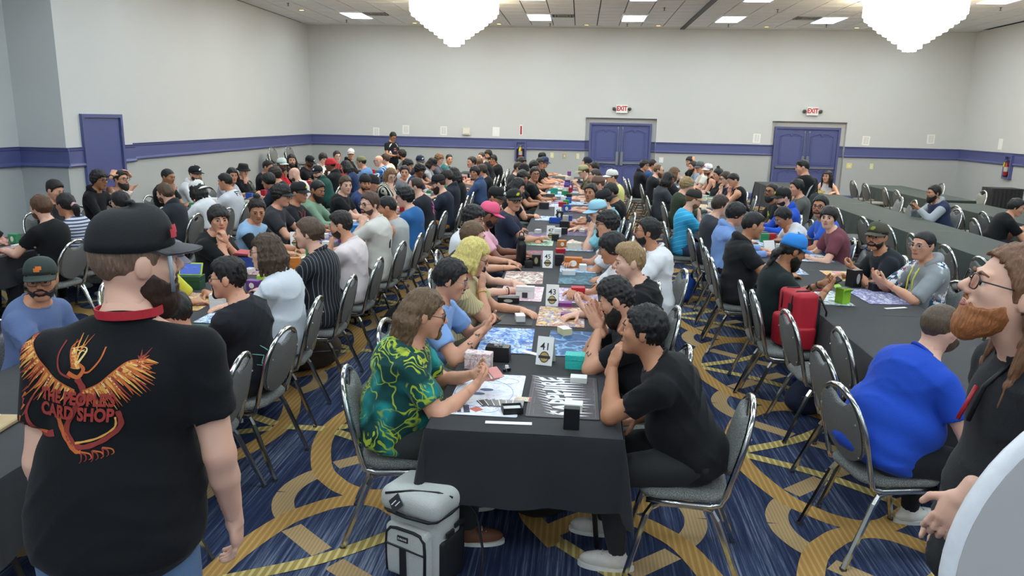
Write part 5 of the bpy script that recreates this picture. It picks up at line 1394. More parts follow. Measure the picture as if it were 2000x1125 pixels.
SHOES = ['#1d1d20', '#d8d6d0', '#3a3532', '#22252c']
CROWD = []
TWEAK = {
 'man in green leaf-print shirt': dict(pants='#3a3d3c', shoe='#7a4a34', body=82, hand_scale=1.05, lean=.1, w=1.34, b=1.25, hz=.835),
 'man in black tee resting chin on fist': dict(pants='#2a2b2d', shoe='#cfc8c0', body=276, hand_scale=1.05, lean=.22),
 'goateed man in black sleeveless jacket': dict(pants='#2b4670'),
 'man in light blue polo': dict(pants='#8a8a74', shorts=True, lean=.13), 'bearded man with tattooed forearms': dict(lean=.12),
 'muscular man in grey tank top': dict(pants='#9a927c', shorts=True),
 'person in white button shirt': dict(pants='#1b1c20', slen=.7), 'man in black pinstripe shirt': dict(slen=1.0), 'man in pale pink shirt': dict(slen=.85),
 'bearded man in black cap and navy tee': dict(pants='#b0763f', shorts=True),
 'bearded man in bright blue cap': dict(hat_tilt=4, shoe='#2b2f86'), 'man in black hooded tee': dict(shoe='#b0702c', pants='#1b1c20'), 'man in pink cap and pink tee': dict(hat_tilt=6),
 'youth in maroon tee': dict(scale=.96), 'person in crimson tee': dict(lean=.05),
}
def crowd():
    i = 0
    for ln in PEOPLE.strip().split('\n'):
        a = ln.split('|'); side = a[0]; i += 1
        look, pitch = map(float, a[2].split(',')); w, b = map(float, a[9].split(','))
        rnd = random.Random(i*7+3)
        g = dict(head=tuple(map(float, a[1].split(','))), look=look, pitch=pitch, skin=a[3], hair=a[4], hat=a[5], face=a[6], shirt=a[7], arms=a[8], w=w, b=b,
                 label=(a[10]+' '+a[11]), who=a[10], side=side, body=(90 if side[-1] == 'L' else 270)+rnd.uniform(-6, 6), pants=PANTS[i % 8], shoe=SHOES[(i//2) % 4], frames=['#1c1a1a', '#2a2422', '#8a8d90', '#1c1a1a'][i % 4], group='players seated at the tables')
        g.update(TWEAK.get(a[10], {}))
        sg = 1 if side[-1] == 'R' else -1; off = (g['head'][0]-ROWX[side[:-1]](g['head'][1]))*sg     # keep hips clear of the table edge
        base_lean = g.get('lean', .045+1.6*max(0, 1.2-g['head'][2])); need = .60+.10*(w-1)-off-.06
        if need > base_lean: g['lean'] = min(need, .42)
        person(g); CROWD.append(g)
        P = g['_']['P']
        FF = g['_']['F']; chair(P[0]+FF[0]*.055, P[1]+FF[1]*.055, g['body'], 'grey chair under the '+a[10], near=dist_lod(P) == 0)
crowd()
def who(s): return next(g for g in CROWD if g['who'] == s)

# ---- markings on clothes
def back_text(g, txt, size, hexc, up=.36, side=0.0, front=False, name='lettering', tilt=0.0):
    q = g['_']; s = 1 if front else -1; R, f, t = Vector(q['R']), Vector(q['f']), Vector(q['t'])
    x = R*(-1 if front else 1)*1.0; o = Vector(q['P'])+t*up+R*side+f*s*.6
    M = basis(x, t, f*s, o) @ Matrix.Rotation(tilt, 4, 'Z')
    return project_on(g, text_flat(txt, size, .002), M, -f*s, name, plain(hexc, .8))
def blob_print(g, pts, hexc, up, side=0.0, front=True, name='print', n=1):
    q = g['_']; s = 1 if front else -1; R, f, t = Vector(q['R']), Vector(q['f']), Vector(q['t'])
    M = basis(R*(-1 if front else 1), t, f*s, Vector(q['P'])+t*up+R*side+f*s*.6)
    V = []; F = []
    for st, w in pts:                       # strokes
        P = [Vector(p) for p in st]; Q = []
        for k in range(len(P)-1):
            for j in range(4): Q.append(P[k].lerp(P[k+1], j/4))
        Q.append(P[-1]); o = len(V); m = len(Q)
        for k, p in enumerate(Q):
            d = (Q[min(k+1, m-1)]-Q[max(k-1, 0)]).normalized(); ww = w*(.35+.65*math.sin(math.pi*(k+.5)/m)); sd = Vector((-d.y, d.x))*ww/2
            V += [tuple(p-sd), tuple(p+sd)]
        for k in range(m-1): F.append((o+2*k, o+2*k+2, o+2*k+3, o+2*k+1))
    return project_on(g, (V, F), M, -f*s, name, plain(hexc, .8))
back_text(who('man in white tee lettered on back'), 'FTP', .10, '#2a2b30', .42)
SCRIPT = [([(-.12, .03), (-.1, -.03), (-.07, .03), (-.05, -.02)], .014), ([(-.04, .0), (-.01, .025), (.0, -.02), (.03, .03)], .012), ([(.04, -.02), (.06, .03), (.09, -.02), (.12, .03)], .013), ([(-.1, -.08), (-.04, -.05), (0, -.1), (.05, -.05), (.09, -.1)], .02)]
blob_print(who('man in blue lettered tee'), SCRIPT, '#e8e9ee', .36)
blob_print(who('goateed man in black tee with lime print'), [([(-.07, .04), (-.02, -.02), (.03, .05)], .03), ([(-.05, -.04), (.0, .03), (.06, -.03)], .03)], '#b8cc3a', .36)
blob_print(who('man in black jersey with pink print'), [([(-.02, .1), (.02, .03), (-.03, -.04), (.02, -.1)], .035), ([(-.06, .03), (.05, .0)], .02)], '#d85aa8', .33, front=False)
blob_print(who('man in black cap with white emblem'), [([(-.04, .05), (-.01, -.04)], .014), ([(.0, .05), (.02, -.04)], .014), ([(-.06, 0), (.05, .01)], .012)], '#dcdcda', .36)
blob_print(who('man in charcoal cap and printed tee'), [([(-.06, .08), (.0, 0), (-.04, -.1)], .05), ([(.03, .06), (.05, -.06)], .04)], '#c9a79a', .3)
blob_print(who('bowl-cut youth in black tee'), [([(-.04, .02), (.04, -.01)], .03)], '#6a3aa0', .3)
blob_print(who('man in pink cap and pink tee'), [([(-.07, .06), (0, .0), (.05, .05)], .03), ([(-.05, -.06), (.04, -.08)], .04)], '#c87888', .3)
ZIG = [([(-.13, .05), (-.06, .02), (-.09, -.02), (0, -.05), (.08, -.02)], .008), ([(-.12, -.02), (-.03, -.06), (.05, -.05), (.12, -.08)], .008), ([(-.08, .09), (-.02, .04), (.05, .06)], .006)]
blob_print(who('goateed man in black sleeveless jacket'), ZIG, '#8fc9c4', .12, front=False)
blob_print(who('goateed man in black sleeveless jacket'), [([(.1, .14), (.115, .06), (.11, -.02), (.1, -.1)], .008)], '#c9ccd0', .38, front=False)
def lanyard(g, hexc, drop=.3):
    q = g['_']; Nk, t, f, R = q['Nk'], q['t'], q['f'], q['R']
    P = [Nk+t*.0+R*.08-f*.0, Nk-t*.08+R*.075+f*.115, Nk-t*drop+f*.15, Nk-t*.08-R*.075+f*.115, Nk-R*.08]
    P = [tuple(p-q['loc']) for p in P]; MB().tube(P, .008, 6, flat=.3).build('lanyard', plain(hexc, .7), q['root'], True)
lanyard(who('man in black cap with red lanyard'), '#b8463c')
lanyard(who('man in black cap with green jacket'), '#2f8a72')
g = who('young man in printed grey hoodie'); q = g['_']
for s in (-1, 1):
    P = [q['Nk']-q['t']*.03+q['R']*s*.045+q['f']*.095, q['Nk']-q['t']*.12+q['R']*s*.04+q['f']*.14, q['Nk']-q['t']*.34+q['R']*s*.05+q['f']*.17]
    MB().tube([tuple(p-q['loc']) for p in P], .006, 6).build('drawstring', plain('#d6d43a', .6), q['root'], True)
def strap(g, hexc):
    q = g['_']; Nk, t, f, R, P_ = q['Nk'], q['t'], q['f'], q['R'], q['P']
    P = [P_+t*.2-R*.12+f*.12, P_+t*.42-R*.02+f*.13, Nk+R*.09-t*.01+f*.02, Nk-t*.12+R*.06-f*.135, P_+t*.25-R*.08-f*.15]
    MB().tube([tuple(p-q['loc']) for p in P], .012, 6, flat=.4).build('shoulder_strap', plain(hexc, .8), q['root'], True)
strap(who('bearded man in oatmeal tee'), '#2a2b2e'); strap(who('man in blue tee with black curls'), '#8b8d8c')
g = who('ponytailed woman in striped top')
MB().lathe([(.026, -.012), (.036, -.004), (.03, .004), (.036, .012), (.024, .018)], n=12).xform(Matrix.Translation((0, -.122, -.012)) @ Matrix.Rotation(1.2, 4, 'X')).xform(g['_']['HM']).build('scrunchie', plain('#d9a0a8', .7), g['_']['root'], True)
# watches, tattoos and phones
def band(g, s, hexc, r=.031, back=.03):
    S_, E, T = g['_']['A'][s][:3]; d = Vector(nrm(T-E)); c = Vector(T)-d*back-Vector(g['_']['loc']); a = d.orthogonal().normalized(); b_ = d.cross(a)
    P = [c+(a*math.cos(x)+b_*math.sin(x))*r for x in np.linspace(0, 2*math.pi, 13)[:-1]]
    MB().tube(P, .006, 6, closed=True, flat=1.0).build('wristband', plain(hexc, .5), g['_']['root'], True)
band(who('bearded man in bright blue cap'), -1, '#1a1a1c'); band(who('bearded man in red-print shirt'), 1, '#1b1b1d'); band(who('man in black cap with white emblem'), 1, '#1a1a1c')
band(who('person with bleached blond hair'), 1, '#c9a65a'); band(who('sandy-haired man in navy tee'), 1, '#1d1d20'); band(who('man in pale pink shirt'), -1, '#1f1f22')
def tattoo(g, s, n, seed, fa=True):
    V_, Q_, _ = g['_shirt']; rnd = random.Random(seed); S_, E, T = g['_']['A'][s][:3]; a0, b0 = (E, T) if fa else (S_, E)
    d = Vector(nrm(b0-a0)); a = d.orthogonal().normalized(); b_ = d.cross(a); loc = Vector(g['_']['loc']); mb = MB()
    for k in range(n):
        u = rnd.uniform(.15, .85); ph = rnd.uniform(0, 6.28); V = []; m = 7; o = len(mb.v)
        for i in range(m):
            for j in (0, 1):
                th = ph+(i/m-.5)*rnd.uniform(.9, 1.3)+.12*math.sin(i*2+k); uu = u+.06*math.sin(i*1.7+k)+(.035*j)
                aw = .85+.15*g['w']; rr = (.043*aw+( -.002 if uu < .35 else -(uu-.35)/.65*.0155)) + .0035
                p = Vector(a0)+(Vector(b0)-Vector(a0))*uu+(a*math.cos(th)+b_*math.sin(th))*rr-loc; V.append(tuple(p))
        mb.add(V, [(2*i, 2*i+2, 2*i+3, 2*i+1) for i in range(m-1)])
    mb.build('tattoo', plain('#38343a', .6, 0, .2), g['_']['root'])
for s in (-1, 1): tattoo(who('bearded man with tattooed forearms'), s, 5, 4+s); tattoo(who('bearded man in olive cap'), s, 5, 9+s)
tattoo(who('man in light blue polo'), 1, 3, 2); tattoo(who('man in pink cap and pink tee'), 1, 3, 3)
def phone(g, label, col='#17181b'):
    A = g['_']['A']; F = Vector(g['_']['F']); c = (Vector(A[-1][2])+Vector(A[1][2]))/2+F*.085+Vector((0, 0, .055))
    e = empty('phone', c, -math.radians(g['body'])); setp(e, label, 'phone')
    MB().rbox((0, 0, 0), (.15, .075, .009), .01, tilt=('X', .6)).build('case', plain(col, .3), e)
    MB().box((0, -.0028, .0045), (.135, .065, .002), tilt=('X', .6)).build('screen', plain('#0b0d12', .1, 0, 0), e)
phone(who('bearded man in bright blue cap'), 'black phone held by the man in the blue cap')
g = who('man in green leaf-print shirt'); A = g['_']['A']; c = (Vector(A[-1][2])+Vector(A[1][2]))/2+Vector(g['_']['F'])*.1+Vector((0, 0, .03))
e = empty('held_cards', c, .3); setp(e, 'fan of pink-backed cards held by the leaf-print shirt', 'cards')
for k in range(5): MB().box((.008*k-.016, 0, .004*k), (.064, .089, .0012), rz=.16*k-.3, tilt=('X', .35)).build('card', plain('#d98f88' if k % 2 == 0 else '#e7d6d0', .4), e)
phone(who('man in light blue polo'), 'black phone held by the man in the light blue polo')
# ------------------------------------------------------------------ standing people and others
STAND = 'people standing in the hall'
s1 = dict(head=(-1.23, 1.98, 1.775), hip=(-1.29, 1.86, 1.0), look=40, pitch=2, body=-14, skin='p', hair='crop:#7d6250', hat='cap2:#17181b:red', brim='#4c4b4d', face='B', beardcol='#3d2a20', shirt='tee:#101114', arms='dd', w=1.28, b=1.1,
          pants='#5f7898', scale=1.06, label='man standing with his back turned in black dragon-print tee and trucker cap', group=STAND, lod=0, hand_scale=1.05, emblem_rot=42, fold=.7)
person(s1, 'stand')
s2 = dict(head=(1.22, 2.17, 1.745), hip=(1.30, 2.12, .93), look=282, pitch=-14, body=276, skin='p', hair='swept:#7a5238', face='gB', beardcol='#a8673a', beard_scale=.93, shirt='polo:#232427', arms='pd', handL=(1.09, 2.0, 1.2), hd=(-.5, -.05, -.9), hn=(.5, .8, -.2), hs=(-.8, .1, .3), pole=(.9, .25, -.1), curl=38,
          w=1.15, b=1.05, pants='#23242a', scale=1.08, label='long-haired bearded man in black polo standing at the right edge', group=STAND, lod=0, hand_scale=1.0)
person(s2, 'stand')
s3 = dict(head=(-5.2, 21.0, 1.635), hip=(-5.26, 21.02, .93), look=130, pitch=28, body=120, skin='t', hair='short:#120f0e', face='g', shirt='jersey:#1a1b20', arms='hh', w=1.1, b=1.1, pants='#17181c', label='official standing in black and white jersey by the far wall', group=STAND)
s3['arms'] = 'pp'; s3.update(handL=(-5.02, 20.9, 1.12), handR=(-5.08, 20.78, 1.12), hd=(.5, -.4, .2), hn=(0, 0, -1))
s3['shirt'] = 'tee:#1a1b20:whiteband'
person(s3, 'stand')
blob_print(s3, [([(-.17, .1), (-.13, .16), (-.08, .2)], .03), ([(.17, .1), (.13, .16), (.08, .2)], .03), ([(-.15, -.18), (-.14, 0)], .05)], '#d8d8da', .32)
blob_print(s3, [([(-.04, .06), (.05, .06)], .03), ([(-.05, .0), (.06, .01)], .04)], '#b06a78', .32)
s4 = dict(head=(3.62, 12.75, 1.515), hip=(3.66, 12.62, .86), look=285, pitch=12, body=330, skin='l', hair='fade:#14110f', face='-', shirt='tee:#121316', arms='dd', w=1.25, b=1.15, pants='#1a1b1f', scale=.97, label='man standing in black tee with a pale bag strap across his back', group=STAND)
person(s4, 'stand')
q = s4['_']
P = [q['Nk']-q['t']*.02+q['R']*.09+q['f']*.02, q['Nk']-q['t']*.1+q['R']*.06-q['f']*.13, q['P']+q['t']*.3-q['R']*.06-q['f']*.165, q['P']+q['t']*.12-q['R']*.14-q['f']*.15]
MB().tube([tuple(p-q['loc']) for p in P], .014, 6, flat=.4).build('bag_strap', plain('#a9b2ac', .6), q['root'], True)
bg = q['P']+q['t']*.12-q['f']*.24
e = empty('sling_bag', (bg[0], bg[1], bg[2])); setp(e, 'black sling bag on the back of the standing man', 'bag')
V_, Q_ = sdf_piece(('sling',), [ell((0, 0, 0), (.11, .05, .13)), ell((0, -.01, -.06), (.12, .055, .08))], .012, .03); link('pouch', np_mesh('pouch', V_, Q_), plain('#23272a', .5, 0, .2), e)
MB().tube([(-.03, 0, .12), (0, 0, .16), (.03, 0, .12)], .008, 6).build('drawcord', BLACK, e)
# sunglasses pushed up on his head
MB().tube([(-.08, .0, .09), (-.04, .07, .105), (.04, .07, .105), (.08, 0, .09)], .006, 6).xform(q['HM']).build('sunglasses', BLACK, q['root'], True)
sit = [
 dict(head=(1.86, 3.86, 1.2), look=62, pitch=8, body=78, skin='p', hair='crop:#5a4836', face='b', shirt='tee:#1f49b4', arms='tt', w=1.45, b=1.25, lean=.2, fold=.6, pants='#1f2126', shoe='#e4e1d8', lod=0, label='heavyset man in royal blue tee seated with his back turned', who='man in royal blue tee'),
 dict(head=(5.74, 12.8, 1.16), look=262, pitch=5, body=268, skin='t', hair='short:#14110f', face='B', shirt='hood:#2a3350', arms='hh', w=1.2, b=1.1, hoodcol='#a9adb0', label='bearded man in grey and navy hoodie alone at the green row', who='man in the grey and navy hoodie'),
 dict(head=(5.38, 17.05, 1.105), look=225, pitch=0, lean=.05, body=196, skin='l', hair='long:#120f0e', face='-', shirt='tank:#d9d4d0', arms='tt', w=.9, b=.95, label='woman with long black curls in white top by the right doors', who='woman with long curls'),
 dict(head=(6.3, 11.45, 1.095), look=120, pitch=15, body=96, skin='l', hair='short:#14110f', face='-', shirt='tee:#141518', arms='ff', w=1.0, b=1.0, label='dark-haired man in black tee at the far right edge', who='man at the far right edge'),
]
for g in sit:
    g['group'] = 'players seated at the tables'; person(g); CROWD.append(g); g['side'] = 'X'
    P = g['_']['P']+g['_']['F']*.055; chair(P[0], P[1], g['body'], 'grey chair under the '+g['who'], near=P[1] < 6)
q = sit[1]['_']
for s in (-1, 1):   # grey sleeves of the two-tone hoodie
    S_, E, T = q['A'][s][:3]; pr = [cap(S_+(E-S_)*.1, E, .075, .066), cap(E, E+(T-E)*.8, .066, .05)]
    f_ = Field(pr, .02)
    for p in pr: f_.add(p, .02)
    V_, Q_ = f_.mesh(); me = np_mesh('sleeve', V_-q['loc'], Q_); link('sleeve', me, cloth_mat('#a3a8ac'), q['root'])
phone(sit[1], 'dark phone held by the man in the grey and navy hoodie')

# ---- dragon print and shop name on the foreground shirt
def dragon():
    V = []; F = []; mi = []
    def stroke(pts, w0, w1, m, wav=0):
        P = [Vector(p) for p in pts]; Q = []
        for i in range(len(P)-1):
            p0 = P[max(0, i-1)]; p1 = P[i]; p2 = P[i+1]; p3 = P[min(len(P)-1, i+2)]
            for k in range(6):
                t = k/6; Q.append(.5*((2*p1)+(p2-p0)*t+(2*p0-5*p1+4*p2-p3)*t*t+(-p0+3*p1-3*p2+p3)*t**3))
        Q.append(P[-1]); o = len(V); n = len(Q)
        for i, p in enumerate(Q):
            d = (Q[min(i+1, n-1)]-Q[max(i-1, 0)]).normalized(); w = w0+(w1-w0)*i/(n-1)+wav*math.sin(i*1.9); s = Vector((-d.y, d.x))*w/2; V.extend([tuple(p-s), tuple(p+s)])
        for i in range(n-1): F.append((o+2*i, o+2*i+2, o+2*i+3, o+2*i+1)); mi.append(m)
    rnd = random.Random(5)
    bones = [[(-.005, .03), (-.07, .06), (-.12, .10), (-.155, .15), (-.16, .17)], [(.02, .03), (.06, .055), (.09, .09), (.12, .12), (.15, .125)]]
    for sgn, bone in zip((-1, 1), bones):
        B = [Vector(p) for p in bone]
        for i in range(34):
            u = i/33*(len(B)-1); k = min(int(u), len(B)-2); p = B[k].lerp(B[k+1], u-k)
            out = Vector((sgn*(.35+.5*i/33), -1.0+(.75*i/33 if sgn > 0 else .35*i/33))).normalized(); ln = (.045+.05*math.sin(math.pi*i/33))*rnd.uniform(.7, 1.25)
            q = p+out*ln; mid = p.lerp(q, .5)+Vector((rnd.uniform(-.008, .008), rnd.uniform(-.004, .006)))
            stroke([tuple(p), tuple(mid), tuple(q)], .011, .001, (2 if i % 3 == 0 else 1) if i % 5 else 0)
            if i % 2 == 0: stroke([tuple(p), tuple(p.lerp(q, .55))], .007, .001, 3 if i % 4 else 2)
        stroke(bone, .011, .006, 1)
        tip = B[-1]
        for k in range(7): stroke([tuple(tip), (tip.x+sgn*rnd.uniform(-.01, .04), tip.y+rnd.uniform(.0, .035))], .007, .0008, (0, 1)[k % 2])
    stroke([(-.06, .175), (-.07, .13), (-.055, .085), (-.02, .07)], .004, .007, 0); stroke([(.055, .165), (.05, .13), (.03, .095), (.015, .09)], .004, .006, 1)
    for k in range(12): stroke([(-.012+rnd.uniform(-.012, .012), .1), (-.02+rnd.uniform(-.025, .03), .125+rnd.uniform(0, .03)), (-.015+rnd.uniform(-.02, .03), .15+rnd.uniform(0, .05))], .008, .0008, (2, 1, 3)[k % 3])
    stroke([(-.03, .085), (.0, .075), (.012, .1), (-.005, .115)], .014, .008, 1)
    stroke([(.0, .07), (.02, .03), (.0, -.03), (-.02, -.1), (.02, -.15), (.08, -.13), (.125, -.08), (.115, -.03)], .018, .014, 0, .002)
    stroke([(.01, -.14), (.07, -.12), (.11, -.085), (.11, -.05)], .007, .005, 2, .001)
    stroke([(-.05, -.06), (-.03, -.11), (.01, -.16), (.03, -.165)], .016, .01, 1, .002)
    stroke([(-.13, .0), (-.15, -.06), (-.13, -.11), (-.09, -.13), (-.06, -.12)], .004, .022, 0); stroke([(-.115, -.12), (-.08, -.125)], .006, .012, 1)
    for a in ((.03, -.165), (.06, -.16), (.085, -.15)):
        for k in range(3): stroke([a, (a[0]+.004+.010*k, a[1]-.012+.004*k), (a[0]+.006+.013*k, a[1]-.026+.005*k), (a[0]+.002+.012*k, a[1]-.034+.006*k)], .0055, .0012, (0, 0, 1)[k])
    for k in range(8): stroke([(-.16+rnd.uniform(-.01, .015), .02-.02*k), (-.165+rnd.uniform(-.01, .01), .0-.02*k)], .008, .002, (0, 1)[k % 2])
    return V, F, mi
q = s1['_']; R, f, t = Vector(q['R']), Vector(q['f']), Vector(q['t'])
O = Vector(q['P'])+t*.44-f*.8-R*.075
MM = basis(R, t, -f, O) @ Matrix.Rotation(-.05, 4, 'Z') @ Matrix.Diagonal((.95, .84, 1, 1))
dm = [plain(c, .8, 0, .25, 90) for c in ('#8f3129', '#c2622c', '#dca04e', '#e6c884')]
project_on(s1, dragon(), MM, f, 'dragon_print', dm, .003)['kind'] = 'stuff'
for txt, dy, sz, sx in (("THE PEOPLE'S", .004, .056, .0), ('CARD SHOP', -.046, .06, .0)):
    tf = text_flat(txt, sz, .0026); wd = max(v[0] for v in tf[0])-min(v[0] for v in tf[0])
    project_on(s1, tf, MM @ Matrix.Translation((sx, dy, 0)) @ Matrix.Diagonal((.215/wd, 1, 1, 1)), f, 'lettering', plain('#a5392f', .8), .006)
# lanyard, ear pen
Nk = q['Nk']; P = [Nk+q['t']*.035+q['R']*.082*math.sin(a)+q['f']*(.088*math.cos(a)+.004) for a in np.linspace(math.radians(70), math.radians(290), 14)]
mb = MB(); V = []; F = []
for i, p in enumerate(P):
    o = p-q['loc']; V += [tuple(o-v3(0, 0, .012)), tuple(o+v3(0, 0, .012)), ]
for i in range(len(P)-1): F.append((2*i, 2*i+1, 2*i+3, 2*i+2))
V2 = [tuple(Vector(v)*1.0+Vector((0, 0, 0))) for v in V]
lan = mb.add(V, F).build('lanyard', plain('#b9232f', .6, 0, .15, 120), q['root'])
lm = lan.modifiers.new('thickness', 'SOLIDIFY'); lm.thickness = .004; lm.offset = 1
MB().tube([(.084, .055, .02), (.086, .06, -.075)], .0055, 8).xform(q['HM']).build('ear_pen', plain('#8d97a0', .4), q['root'], True)
MB().tube([(.0, .06, .155), (.0, .105, .165)], .001, 4)
q2 = s2['_']
# cord with red pen at his chest
P = [q2['Nk']+q2['R']*-.07+q2['f']*.06, q2['Nk']-q2['t']*.09-q2['R']*.05+q2['f']*.125, q2['Nk']-q2['t']*.2-q2['R']*.03+q2['f']*.15]
MB().tube([tuple(p-q2['loc']) for p in P], .007, 6).build('neck_cord', BLACK, q2['root'], True)
MB().tube([tuple(P[1]+q2['f']*.02-q2['loc']), tuple(P[1]-q2['t']*.1+q2['f']*.06-q2['loc'])], .006, 8).build('red_pen', plain('#a8202c', .4), q2['root'], True)
# ------------------------------------------------------------------ things on the tables
T0 = TZ+.0055
def mat_obj(x, y, w, l, rz, material, label, border=None, z=T0):
    e = empty('playmat', (x, y, z), rz); setp(e, label, 'playmat', 'card game playmats')
    MB().rbox((0, 0, .0012), (w, l, .0024), .012).build('rubber_base', border or BLACK, e)
    MB().rbox((0, 0, .0026), (w-.006, l-.006, .0012), .011).build('printed_top', material, e); return e
def deck_box(x, y, d, rz, col, label, lid=True, z=T0, mat=None, emblem_=None):
    e = empty('deck_box', (x, y, z), rz); setp(e, label, 'deck box', 'card deck boxes'); m = mat or plain(col, .45, 0, .08)
    hl_ = d[2]*.62 if lid else d[2]
    MB().rbox((0, 0, hl_/2), (d[0], d[1], hl_), .004).build('box_body', m, e)
    if lid: MB().rbox((0, 0, hl_+(d[2]-hl_)/2+.001), (d[0]+.003, d[1]+.003, d[2]-hl_), .004).build('lid', m, e)
    if emblem_:
        n = 16; c = [(.3*d[0]*math.cos(2*math.pi*k/n)*.7, d[2]*.5+.3*d[2]*math.sin(2*math.pi*k/n)) for k in range(n)]
        mb = MB(); mb.add([(p[0], -d[1]/2-.0028, p[1]) for p in c], [tuple(range(n))]); mb.build('emblem', plain(emblem_, .5), e)
    return e
def open_box(x, y, d, rz, col, label, z=T0, fill=True):
    e = empty('deck_box', (x, y, z), rz); setp(e, label, 'deck box', 'card deck boxes'); m = plain(col, .45, 0, .08); w, l, h = d; t = .004
    MB().box((0, 0, t/2), (w, l, t)).box((-w/2+t/2, 0, h/2), (t, l, h)).box((w/2-t/2, 0, h/2), (t, l, h)).box((0, -l/2+t/2, h/2), (w, t, h)).box((0, l/2-t/2, h/2), (w, t, h)).build('box_body', m, e)
    if fill: MB().box((0, 0, h*.35), (w-.014, l-.014, h*.6)).build('inner_cards', plain('#d9d9d6', .5), e)
    return e
def card_stack(x, y, h, rz, label, col='#f0efec', z=T0, edge='#dcdad4'):
    e = empty('card_stack', (x, y, z), rz); setp(e, label, 'cards', 'stacks of sleeved cards')
    MB().box((0, 0, h/2-.001), (.066, .091, h-.002)).build('card_pile', plain(edge, .5, 0, .2, 400), e)
    MB().box((0.001, 0.001, h-.0005), (.066, .091, .001), rz=.03).build('top_card', plain(col, .35), e); return e
def tent(x, y, rz, num, label, h=.165):
    e = empty('table_number', (x, y, T0), rz); setp(e, label, 'table sign', 'folded table numbers'); w = .1; s = .048
    # facing -Y
    mb = MB(); t = .0012
    mb.add([(-w/2, -s, 0), (w/2, -s, 0), (w/2, 0, h), (-w/2, 0, h)], [(0, 1, 2, 3)]); mb.build('front_card', WHITE, e)
    MB().add([(-w/2, s, 0), (w/2, s, 0), (w/2, 0, h), (-w/2, 0, h)], [(1, 0, 3, 2)]).build('back_card', WHITE, e)
    n = Vector((0, -h, s)).normalized(); up = Vector((0, s, h)).normalized(); X = Vector((1, 0, 0))
    def at(v): return Vector((0, -s, 0))+up*v+n*.0012
    lettering('number', str(num), .062, plain('#2a2a2c', .6), basis(X, up, n, at(h*.67)), e, .0003, bold=.0005)
    n_ = 20; c = at(h*.3); mb = MB()
    mb.add([tuple(c+X*.03*math.cos(2*math.pi*k/n_)+up*.034*math.sin(2*math.pi*k/n_)) for k in range(n_)], [tuple(range(n_))], 0)
    mb.add([tuple(c+n*.0006+X*.024*math.cos(2*math.pi*k/n_)+up*.027*math.sin(2*math.pi*k/n_)) for k in range(n_)], [tuple(range(n_))], 1)
    mb.add([tuple(c+n*.001+X*a+up*b) for a, b in ((-.036, -.009), (.036, -.009), (.036, .008), (-.036, .008))], [(0, 1, 2, 3)], 2)
    mb.build('badge', [plain('#5a4f35', .5), plain('#b79a5a', .4), plain('#2e2b26', .5)], e); return e
tent(-.155, 4.33, -.22, 41, 'white tent card numbered 41 on the near centre table')
tent(-.17, 5.80, -.03, 43, 'white tent card reading 43 beside the purple deck box')
tent(-.275, 7.36, .02, 45, 'white tent card numbered 45 beside the black bottle')
tent(-.315, 9.18, -.03, 47, 'white tent card reading 47 between the bottle and the far tables')
tent(-.29, 11.25, .02, 49, 'white tent card numbered 49 farthest along the centre row')
tent(-3.1, 8.0, .3, 3, 'white tent card numbered 3 in the row left of centre')
tent(-2.72, 16.2, -.1, 1, 'small white tent card far along the row left of centre')
# --- the near pair of mats
def white_mat():
    m, nt, b = nmat('white_mat_print'); o = coord(nt)
    n = noise(nt, o, 11, 5); c = ramp(nt, n, [(.35, lin('#cfd9ea')), (.5, lin('#eef0f4')), (.7, lin('#d9d2e2'))])
    v = N(nt, 'ShaderNodeTexVoronoi'); v.feature = 'DISTANCE_TO_EDGE'; v.inputs['Scale'].default_value = 8; L(nt, mixc(nt, .3, o, c), v.inputs['Vector'])
    c = mixc(nt, ramp(nt, v.outputs['Distance'], [(.006, (.7, .7, .7)), (.016, (0, 0, 0))]), c, lin('#8d93b5'))
    L(nt, c, b.inputs['Base Color']); b.inputs['Roughness'].default_value = .5; return m
e = mat_obj(-.437, 3.765, .365, .62, 0, white_mat(), 'white cartoon-face playmat before the leaf-print shirt', plain('#e4e6ec', .5))
mb = MB()
for x in (-.035, .03): mb.lathe([(.0, 0), (.025, 0), (.025, .0004)], c=(x*.6-.03, .02+x, .0034), n=20, cap=False, sq=(1.5, .8))
mb.build('printed_eyes', plain('#33507e', .5), e)
mb = MB(); P = [(.155*math.cos(a)-.02, .2*math.sin(a)+.0, .0036) for a in np.linspace(0, 2*math.pi, 40)[:-1]]; mb.tube(P, .0015, 4, closed=True, flat=.4)
for cx_, cy_, rx, ry in ((.06, .2, .09, .05), (-.11, -.23, .05, .06), (.03, -.22, .05, .05)): mb.tube([(cx_+rx*math.cos(a), cy_+ry*math.sin(a), .0036) for a in np.linspace(0, 6.28, 28)[:-1]], .0012, 4, closed=True, flat=.4)
mb.build('printed_lines', plain('#5b78ac', .5), e)
mb = MB().box((-.08, -.235, .0036), (.03, .1, .0006), rz=.2).box((-.12, -.23, .0036), (.02, .11, .0006), rz=.2); mb.build('printed_letters', plain('#3b3f52', .5), e)
MB().box((-.03, -.235, .0037), (.05, .055, .0006), rz=.8).build('printed_badge', plain('#c06a58', .5, 0, .5, 90), e)
e = mat_obj(-.035, 3.785, .37, .62, 0, plain('#4a4648', .55, 0, .1, 60), 'dark grey playmat with white gothic lettering at the near table')
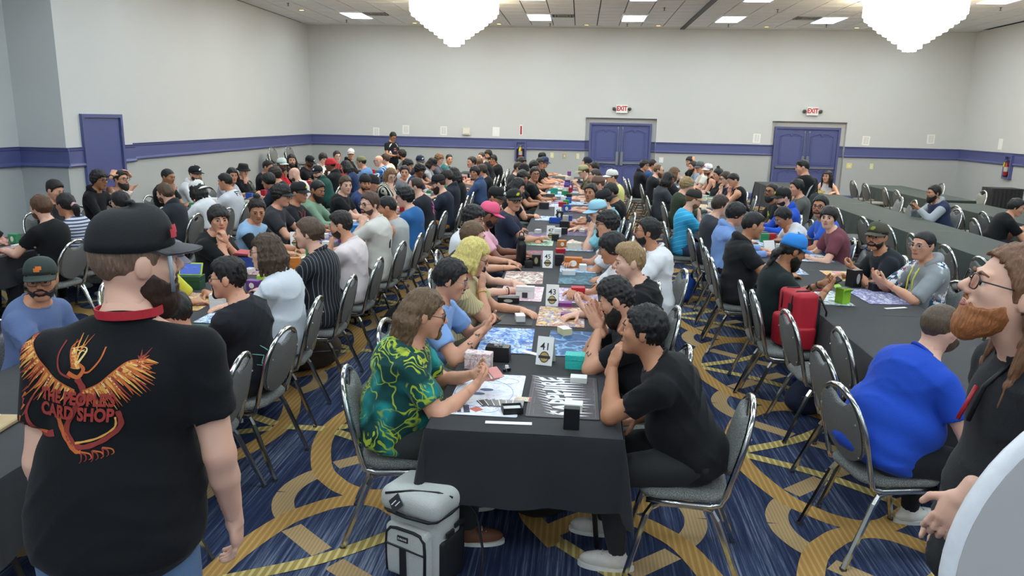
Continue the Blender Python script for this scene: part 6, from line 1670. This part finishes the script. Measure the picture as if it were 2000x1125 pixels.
def gothic(e):
    z = .0037; rnd = random.Random(3)
    me = text_mesh('SAPPHIRE', .15, .0003, bold=.004); xs = [v.co.x for v in me.vertices]; k = .55/(max(xs)-min(xs))
    me.materials.clear(); me.materials.append(plain('#efeff0', .5, 0, .03))
    me.transform(Matrix.Translation((-.01, .0, z)) @ Matrix.Rotation(math.pi/2, 4, 'Z') @ Matrix.Diagonal((k, 1.15, 1, 1)))
    for v in me.vertices: v.co.x += .10*(-.5*(v.co.y/.28)-.1); v.co.x += .012*math.sin(v.co.y*60)
    link('gothic_lettering', me, None, e)
    mb = MB()
    for i in range(15):
        y = -.27+.54*i/14; x0 = .035+.10*(-.5*(y/.28)-.1); ln = .05+.05*rnd.random()+.04*math.sin(math.pi*i/14)
        mb.add([(x0-.02, y-.014, z+.0002), (x0+ln, y-.002+.006*rnd.random(), z+.0002), (x0-.02, y+.012, z+.0002)], [(0, 1, 2)])
        mb.add([(x0-.12, y+.012, z+.0002), (x0-.16-.02*rnd.random(), y+.03, z+.0002), (x0-.11, y-.004, z+.0002)], [(0, 1, 2)])
    o = mb.build('lettering_spikes', plain('#efeff0', .5, 0, .03), e); o['kind'] = 'stuff'
    mb = MB()
    for (cx_, cy_, w, h) in ((.13, .2, .06, .08), (.13, .09, .06, .08), (.13, -.02, .06, .08), (.13, -.13, .06, .08), (-.12, .13, .06, .09), (-.12, -.09, .06, .1), (-.11, -.24, .07, .08), (0, 0, .33, .58)):
        mb.tube([(cx_-w/2, cy_-h/2, z), (cx_+w/2, cy_-h/2, z), (cx_+w/2, cy_+h/2, z), (cx_-w/2, cy_+h/2, z)], .0008, 4, closed=True, flat=.4)
    o = mb.build('zone_outlines', plain('#8a86a0', .5), e); o['kind'] = 'stuff'
gothic(e)
card_stack(.045, 4.02, .03, 1.5, 'white card stack on the far edge of the dark mat', z=T0+.004); card_stack(.02, 3.60, .035, 1.5, 'white card stack behind the small black deck box', z=T0+.004)
e = empty('cards_in_row', (-.335, 3.62, T0+.004)); setp(e, 'overlapping row of black sleeved cards on the white mat', 'cards')
for k in range(6):
    MB().box((-.1+.034*k, .0, .001+.0012*k), (.06, .085, .001), rz=.5-.1*k, tilt=('Y', -.03)).build('card', plain('#17171a', .25, 0, .05), e)
    MB().box((-.1+.034*k-.026, .0, .0018+.0012*k), (.004, .08, .0008), rz=.5-.1*k).build('card_edge', WHITE, e)
e = empty('art_card', (-.245, 3.70, T0+.004), 1.5); setp(e, 'single colourful card at the edge of the white mat', 'card'); MB().box((0, 0, .0008), (.06, .085, .001)).build('card_face', art_mat(['#d9c860', '#e8e3d0', '#9a4a3a'], 3, 30), e)
MB().box((0, -.038, .0016), (.05, .012, .0006)).build('title_strip', plain('#a03a32', .5), e)
open_box(-.285, 3.52, (.10, .075, .032), .25, '#141416', 'small open black box with cards on the white mat', z=T0+.004)
deck_box(.012, 3.365, (.075, .045, .105), -.04, '#121214', 'upright black deck box at the near edge of the table', lid=False)
e = empty('paper_slip', (-.29, 3.385, T0), .05); setp(e, 'long blank white paper slip near the table edge', 'paper')
MB().box((0, 0, .0006), (.225, .032, .0012)).build('slip', PAPER, e)
def die(x, y, z, col, lb, rz):
    e = empty('die', (x, y, z), rz); setp(e, lb, 'die', 'dice on the table'); MB().rbox((0, 0, .009), (.018, .018, .018), .003).build('cube', plain(col, .3), e)
    MB().lathe([(.0, 0), (.0025, 0), (.0025, .0004)], c=(0, 0, .0182), n=8, cap=False).build('pip', WHITE if col[1] == '1' else BLACK, e)
die(-.385, 4.13, T0, '#141416', 'black die beside the pink card box', .3); die(-.36, 4.155, T0, '#161618', 'second black die beside the pink card box', .8); die(-.372, 4.142, T0+.0185, '#e9e9e6', 'white die resting on two black dice', .5)
deck_box(-.54, 4.17, (.155, .075, .1), -.15, '#c9a3a6', 'pink and cream printed card box by the leaf-print shirt', mat=art_mat(['#d8b8ba', '#e9dcd6', '#b07c84', '#efe8e2'], 5, 14))
e = open_box(-.445, 4.345, (.145, .085, .085), -.05, '#1c1b1a', 'black deck box holding two clear dice'); 
MB().box((0, 0, .087), (.14, .08, .006)).build('lid', plain('#211f1e', .4), e)
die(-.46, 4.345, T0+.09, '#c9cdcf', 'clear die on the black box lid, left', 0); die(-.43, 4.35, T0+.09, '#c9cdcf', 'clear die on the black box lid, right', .4)
deck_box(.045, 4.27, (.16, .085, .085), -.04, '#2fc3b8', 'turquoise textured deck box on the near centre table', mat=plain('#2fc3b8', .5, 0, .25, 120, .6))
mat_obj(-.43, 4.77, .35, .58, .02, art_mat(['#1f4fb0', '#3f86e0', '#cfe4f7', '#16307a'], 1, 10), 'bright blue and white playmat under the phone user')
mat_obj(.02, 4.76, .36, .58, -.02, art_mat(['#16355e', '#1f4a78', '#2a5f92', '#8fb8d8'], 2, 6), 'deep blue line-art playmat before the tattooed man')
card_stack(-.055, 4.97, .045, .5, 'cream-edged card stack on the deep blue mat', edge='#d9cf9e', z=T0+.004)
e = empty('paper_slip', (-.245, 4.5, T0), -.5); setp(e, 'folded white paper slip beside tent card 41', 'paper'); MB().box((0, 0, .003), (.15, .04, .003), tilt=('Y', .03)).build('slip', PAPER, e)
mat_obj(-.09, 5.44, .35, .58, 0, art_mat(['#d8a93a', '#e8d48a', '#b05a3a', '#f2ead8', '#5a86b8'], 4, 7), 'yellow and orange art playmat past the deep blue mat')
mat_obj(-.47, 5.42, .36, .56, 0, plain('#26272c', .6), 'plain black playmat before the blond person')
card_stack(-.385, 5.27, .045, .2, 'white card stack on the plain black playmat', z=T0+.004)
deck_box(-.04, 5.42, (.07, .1, .03), 1.5, '#7a3a7c', 'flat purple deck box on the yellow mat', z=T0+.004); deck_box(-.065, 5.76, (.1, .07, .035), 0, '#7d2f80', 'purple deck box beside tent card 43')
deck_box(.03, 6.08, (.11, .08, .09), .1, '#c01f2e', 'glossy red deck box near the pressed hands')
deck_box(-.52, 5.82, (.17, .08, .045), .03, '#18181b', 'long black ornate card tin', emblem_='#b9b6ae'); deck_box(-.40, 5.99, (.15, .05, .1), -.03, '#e4e2de', 'white card box with tiny figures printed on it')
MB().box((0, -.0272, .03), (.045, .001, .045)).build('figures_print', plain('#3a3236', .6, 0, .5, 200), bpy.data.objects[[o.name for o in bpy.data.objects if o.get('label', '').startswith('white card box with tiny')][0]])
mat_obj(-.44, 6.03+.12, .36, .55, 0, art_mat(['#f0d5dc', '#e3a9b8', '#f5eef0', '#c88a9c'], 6, 9), 'pink and white floral playmat on the centre row')
mat_obj(.02, 6.03+.12, .36, .55, 0, art_mat(['#d8c8dc', '#b090b8', '#f0e6ee', '#8a6a94'], 8, 9), 'lilac art playmat under the red box')
mat_obj(-.47, 6.80, .36, .56, .03, art_mat(['#e8e2d6', '#cfc2b0', '#8a3a38', '#f2eee6'], 7, 8), 'cream playmat with dark red linework')
mat_obj(.03, 6.86, .36, .56, 0, art_mat(['#23495e', '#2f6478', '#18323f', '#4f8a9c'], 9, 5), 'slate blue playmat before the man with clasped hands')
open_box(-.06, 7.02, (.12, .08, .045), .15, '#e9e8e6', 'white open card tray before the slate blue mat'); deck_box(-.02, 7.37, (.17, .09, .105), -.02, '#c26a22', 'orange card box with white emblem', emblem_='#efe9dc')
deck_box(-.39, 7.42, (.085, .09, .115), 0, '#1b1a1a', 'tall black card box left of tent card 45', emblem_='#a89a70'); open_box(-.46, 7.3, (.08, .07, .06), .1, '#17171a', 'small open black box under the bottle')
e = empty('water_bottle', (-.545, 7.42, T0)); setp(e, 'tall black insulated water bottle with loop lid', 'bottle')
MB().lathe([(.045, 0), (.05, .006), (.05, .2), (.046, .225), (.03, .245), (.03, .255)], n=24).build('flask', plain('#161719', .35, .2, .04), e, True)
MB().lathe([(.036, .255), (.036, .285), (.026, .295), (.014, .3)], n=20).tube([(-.04, 0, .262), (-.052, 0, .24), (-.056, 0, .21)], .006, 6).build('bottle_lid', plain('#1b1c1f', .5), e, True)
MB().tube([(.022, 0, .292), (.02, 0, .325), (0, 0, .335), (-.02, 0, .325), (-.022, 0, .292)], .006, 8).build('carry_loop', plain('#1b1c1f', .5), e, True)
deck_box(-.17, 8.2, (.1, .08, .05), .2, '#b5202e', 'bright red deck box beyond the orange box'); e = empty('tissue_box', (-.02, 8.47, T0)); setp(e, 'cream printed tissue box on the centre row', 'box'); MB().rbox((0, 0, .04), (.16, .1, .08), .006).build('carton', plain('#d8d0bc', .7, 0, .15, 40), e); MB().box((0, 0, .085), (.06, .02, .012)).build('tissue', WHITE, e)
mat_obj(-.44, 8.0, .36, .55, 0, art_mat(['#3a3c44', '#5a2f46', '#a83a5c', '#2a2b32'], 11, 7), 'charcoal and magenta playmat near the bottle')
open_box(-.31, 10.68, (.17, .1, .07), 0, '#1f52b8', 'blue plastic bin of cards past tent card 47')
deck_box(-.12, 10.77, (.1, .08, .1), 0, '#2f5596', 'dark blue deck box near tent card 49'); deck_box(-.55, 12.39, (.16, .09, .1), 0, '#26282e', 'black spotted card case along the centre row'); deck_box(-.2, 12.9, (.1, .08, .1), 0, '#23a34a', 'vivid green deck box along the centre row')
deck_box(-.47, 14.85, (.14, .1, .12), 0, '#1f8f7c', 'teal deck box far along the centre row'); deck_box(-.5, 13.7, (.16, .1, .12), 0, '#5a5648', 'olive grey box far along the centre row')
# right row
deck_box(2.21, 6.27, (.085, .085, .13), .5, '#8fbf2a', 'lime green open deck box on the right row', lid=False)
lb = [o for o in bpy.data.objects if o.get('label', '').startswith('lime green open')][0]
MB().box((0, .06, .125), (.08, .06, .003), tilt=('X', .5)).box((0, -.055, .115), (.08, .045, .003), tilt=('X', -.7)).build('lid_flap', plain('#9aca3c', .45), lb)
MB().box((0, 0, .1305), (.076, .076, .001)).build('inner_shade', plain('#3c5212', .6), lb)  # dark green sheet over the solid box, painted as the shade inside it
deck_box(2.54, 6.98, (.1, .1, .16), .45, '#1c1b1d', 'tall black deck box with round silver emblem', lid=False, emblem_='#a9aaa8'); deck_box(2.69, 6.83, (.11, .09, .07), .2, '#1f1f26', 'low black box with clear lid beside the grey hoodie')
mat_obj(2.60, 6.58, .36, .58, .05, art_mat(['#8d93c8', '#c9cfe8', '#6a5aa0', '#eef0f8', '#3a4a80'], 14, 8), 'violet and white art playmat before the grey hoodie'); mat_obj(2.12, 6.45, .34, .56, 0, art_mat(['#7ab8c8', '#cfe4e8', '#3a4a5a', '#e8eef0'], 15, 9), 'pale teal art playmat before the blue cap')
card_stack(2.14, 6.72, .05, .2, 'red sleeved card stack on the right row', col='#b0323c', edge='#a82c36', z=T0+.004); e = empty('paper_slip', (2.60, 6.17, T0), .35); setp(e, 'thin white paper slip near the end of the right row', 'paper'); MB().box((0, 0, .001), (.2, .03, .0015)).build('slip', PAPER, e)
mat_obj(2.62, 7.45, .34, .52, 0, art_mat(['#4fb0d8', '#e8d04a', '#e06a5a', '#8ad0e8'], 16, 6), 'bright blue and yellow playmat before the olive cap'); mat_obj(2.12, 7.7, .34, .52, 0, art_mat(['#e0e4ea', '#9ab0d0', '#4a5a7a', '#f2f4f6'], 17, 8), 'white and blue playmat before the black hooded tee')
e = empty('shoulder_pouch', (2.78, 7.42, T0)); setp(e, 'black fabric pouch on the table by the olive cap', 'bag')
V_, Q_ = sdf_piece(('pouch',), [ell((0, 0, .06), (.13, .08, .06)), ell((-.07, .02, .09), (.06, .06, .05)), ell((.09, 0, .1), (.05, .05, .05))], .01, .02); link('pouch_body', np_mesh('pouch', V_, Q_), plain('#191a1d', .7, 0, .2), e)
MB().tube([(-.13, 0, .05), (-.18, -.05, .01), (-.1, -.11, .008), (.05, -.1, .01)], .01, 6, flat=.5).build('pouch_strap', BLACK, e)
deck_box(2.72, 9.05, (.1, .07, .13), .3, '#4a4238', 'ornate dark card box with red seal before the maroon tee', emblem_='#a8423a'); deck_box(2.63, 8.36, (.13, .09, .02), .1, '#2848b0', 'flat blue card packet before the maroon tee')
e = empty('notebook', (2.2, 8.72, T0), .4); setp(e, 'upright white notepad between the right-row players', 'notepad'); MB().box((0, 0, .07), (.14, .006, .14), tilt=('X', -.35)).build('pages', PAPER, e); MB().box((0, .006, .07), (.142, .003, .142), tilt=('X', -.35)).build('cover', plain('#c9cdd2', .6), e)
# left row
deck_box(-3.18, 5.85, (.2, .13, .11), .12, '#1e4a34', 'dark green card box under the tablet'); e = empty('tablet', (-3.18, 5.86, T0+.112), .12); setp(e, 'small tablet with yellow-green case propped on the green box', 'tablet')
MB().rbox((0, .02, .045), (.19, .012, .11), .01, tilt=('X', -.5)).build('case', plain('#b9d23a', .5), e); MB().box((0, .0125, .0475), (.165, .006, .088), tilt=('X', -.5)).build('screen', emit_mat('tablet_screen', (.05, .12, .55, 1), .8, .02), e)
mb = MB()
for s in (-1, 1): mb.tube([(s*.04+.022*math.cos(a), .0075-.018*math.sin(a)*.48, .0475+.018*math.sin(a)) for a in np.linspace(0, 6.28, 16)[:-1]], .0012, 4, closed=True)
mb.build('dials', plain('#a9c4f0', .4), e)
mat_obj(-2.95, 5.42, .36, .56, .05, art_mat(['#d8c25a', '#b8d05a', '#d87a4a', '#7a4a8a', '#f0e8c8'], 18, 9), 'colourful yellow art playmat beside the tablet'); mat_obj(-2.5, 4.57, .36, .5, .03, plain('#1d4a3e', .6, 0, .15, 20), 'dark green playmat before the black sleeveless jacket')
card_stack(-2.9, 5.75, .05, .2, 'cream card stack beside the green card box', edge='#e2dcc4'); deck_box(-2.62, 6.02, (.1, .08, .1), .2, '#a8cf3a', 'lime green deck box before the white shirt'); deck_box(-2.66, 6.2, (.1, .07, .11), .2, '#d07a90', 'pink deck box behind the lime one')
e = empty('card_binder', (-3.02, 6.72, T0), .15); setp(e, 'open dark red card binder on a blue box', 'binder'); MB().rbox((0, 0, .065), (.26, .2, .13), .006).build('blue_box', plain('#22408a', .5), e); MB().box((0, 0, .14), (.3, .22, .012), tilt=('Y', .1)).build('cover', plain('#5a1f28', .5), e); MB().box((0, 0, .152), (.28, .2, .01), tilt=('Y', .1)).build('pages', plain('#b8484c', .6), e)
e = empty('cooler_box', (-2.68, 8.9, T0), .1); setp(e, 'bright blue plastic storage box before the oatmeal tee', 'box'); MB().rbox((0, 0, .06), (.2, .14, .12), .012).build('tub', plain('#2f8fd8', .4), e); MB().rbox((0, 0, .13), (.21, .15, .025), .012).build('lid', plain('#2a86cf', .4), e)
# near left table end
e = empty('laptop_tray', (-2.75, 2.95, T0), .1); setp(e, 'tan wooden tray with papers on the near left table', 'tray'); MB().rbox((0, 0, .012), (.4, .3, .022), .01).build('tray_board', plain('#b39a72', .6, 0, .2, 12), e); MB().box((0, .02, .026), (.25, .18, .006), rz=.2).build('papers', plain('#d8cfc6', .7), e)

# --- generic mats, decks and stacks before everyone further away
PAL = [['#d8dbe2', '#8fa4c8', '#f0f0ee', '#5a6a90'], ['#2a2c34', '#4a3a5a', '#7a5a90', '#1c1d22'], ['#3a6a4a', '#7ab08a', '#d8e4d0', '#2a4a38'], ['#b02a3c', '#e0a8a8', '#5a1a24', '#f0dcd8'], ['#2a5aa8', '#7ab0e0', '#e4eef6', '#1a2f5a'], ['#e0d49a', '#c89a4a', '#f2ead0', '#7a5a3a'], ['#5a3a7a', '#9a7ac0', '#e0d4ec', '#2f2244']]
PALN = ['pale blue', 'dark violet', 'green', 'red', 'blue', 'tan', 'purple']
BOXC = [('#1c1c1f', 'black'), ('#b5242f', 'red'), ('#2a56a8', 'blue'), ('#e6e4df', 'white'), ('#2f8a5a', 'green'), ('#6a3a84', 'purple'), ('#c8c4ba', 'grey'), ('#c2762c', 'orange')]
MANUAL = {'man in green leaf-print shirt', 'man in light blue polo', 'person with bleached blond hair', 'man in black tee resting chin on fist', 'bearded man with tattooed forearms', 'blond man in black tee', 'sandy-haired man in navy tee', 'black-haired man in white tee', 'man with black curls and white tee', 'man in pink cap and pink tee', 'man in white polo',
          'bearded man in bright blue cap', 'man in black hooded tee', 'young man in printed grey hoodie', 'bearded man in olive cap', 'player in yellow tee and grey cap', 'goateed man in black sleeveless jacket'}
for i, g in enumerate(CROWD):
    if g['side'] == 'X' or g['who'] in MANUAL: continue
    row = g['side'][:-1]; s = 1 if g['side'][-1] == 'R' else -1; y = g['head'][1]; x = ROWX[row](y)+s*.235; rnd = random.Random(i+50); k = rnd.randrange(7); sl = -.08 if row == 'L2' else 0
    mat_obj(x, y, .35, .5, sl, art_mat(PAL[k], 20+i % 5, 8), '%s playmat in front of the %s' % (PALN[k], g['who']), z=T0+.0003*(i % 4))
    c, cn = BOXC[rnd.randrange(8)]; h = rnd.choice((.08, .1, .11))
    deck_box(x-s*.19, y+rnd.uniform(-.2, .2), (.075+rnd.random()*.06, .07, h), rnd.uniform(-.3, .3), c, '%s deck box opposite the %s' % (cn, g['who']), emblem_='#e4e0d4' if i % 4 == 0 else None)
    if i % 2: card_stack(x+s*.05, y+rnd.choice((-.14, .14)), .03+.03*rnd.random(), rnd.uniform(-.3, .3), 'pale card stack on the mat of the '+g['who'], z=T0+.004)

# ------------------------------------------------------------------ empty chairs
def chair_lbl(x, y, h, lb, near=False, z=0): return chair(x, y, h, lb, near, z)
chair_lbl(1.70, 5.9, 94, 'empty grey chair holding the red backpack', True); chair_lbl(1.80, 5.32, 87, 'empty grey chair just nearer than the red backpack', True)
chair_lbl(1.76, 4.42, 86, 'empty grey chair touching the royal blue tee man', True)
chair_lbl(1.66, 8.0, 90, 'empty grey chair between the hooded tee and the sky blue hoodie', True); chair_lbl(2.02, 4.87, 90, 'empty grey chair tucked in at the near end of the right row', True)
chair_lbl(3.0, 5.4, 268, 'empty grey chair right of the near right table end', True); chair_lbl(3.0, 4.75, 272, 'empty grey chair nearest the right foreground', True); chair_lbl(3.02, 7.85, 270, 'empty grey chair between olive cap and maroon tee', True)
for k, y in enumerate((6.6, 7.3, 8.0, 8.75, 9.6, 10.4, 11.3, 12.4, 13.6)): chair_lbl(4.42, y, 88+3*math.sin(k*2), 'empty chair left of the green row, %s from the near end' % ORD[k], y < 9)
for k, y in enumerate((9.0, 9.7, 10.4, 13.6, 14.2, 14.8)): chair_lbl(5.76, y, 270+4*math.sin(k*1.7), 'empty pale chair right of the green row, %s from the near end' % ORD[k])
for k, y in enumerate((9.2, 10.2, 12.5, 13.4, 14.4)): chair_lbl(6.7, y, 90+5*math.sin(k*1.3), 'empty chair left of the rightmost row, %s from the near end' % ORD[k])
for k, y in enumerate((16.4, 17.0, 18.2, 19.0)): chair_lbl(6.9, y, 90+6*math.sin(k*1.9), 'empty chair left of the far end row, %s from the near end' % ORD[k])
for k, y in enumerate((11.4, 13.4, 14.2, 14.9)): chair_lbl(8.1, y, 268, 'empty pale chair right of the rightmost row, %s from the near end' % ORD[k])
for k, y in enumerate((16.9, 18.8)): chair_lbl(8.3, y, 268, 'empty pale chair right of the far end row, %s from the near end' % ORD[k])
for k, y in enumerate((12.2, 13.0)): chair_lbl(3.45, y+.55, 270, 'empty grey chair behind the black tank top, %s from the near end' % ORD[k])
for k, y in enumerate((17.1, 17.8)): chair_lbl(1.35, y+.3, 90, 'grey chair drawn up near the doors, %s from the near end' % ORD[k])
for k, y in enumerate((12.0, 15.8)): chair_lbl(-1.5, y, 270, 'empty grey chair on the aisle of the left row, %s from the near end' % ORD[k])
chair_lbl(-7.1, 8.1, 95, 'empty grey chair by the left wall at the picture edge')
chair_lbl(-2.05, 3.0, 268, 'empty grey chair beside the foreground man', True)
for st, (x, y) in enumerate(((-8.05, 19.7), (-7.95, 20.6))):
    for k in range(4):
        c = chair(x+.05*k, y, 100, 'stacked grey chair in the %s left-wall stack, %s from the floor' % (('nearer', 'farther')[st], ORD[k]), z=.135*k); c['group'] = 'stacked chairs by the left wall'
# ------------------------------------------------------------------ bags, board
def backpack():
    e = empty('backpack', (-.70, 3.21, 0), math.radians(-24)); setp(e, 'light grey backpack with black trim standing by the near table', 'backpack')
    G = plain('#b9bab6', .75, 0, .12, 160, .25); K = plain('#16171a', .6, 0, .1)
    def soft(name, prims, mat, h=.011, k=.03, parent=e, fn=None, **kw):
        f_ = Field(prims, h)
        for p in prims: f_.add(p, k)
        if fn: f_.func(fn)
        f_.func(lambda F, X, Y, Z: F+.003*blobnoise(X, Y, Z, 28, 2)); V_, Q_ = f_.mesh(); me = np_mesh(name, V_, Q_); return link(name, me, mat, parent)
    def rb(c, d, r):
        c = np.array(c); d = np.array(d)/2-r
        def f(X, Y, Z):
            qx, qy, qz = np.abs(X-c[0])-d[0], np.abs(Y-c[1])-d[1], np.abs(Z-c[2])-d[2]
            return np.sqrt(np.maximum(qx, 0)**2+np.maximum(qy, 0)**2+np.maximum(qz, 0)**2)+np.minimum(np.maximum(qx, np.maximum(qy, qz)), 0)-r
        return (f, c-d-r, c+d+r)
    soft('main_compartment', [rb((0, .06, .2), (.31, .2, .4), .05)], G)
    soft('side_panel', [rb((.145, .07, .13), (.045, .19, .24), .02)], K)
    lid = soft('top_lid', [rb((0, .04, .42), (.34, .26, .13), .055)], G, fn=lambda F, X, Y, Z: F+.02*(Y-.04)*0)
    soft('front_pocket', [rb((-.01, -.055, .17), (.25, .07, .27), .03)], G)
    MB().tube([(-.135, -.07, .372), (-.11, -.082, .37), (0, -.09, .368), (.12, -.082, .37), (.15, -.06, .372), (.162, .04, .374), (.155, .15, .376)], .009, 6).build('lid_piping', K, lid, True)
    MB().tube([(-.12, -.09, .46), (.0, -.05, .485), (.12, .0, .485), (.165, .05, .45)], .006, 6).build('lid_zip', K, lid, True)
    MB().tube([(-.118, -.086, .06), (-.122, -.086, .2), (-.118, -.086, .26), (-.095, -.086, .288), (-.06, -.088, .296), (.04, -.088, .296), (.075, -.086, .288), (.098, -.086, .26), (.102, -.086, .2), (.1, -.086, .06)], .008, 6).build('pocket_piping', K, e, True)
    MB().tube([(-.118, -.091, .205), (.1, -.091, .195)], .006, 6).build('pocket_zip', K, e)
    MB().box((-.02, -.092, .115), (.035, .012, .17)).build('webbing_strap', K, e)
    c = Vector((-.05, -.098, .43)); n = Vector((0, -.93, .37)).normalized(); u = Vector((0, .37, .93)).normalized(); X = Vector((1, 0, 0))
    mb = MB(); mb.add([tuple(c+n*.004-X*.042), tuple(c+n*.004-u*.048), tuple(c+n*.004+X*.042), tuple(c+n*.004+u*.048)], [(0, 1, 2, 3)]); mb.build('diamond_patch', plain('#26282b', .6), lid)
    mb = MB()
    for s in (-.011, .011): mb.add([tuple(c+n*.006+X*(a+s)+u*b) for a, b in ((-.012, -.012), (-.008, -.014), (.012, .012), (.008, .014))], [(0, 1, 2, 3)])
    mb.build('patch_slits', WHITE, lid)
    MB().box((-.02, -.0935, .25), (.06, .006, .026)).build('name_tag', plain('#202225', .5), e); lettering('tag_lettering', 'DAKINE', .014, WHITE, Matrix.Translation((-.02, -.0972, .25)) @ Matrix.Rotation(math.pi/2, 4, 'X'), e, .0003)
    MB().tube([(-.03, .17, .47), (-.02, .19, .52), (.03, .19, .52), (.04, .17, .47)], .01, 6).build('carry_handle', K, e, True)
    MB().tube([(.12, .17, .42), (.2, .21, .3), (.26, .18, .12), (.29, .1, .01)], .013, 6, flat=.5).build('shoulder_strap', K, e, True)
    MB().box((.172, .02, .28), (.012, .06, .025)).box((.172, .1, .3), (.01, .08, .02)).build('side_buckle', K, e)
backpack()
def rbx(c, d, r):
    c = np.array(c); d = np.array(d)/2-r
    def f(X, Y, Z):
        qx, qy, qz = np.abs(X-c[0])-d[0], np.abs(Y-c[1])-d[1], np.abs(Z-c[2])-d[2]
        return np.sqrt(np.maximum(qx, 0)**2+np.maximum(qy, 0)**2+np.maximum(qz, 0)**2)+np.minimum(np.maximum(qx, np.maximum(qy, qz)), 0)-r
    return (f, c-d-r, c+d+r)
def red_pack():
    e = empty('backpack', (1.72, 5.86, .487), math.radians(-75)); setp(e, 'red backpack sitting on an empty chair in the right row', 'backpack')
    Rm = plain('#b3182c', .6, 0, .15, 120, .2); K = plain('#1b1517', .6)
    def soft(name, prims, mat, k=.02):
        f_ = Field(prims, .011)
        for p in prims: f_.add(p, k)
        f_.func(lambda F, X, Y, Z: F+.004*blobnoise(X, Y, Z, 30, 1)); V_, Q_ = f_.mesh(); return link(name, np_mesh(name, V_, Q_), mat, e)
    soft('main_compartment', [rbx((0, .02, .23), (.29, .19, .45), .04)], Rm)
    soft('front_pocket', [rbx((0, -.095, .14), (.24, .07, .25), .03)], Rm)
    soft('side_pocket', [rbx((.15, .02, .1), (.05, .15, .18), .02)], Rm); soft('back_panel', [rbx((0, .12, .21), (.26, .03, .4), .013)], K)
    for s in (-.07, .07): MB().tube([(s, -.078, .3), (s, -.075, .42), (s, -.04, .458), (s, .06, .458), (s, .105, .42)], .007, 6).build('zip', K, e, True)
    for s in (-.09, .09): MB().tube([(s, .14, .42), (s*1.2, .2, .3), (s*1.2, .19, .1), (s, .14, .02)], .016, 6, flat=.5).build('shoulder_strap', K, e, True)
    MB().box((.06, -.08, .33), (.05, .012, .06)).build('patch', K, e); MB().tube([(-.03, .1, .455), (0, .1, .49), (.03, .1, .455)], .008, 6).build('carry_loop', K, e, True)
red_pack()
def soft_bag(loc, rz, col, label, sx=1.0):
    e = empty('bag', loc, rz); setp(e, label, 'bag', 'bags on the floor')
    V_, Q_ = sdf_piece(('floorbag',), [ell((0, 0, .14), (.2, .13, .15)), ell((.05, 0, .2), (.16, .11, .12)), ell((-.08, 0, .09), (.16, .13, .1))], .016, .05, fn=lambda F, X, Y, Z: np.maximum(F+.006*blobnoise(X, Y, Z, 22, 1), -Z+.003))
    o = link('bag_body', np_mesh('bag_body', V_, Q_), plain(col, .8, 0, .2), e); o.scale = (sx, 1, 1)
    MB().tube([(-.1, -.06, .26), (-.05, -.08, .36), (.06, -.08, .36), (.1, -.06, .27)], .012, 6, flat=.5).build('bag_strap', plain('#141416', .7), e, True)
    MB().tube([(-.17, -.1, .16), (0, -.135, .18), (.18, -.1, .17)], .005, 6).build('bag_zip', plain('#55565a', .5), e, True)
soft_bag((-2.25, 6.2, 0), .4, '#4a3b30', 'brown canvas bag under the left row chairs'); soft_bag((-1.75, 7.5, 0), .2, '#1b1c20', 'black bag on the floor behind the oatmeal tee'); soft_bag((1.35, 9.35, 0), .8, '#1f4fae', 'blue bag hanging by the cyan jersey chair'); soft_bag((1.9, 5.75, 0), .3, '#232a44', 'navy bag under the red backpack chair'); soft_bag((-.1, 3.95, 0), .3, '#1d1b1a', 'dark bag under the near centre table'); soft_bag((-7.9, 21.6, .35), 0, '#18191b', 'black bag heap by the far left corner', 2.2)
e = empty('round_board', (0, 0, 0)); cx_, cz_ = 1.17, 1.17
e.location = (1.285, 1.5, .03); setp(e, 'large white round board at the right foreground edge', 'board')
MB().lathe([(.47, -.02), (.485, -.016), (.492, 0), (.485, .016), (.47, .02)], n=72).xform(Matrix.Translation((0, 0, 1.24)) @ Matrix.Rotation(math.pi/2, 4, 'X')).build('rim', plain('#e9e9ec', .4), e, True)
MB().lathe([(.0, -.022), (.468, -.022), (.468, .022), (.0, .022)], n=72, cap=False).xform(Matrix.Translation((0, 0, 1.24)) @ Matrix.Rotation(math.pi/2, 4, 'X')).build('panel', plain('#b9b4b2', .6, 0, .04, 4), e)
MB().box((0, .05, .6), (.07, .05, 1.2)).box((0, .05, .02), (.5, .4, .04)).build('stand', plain('#7d7b7a', .5), e)
e = empty('flower_bunch', (5.0, 16.2, T0)); setp(e, 'small bunch of yellow flowers on the green row', 'flowers')
rnd = random.Random(2); mb = MB()
for k in range(26):
    a = rnd.uniform(0, 6.28); r = rnd.uniform(0, .09); z = .05+rnd.uniform(0, .06); mb.lathe([(.0, 0), (.018, .004), (.022, .014), (.008, .018)], c=(r*math.cos(a), r*math.sin(a), z), n=7)
o = mb.build('blossoms', plain('#c9b95a', .7, 0, .3, 60), e); o['kind'] = 'stuff'
MB().lathe([(.03, 0), (.05, .01), (.07, .06), (.06, .07)], n=14).build('wrapper', plain('#8f9a6a', .7), e, True)
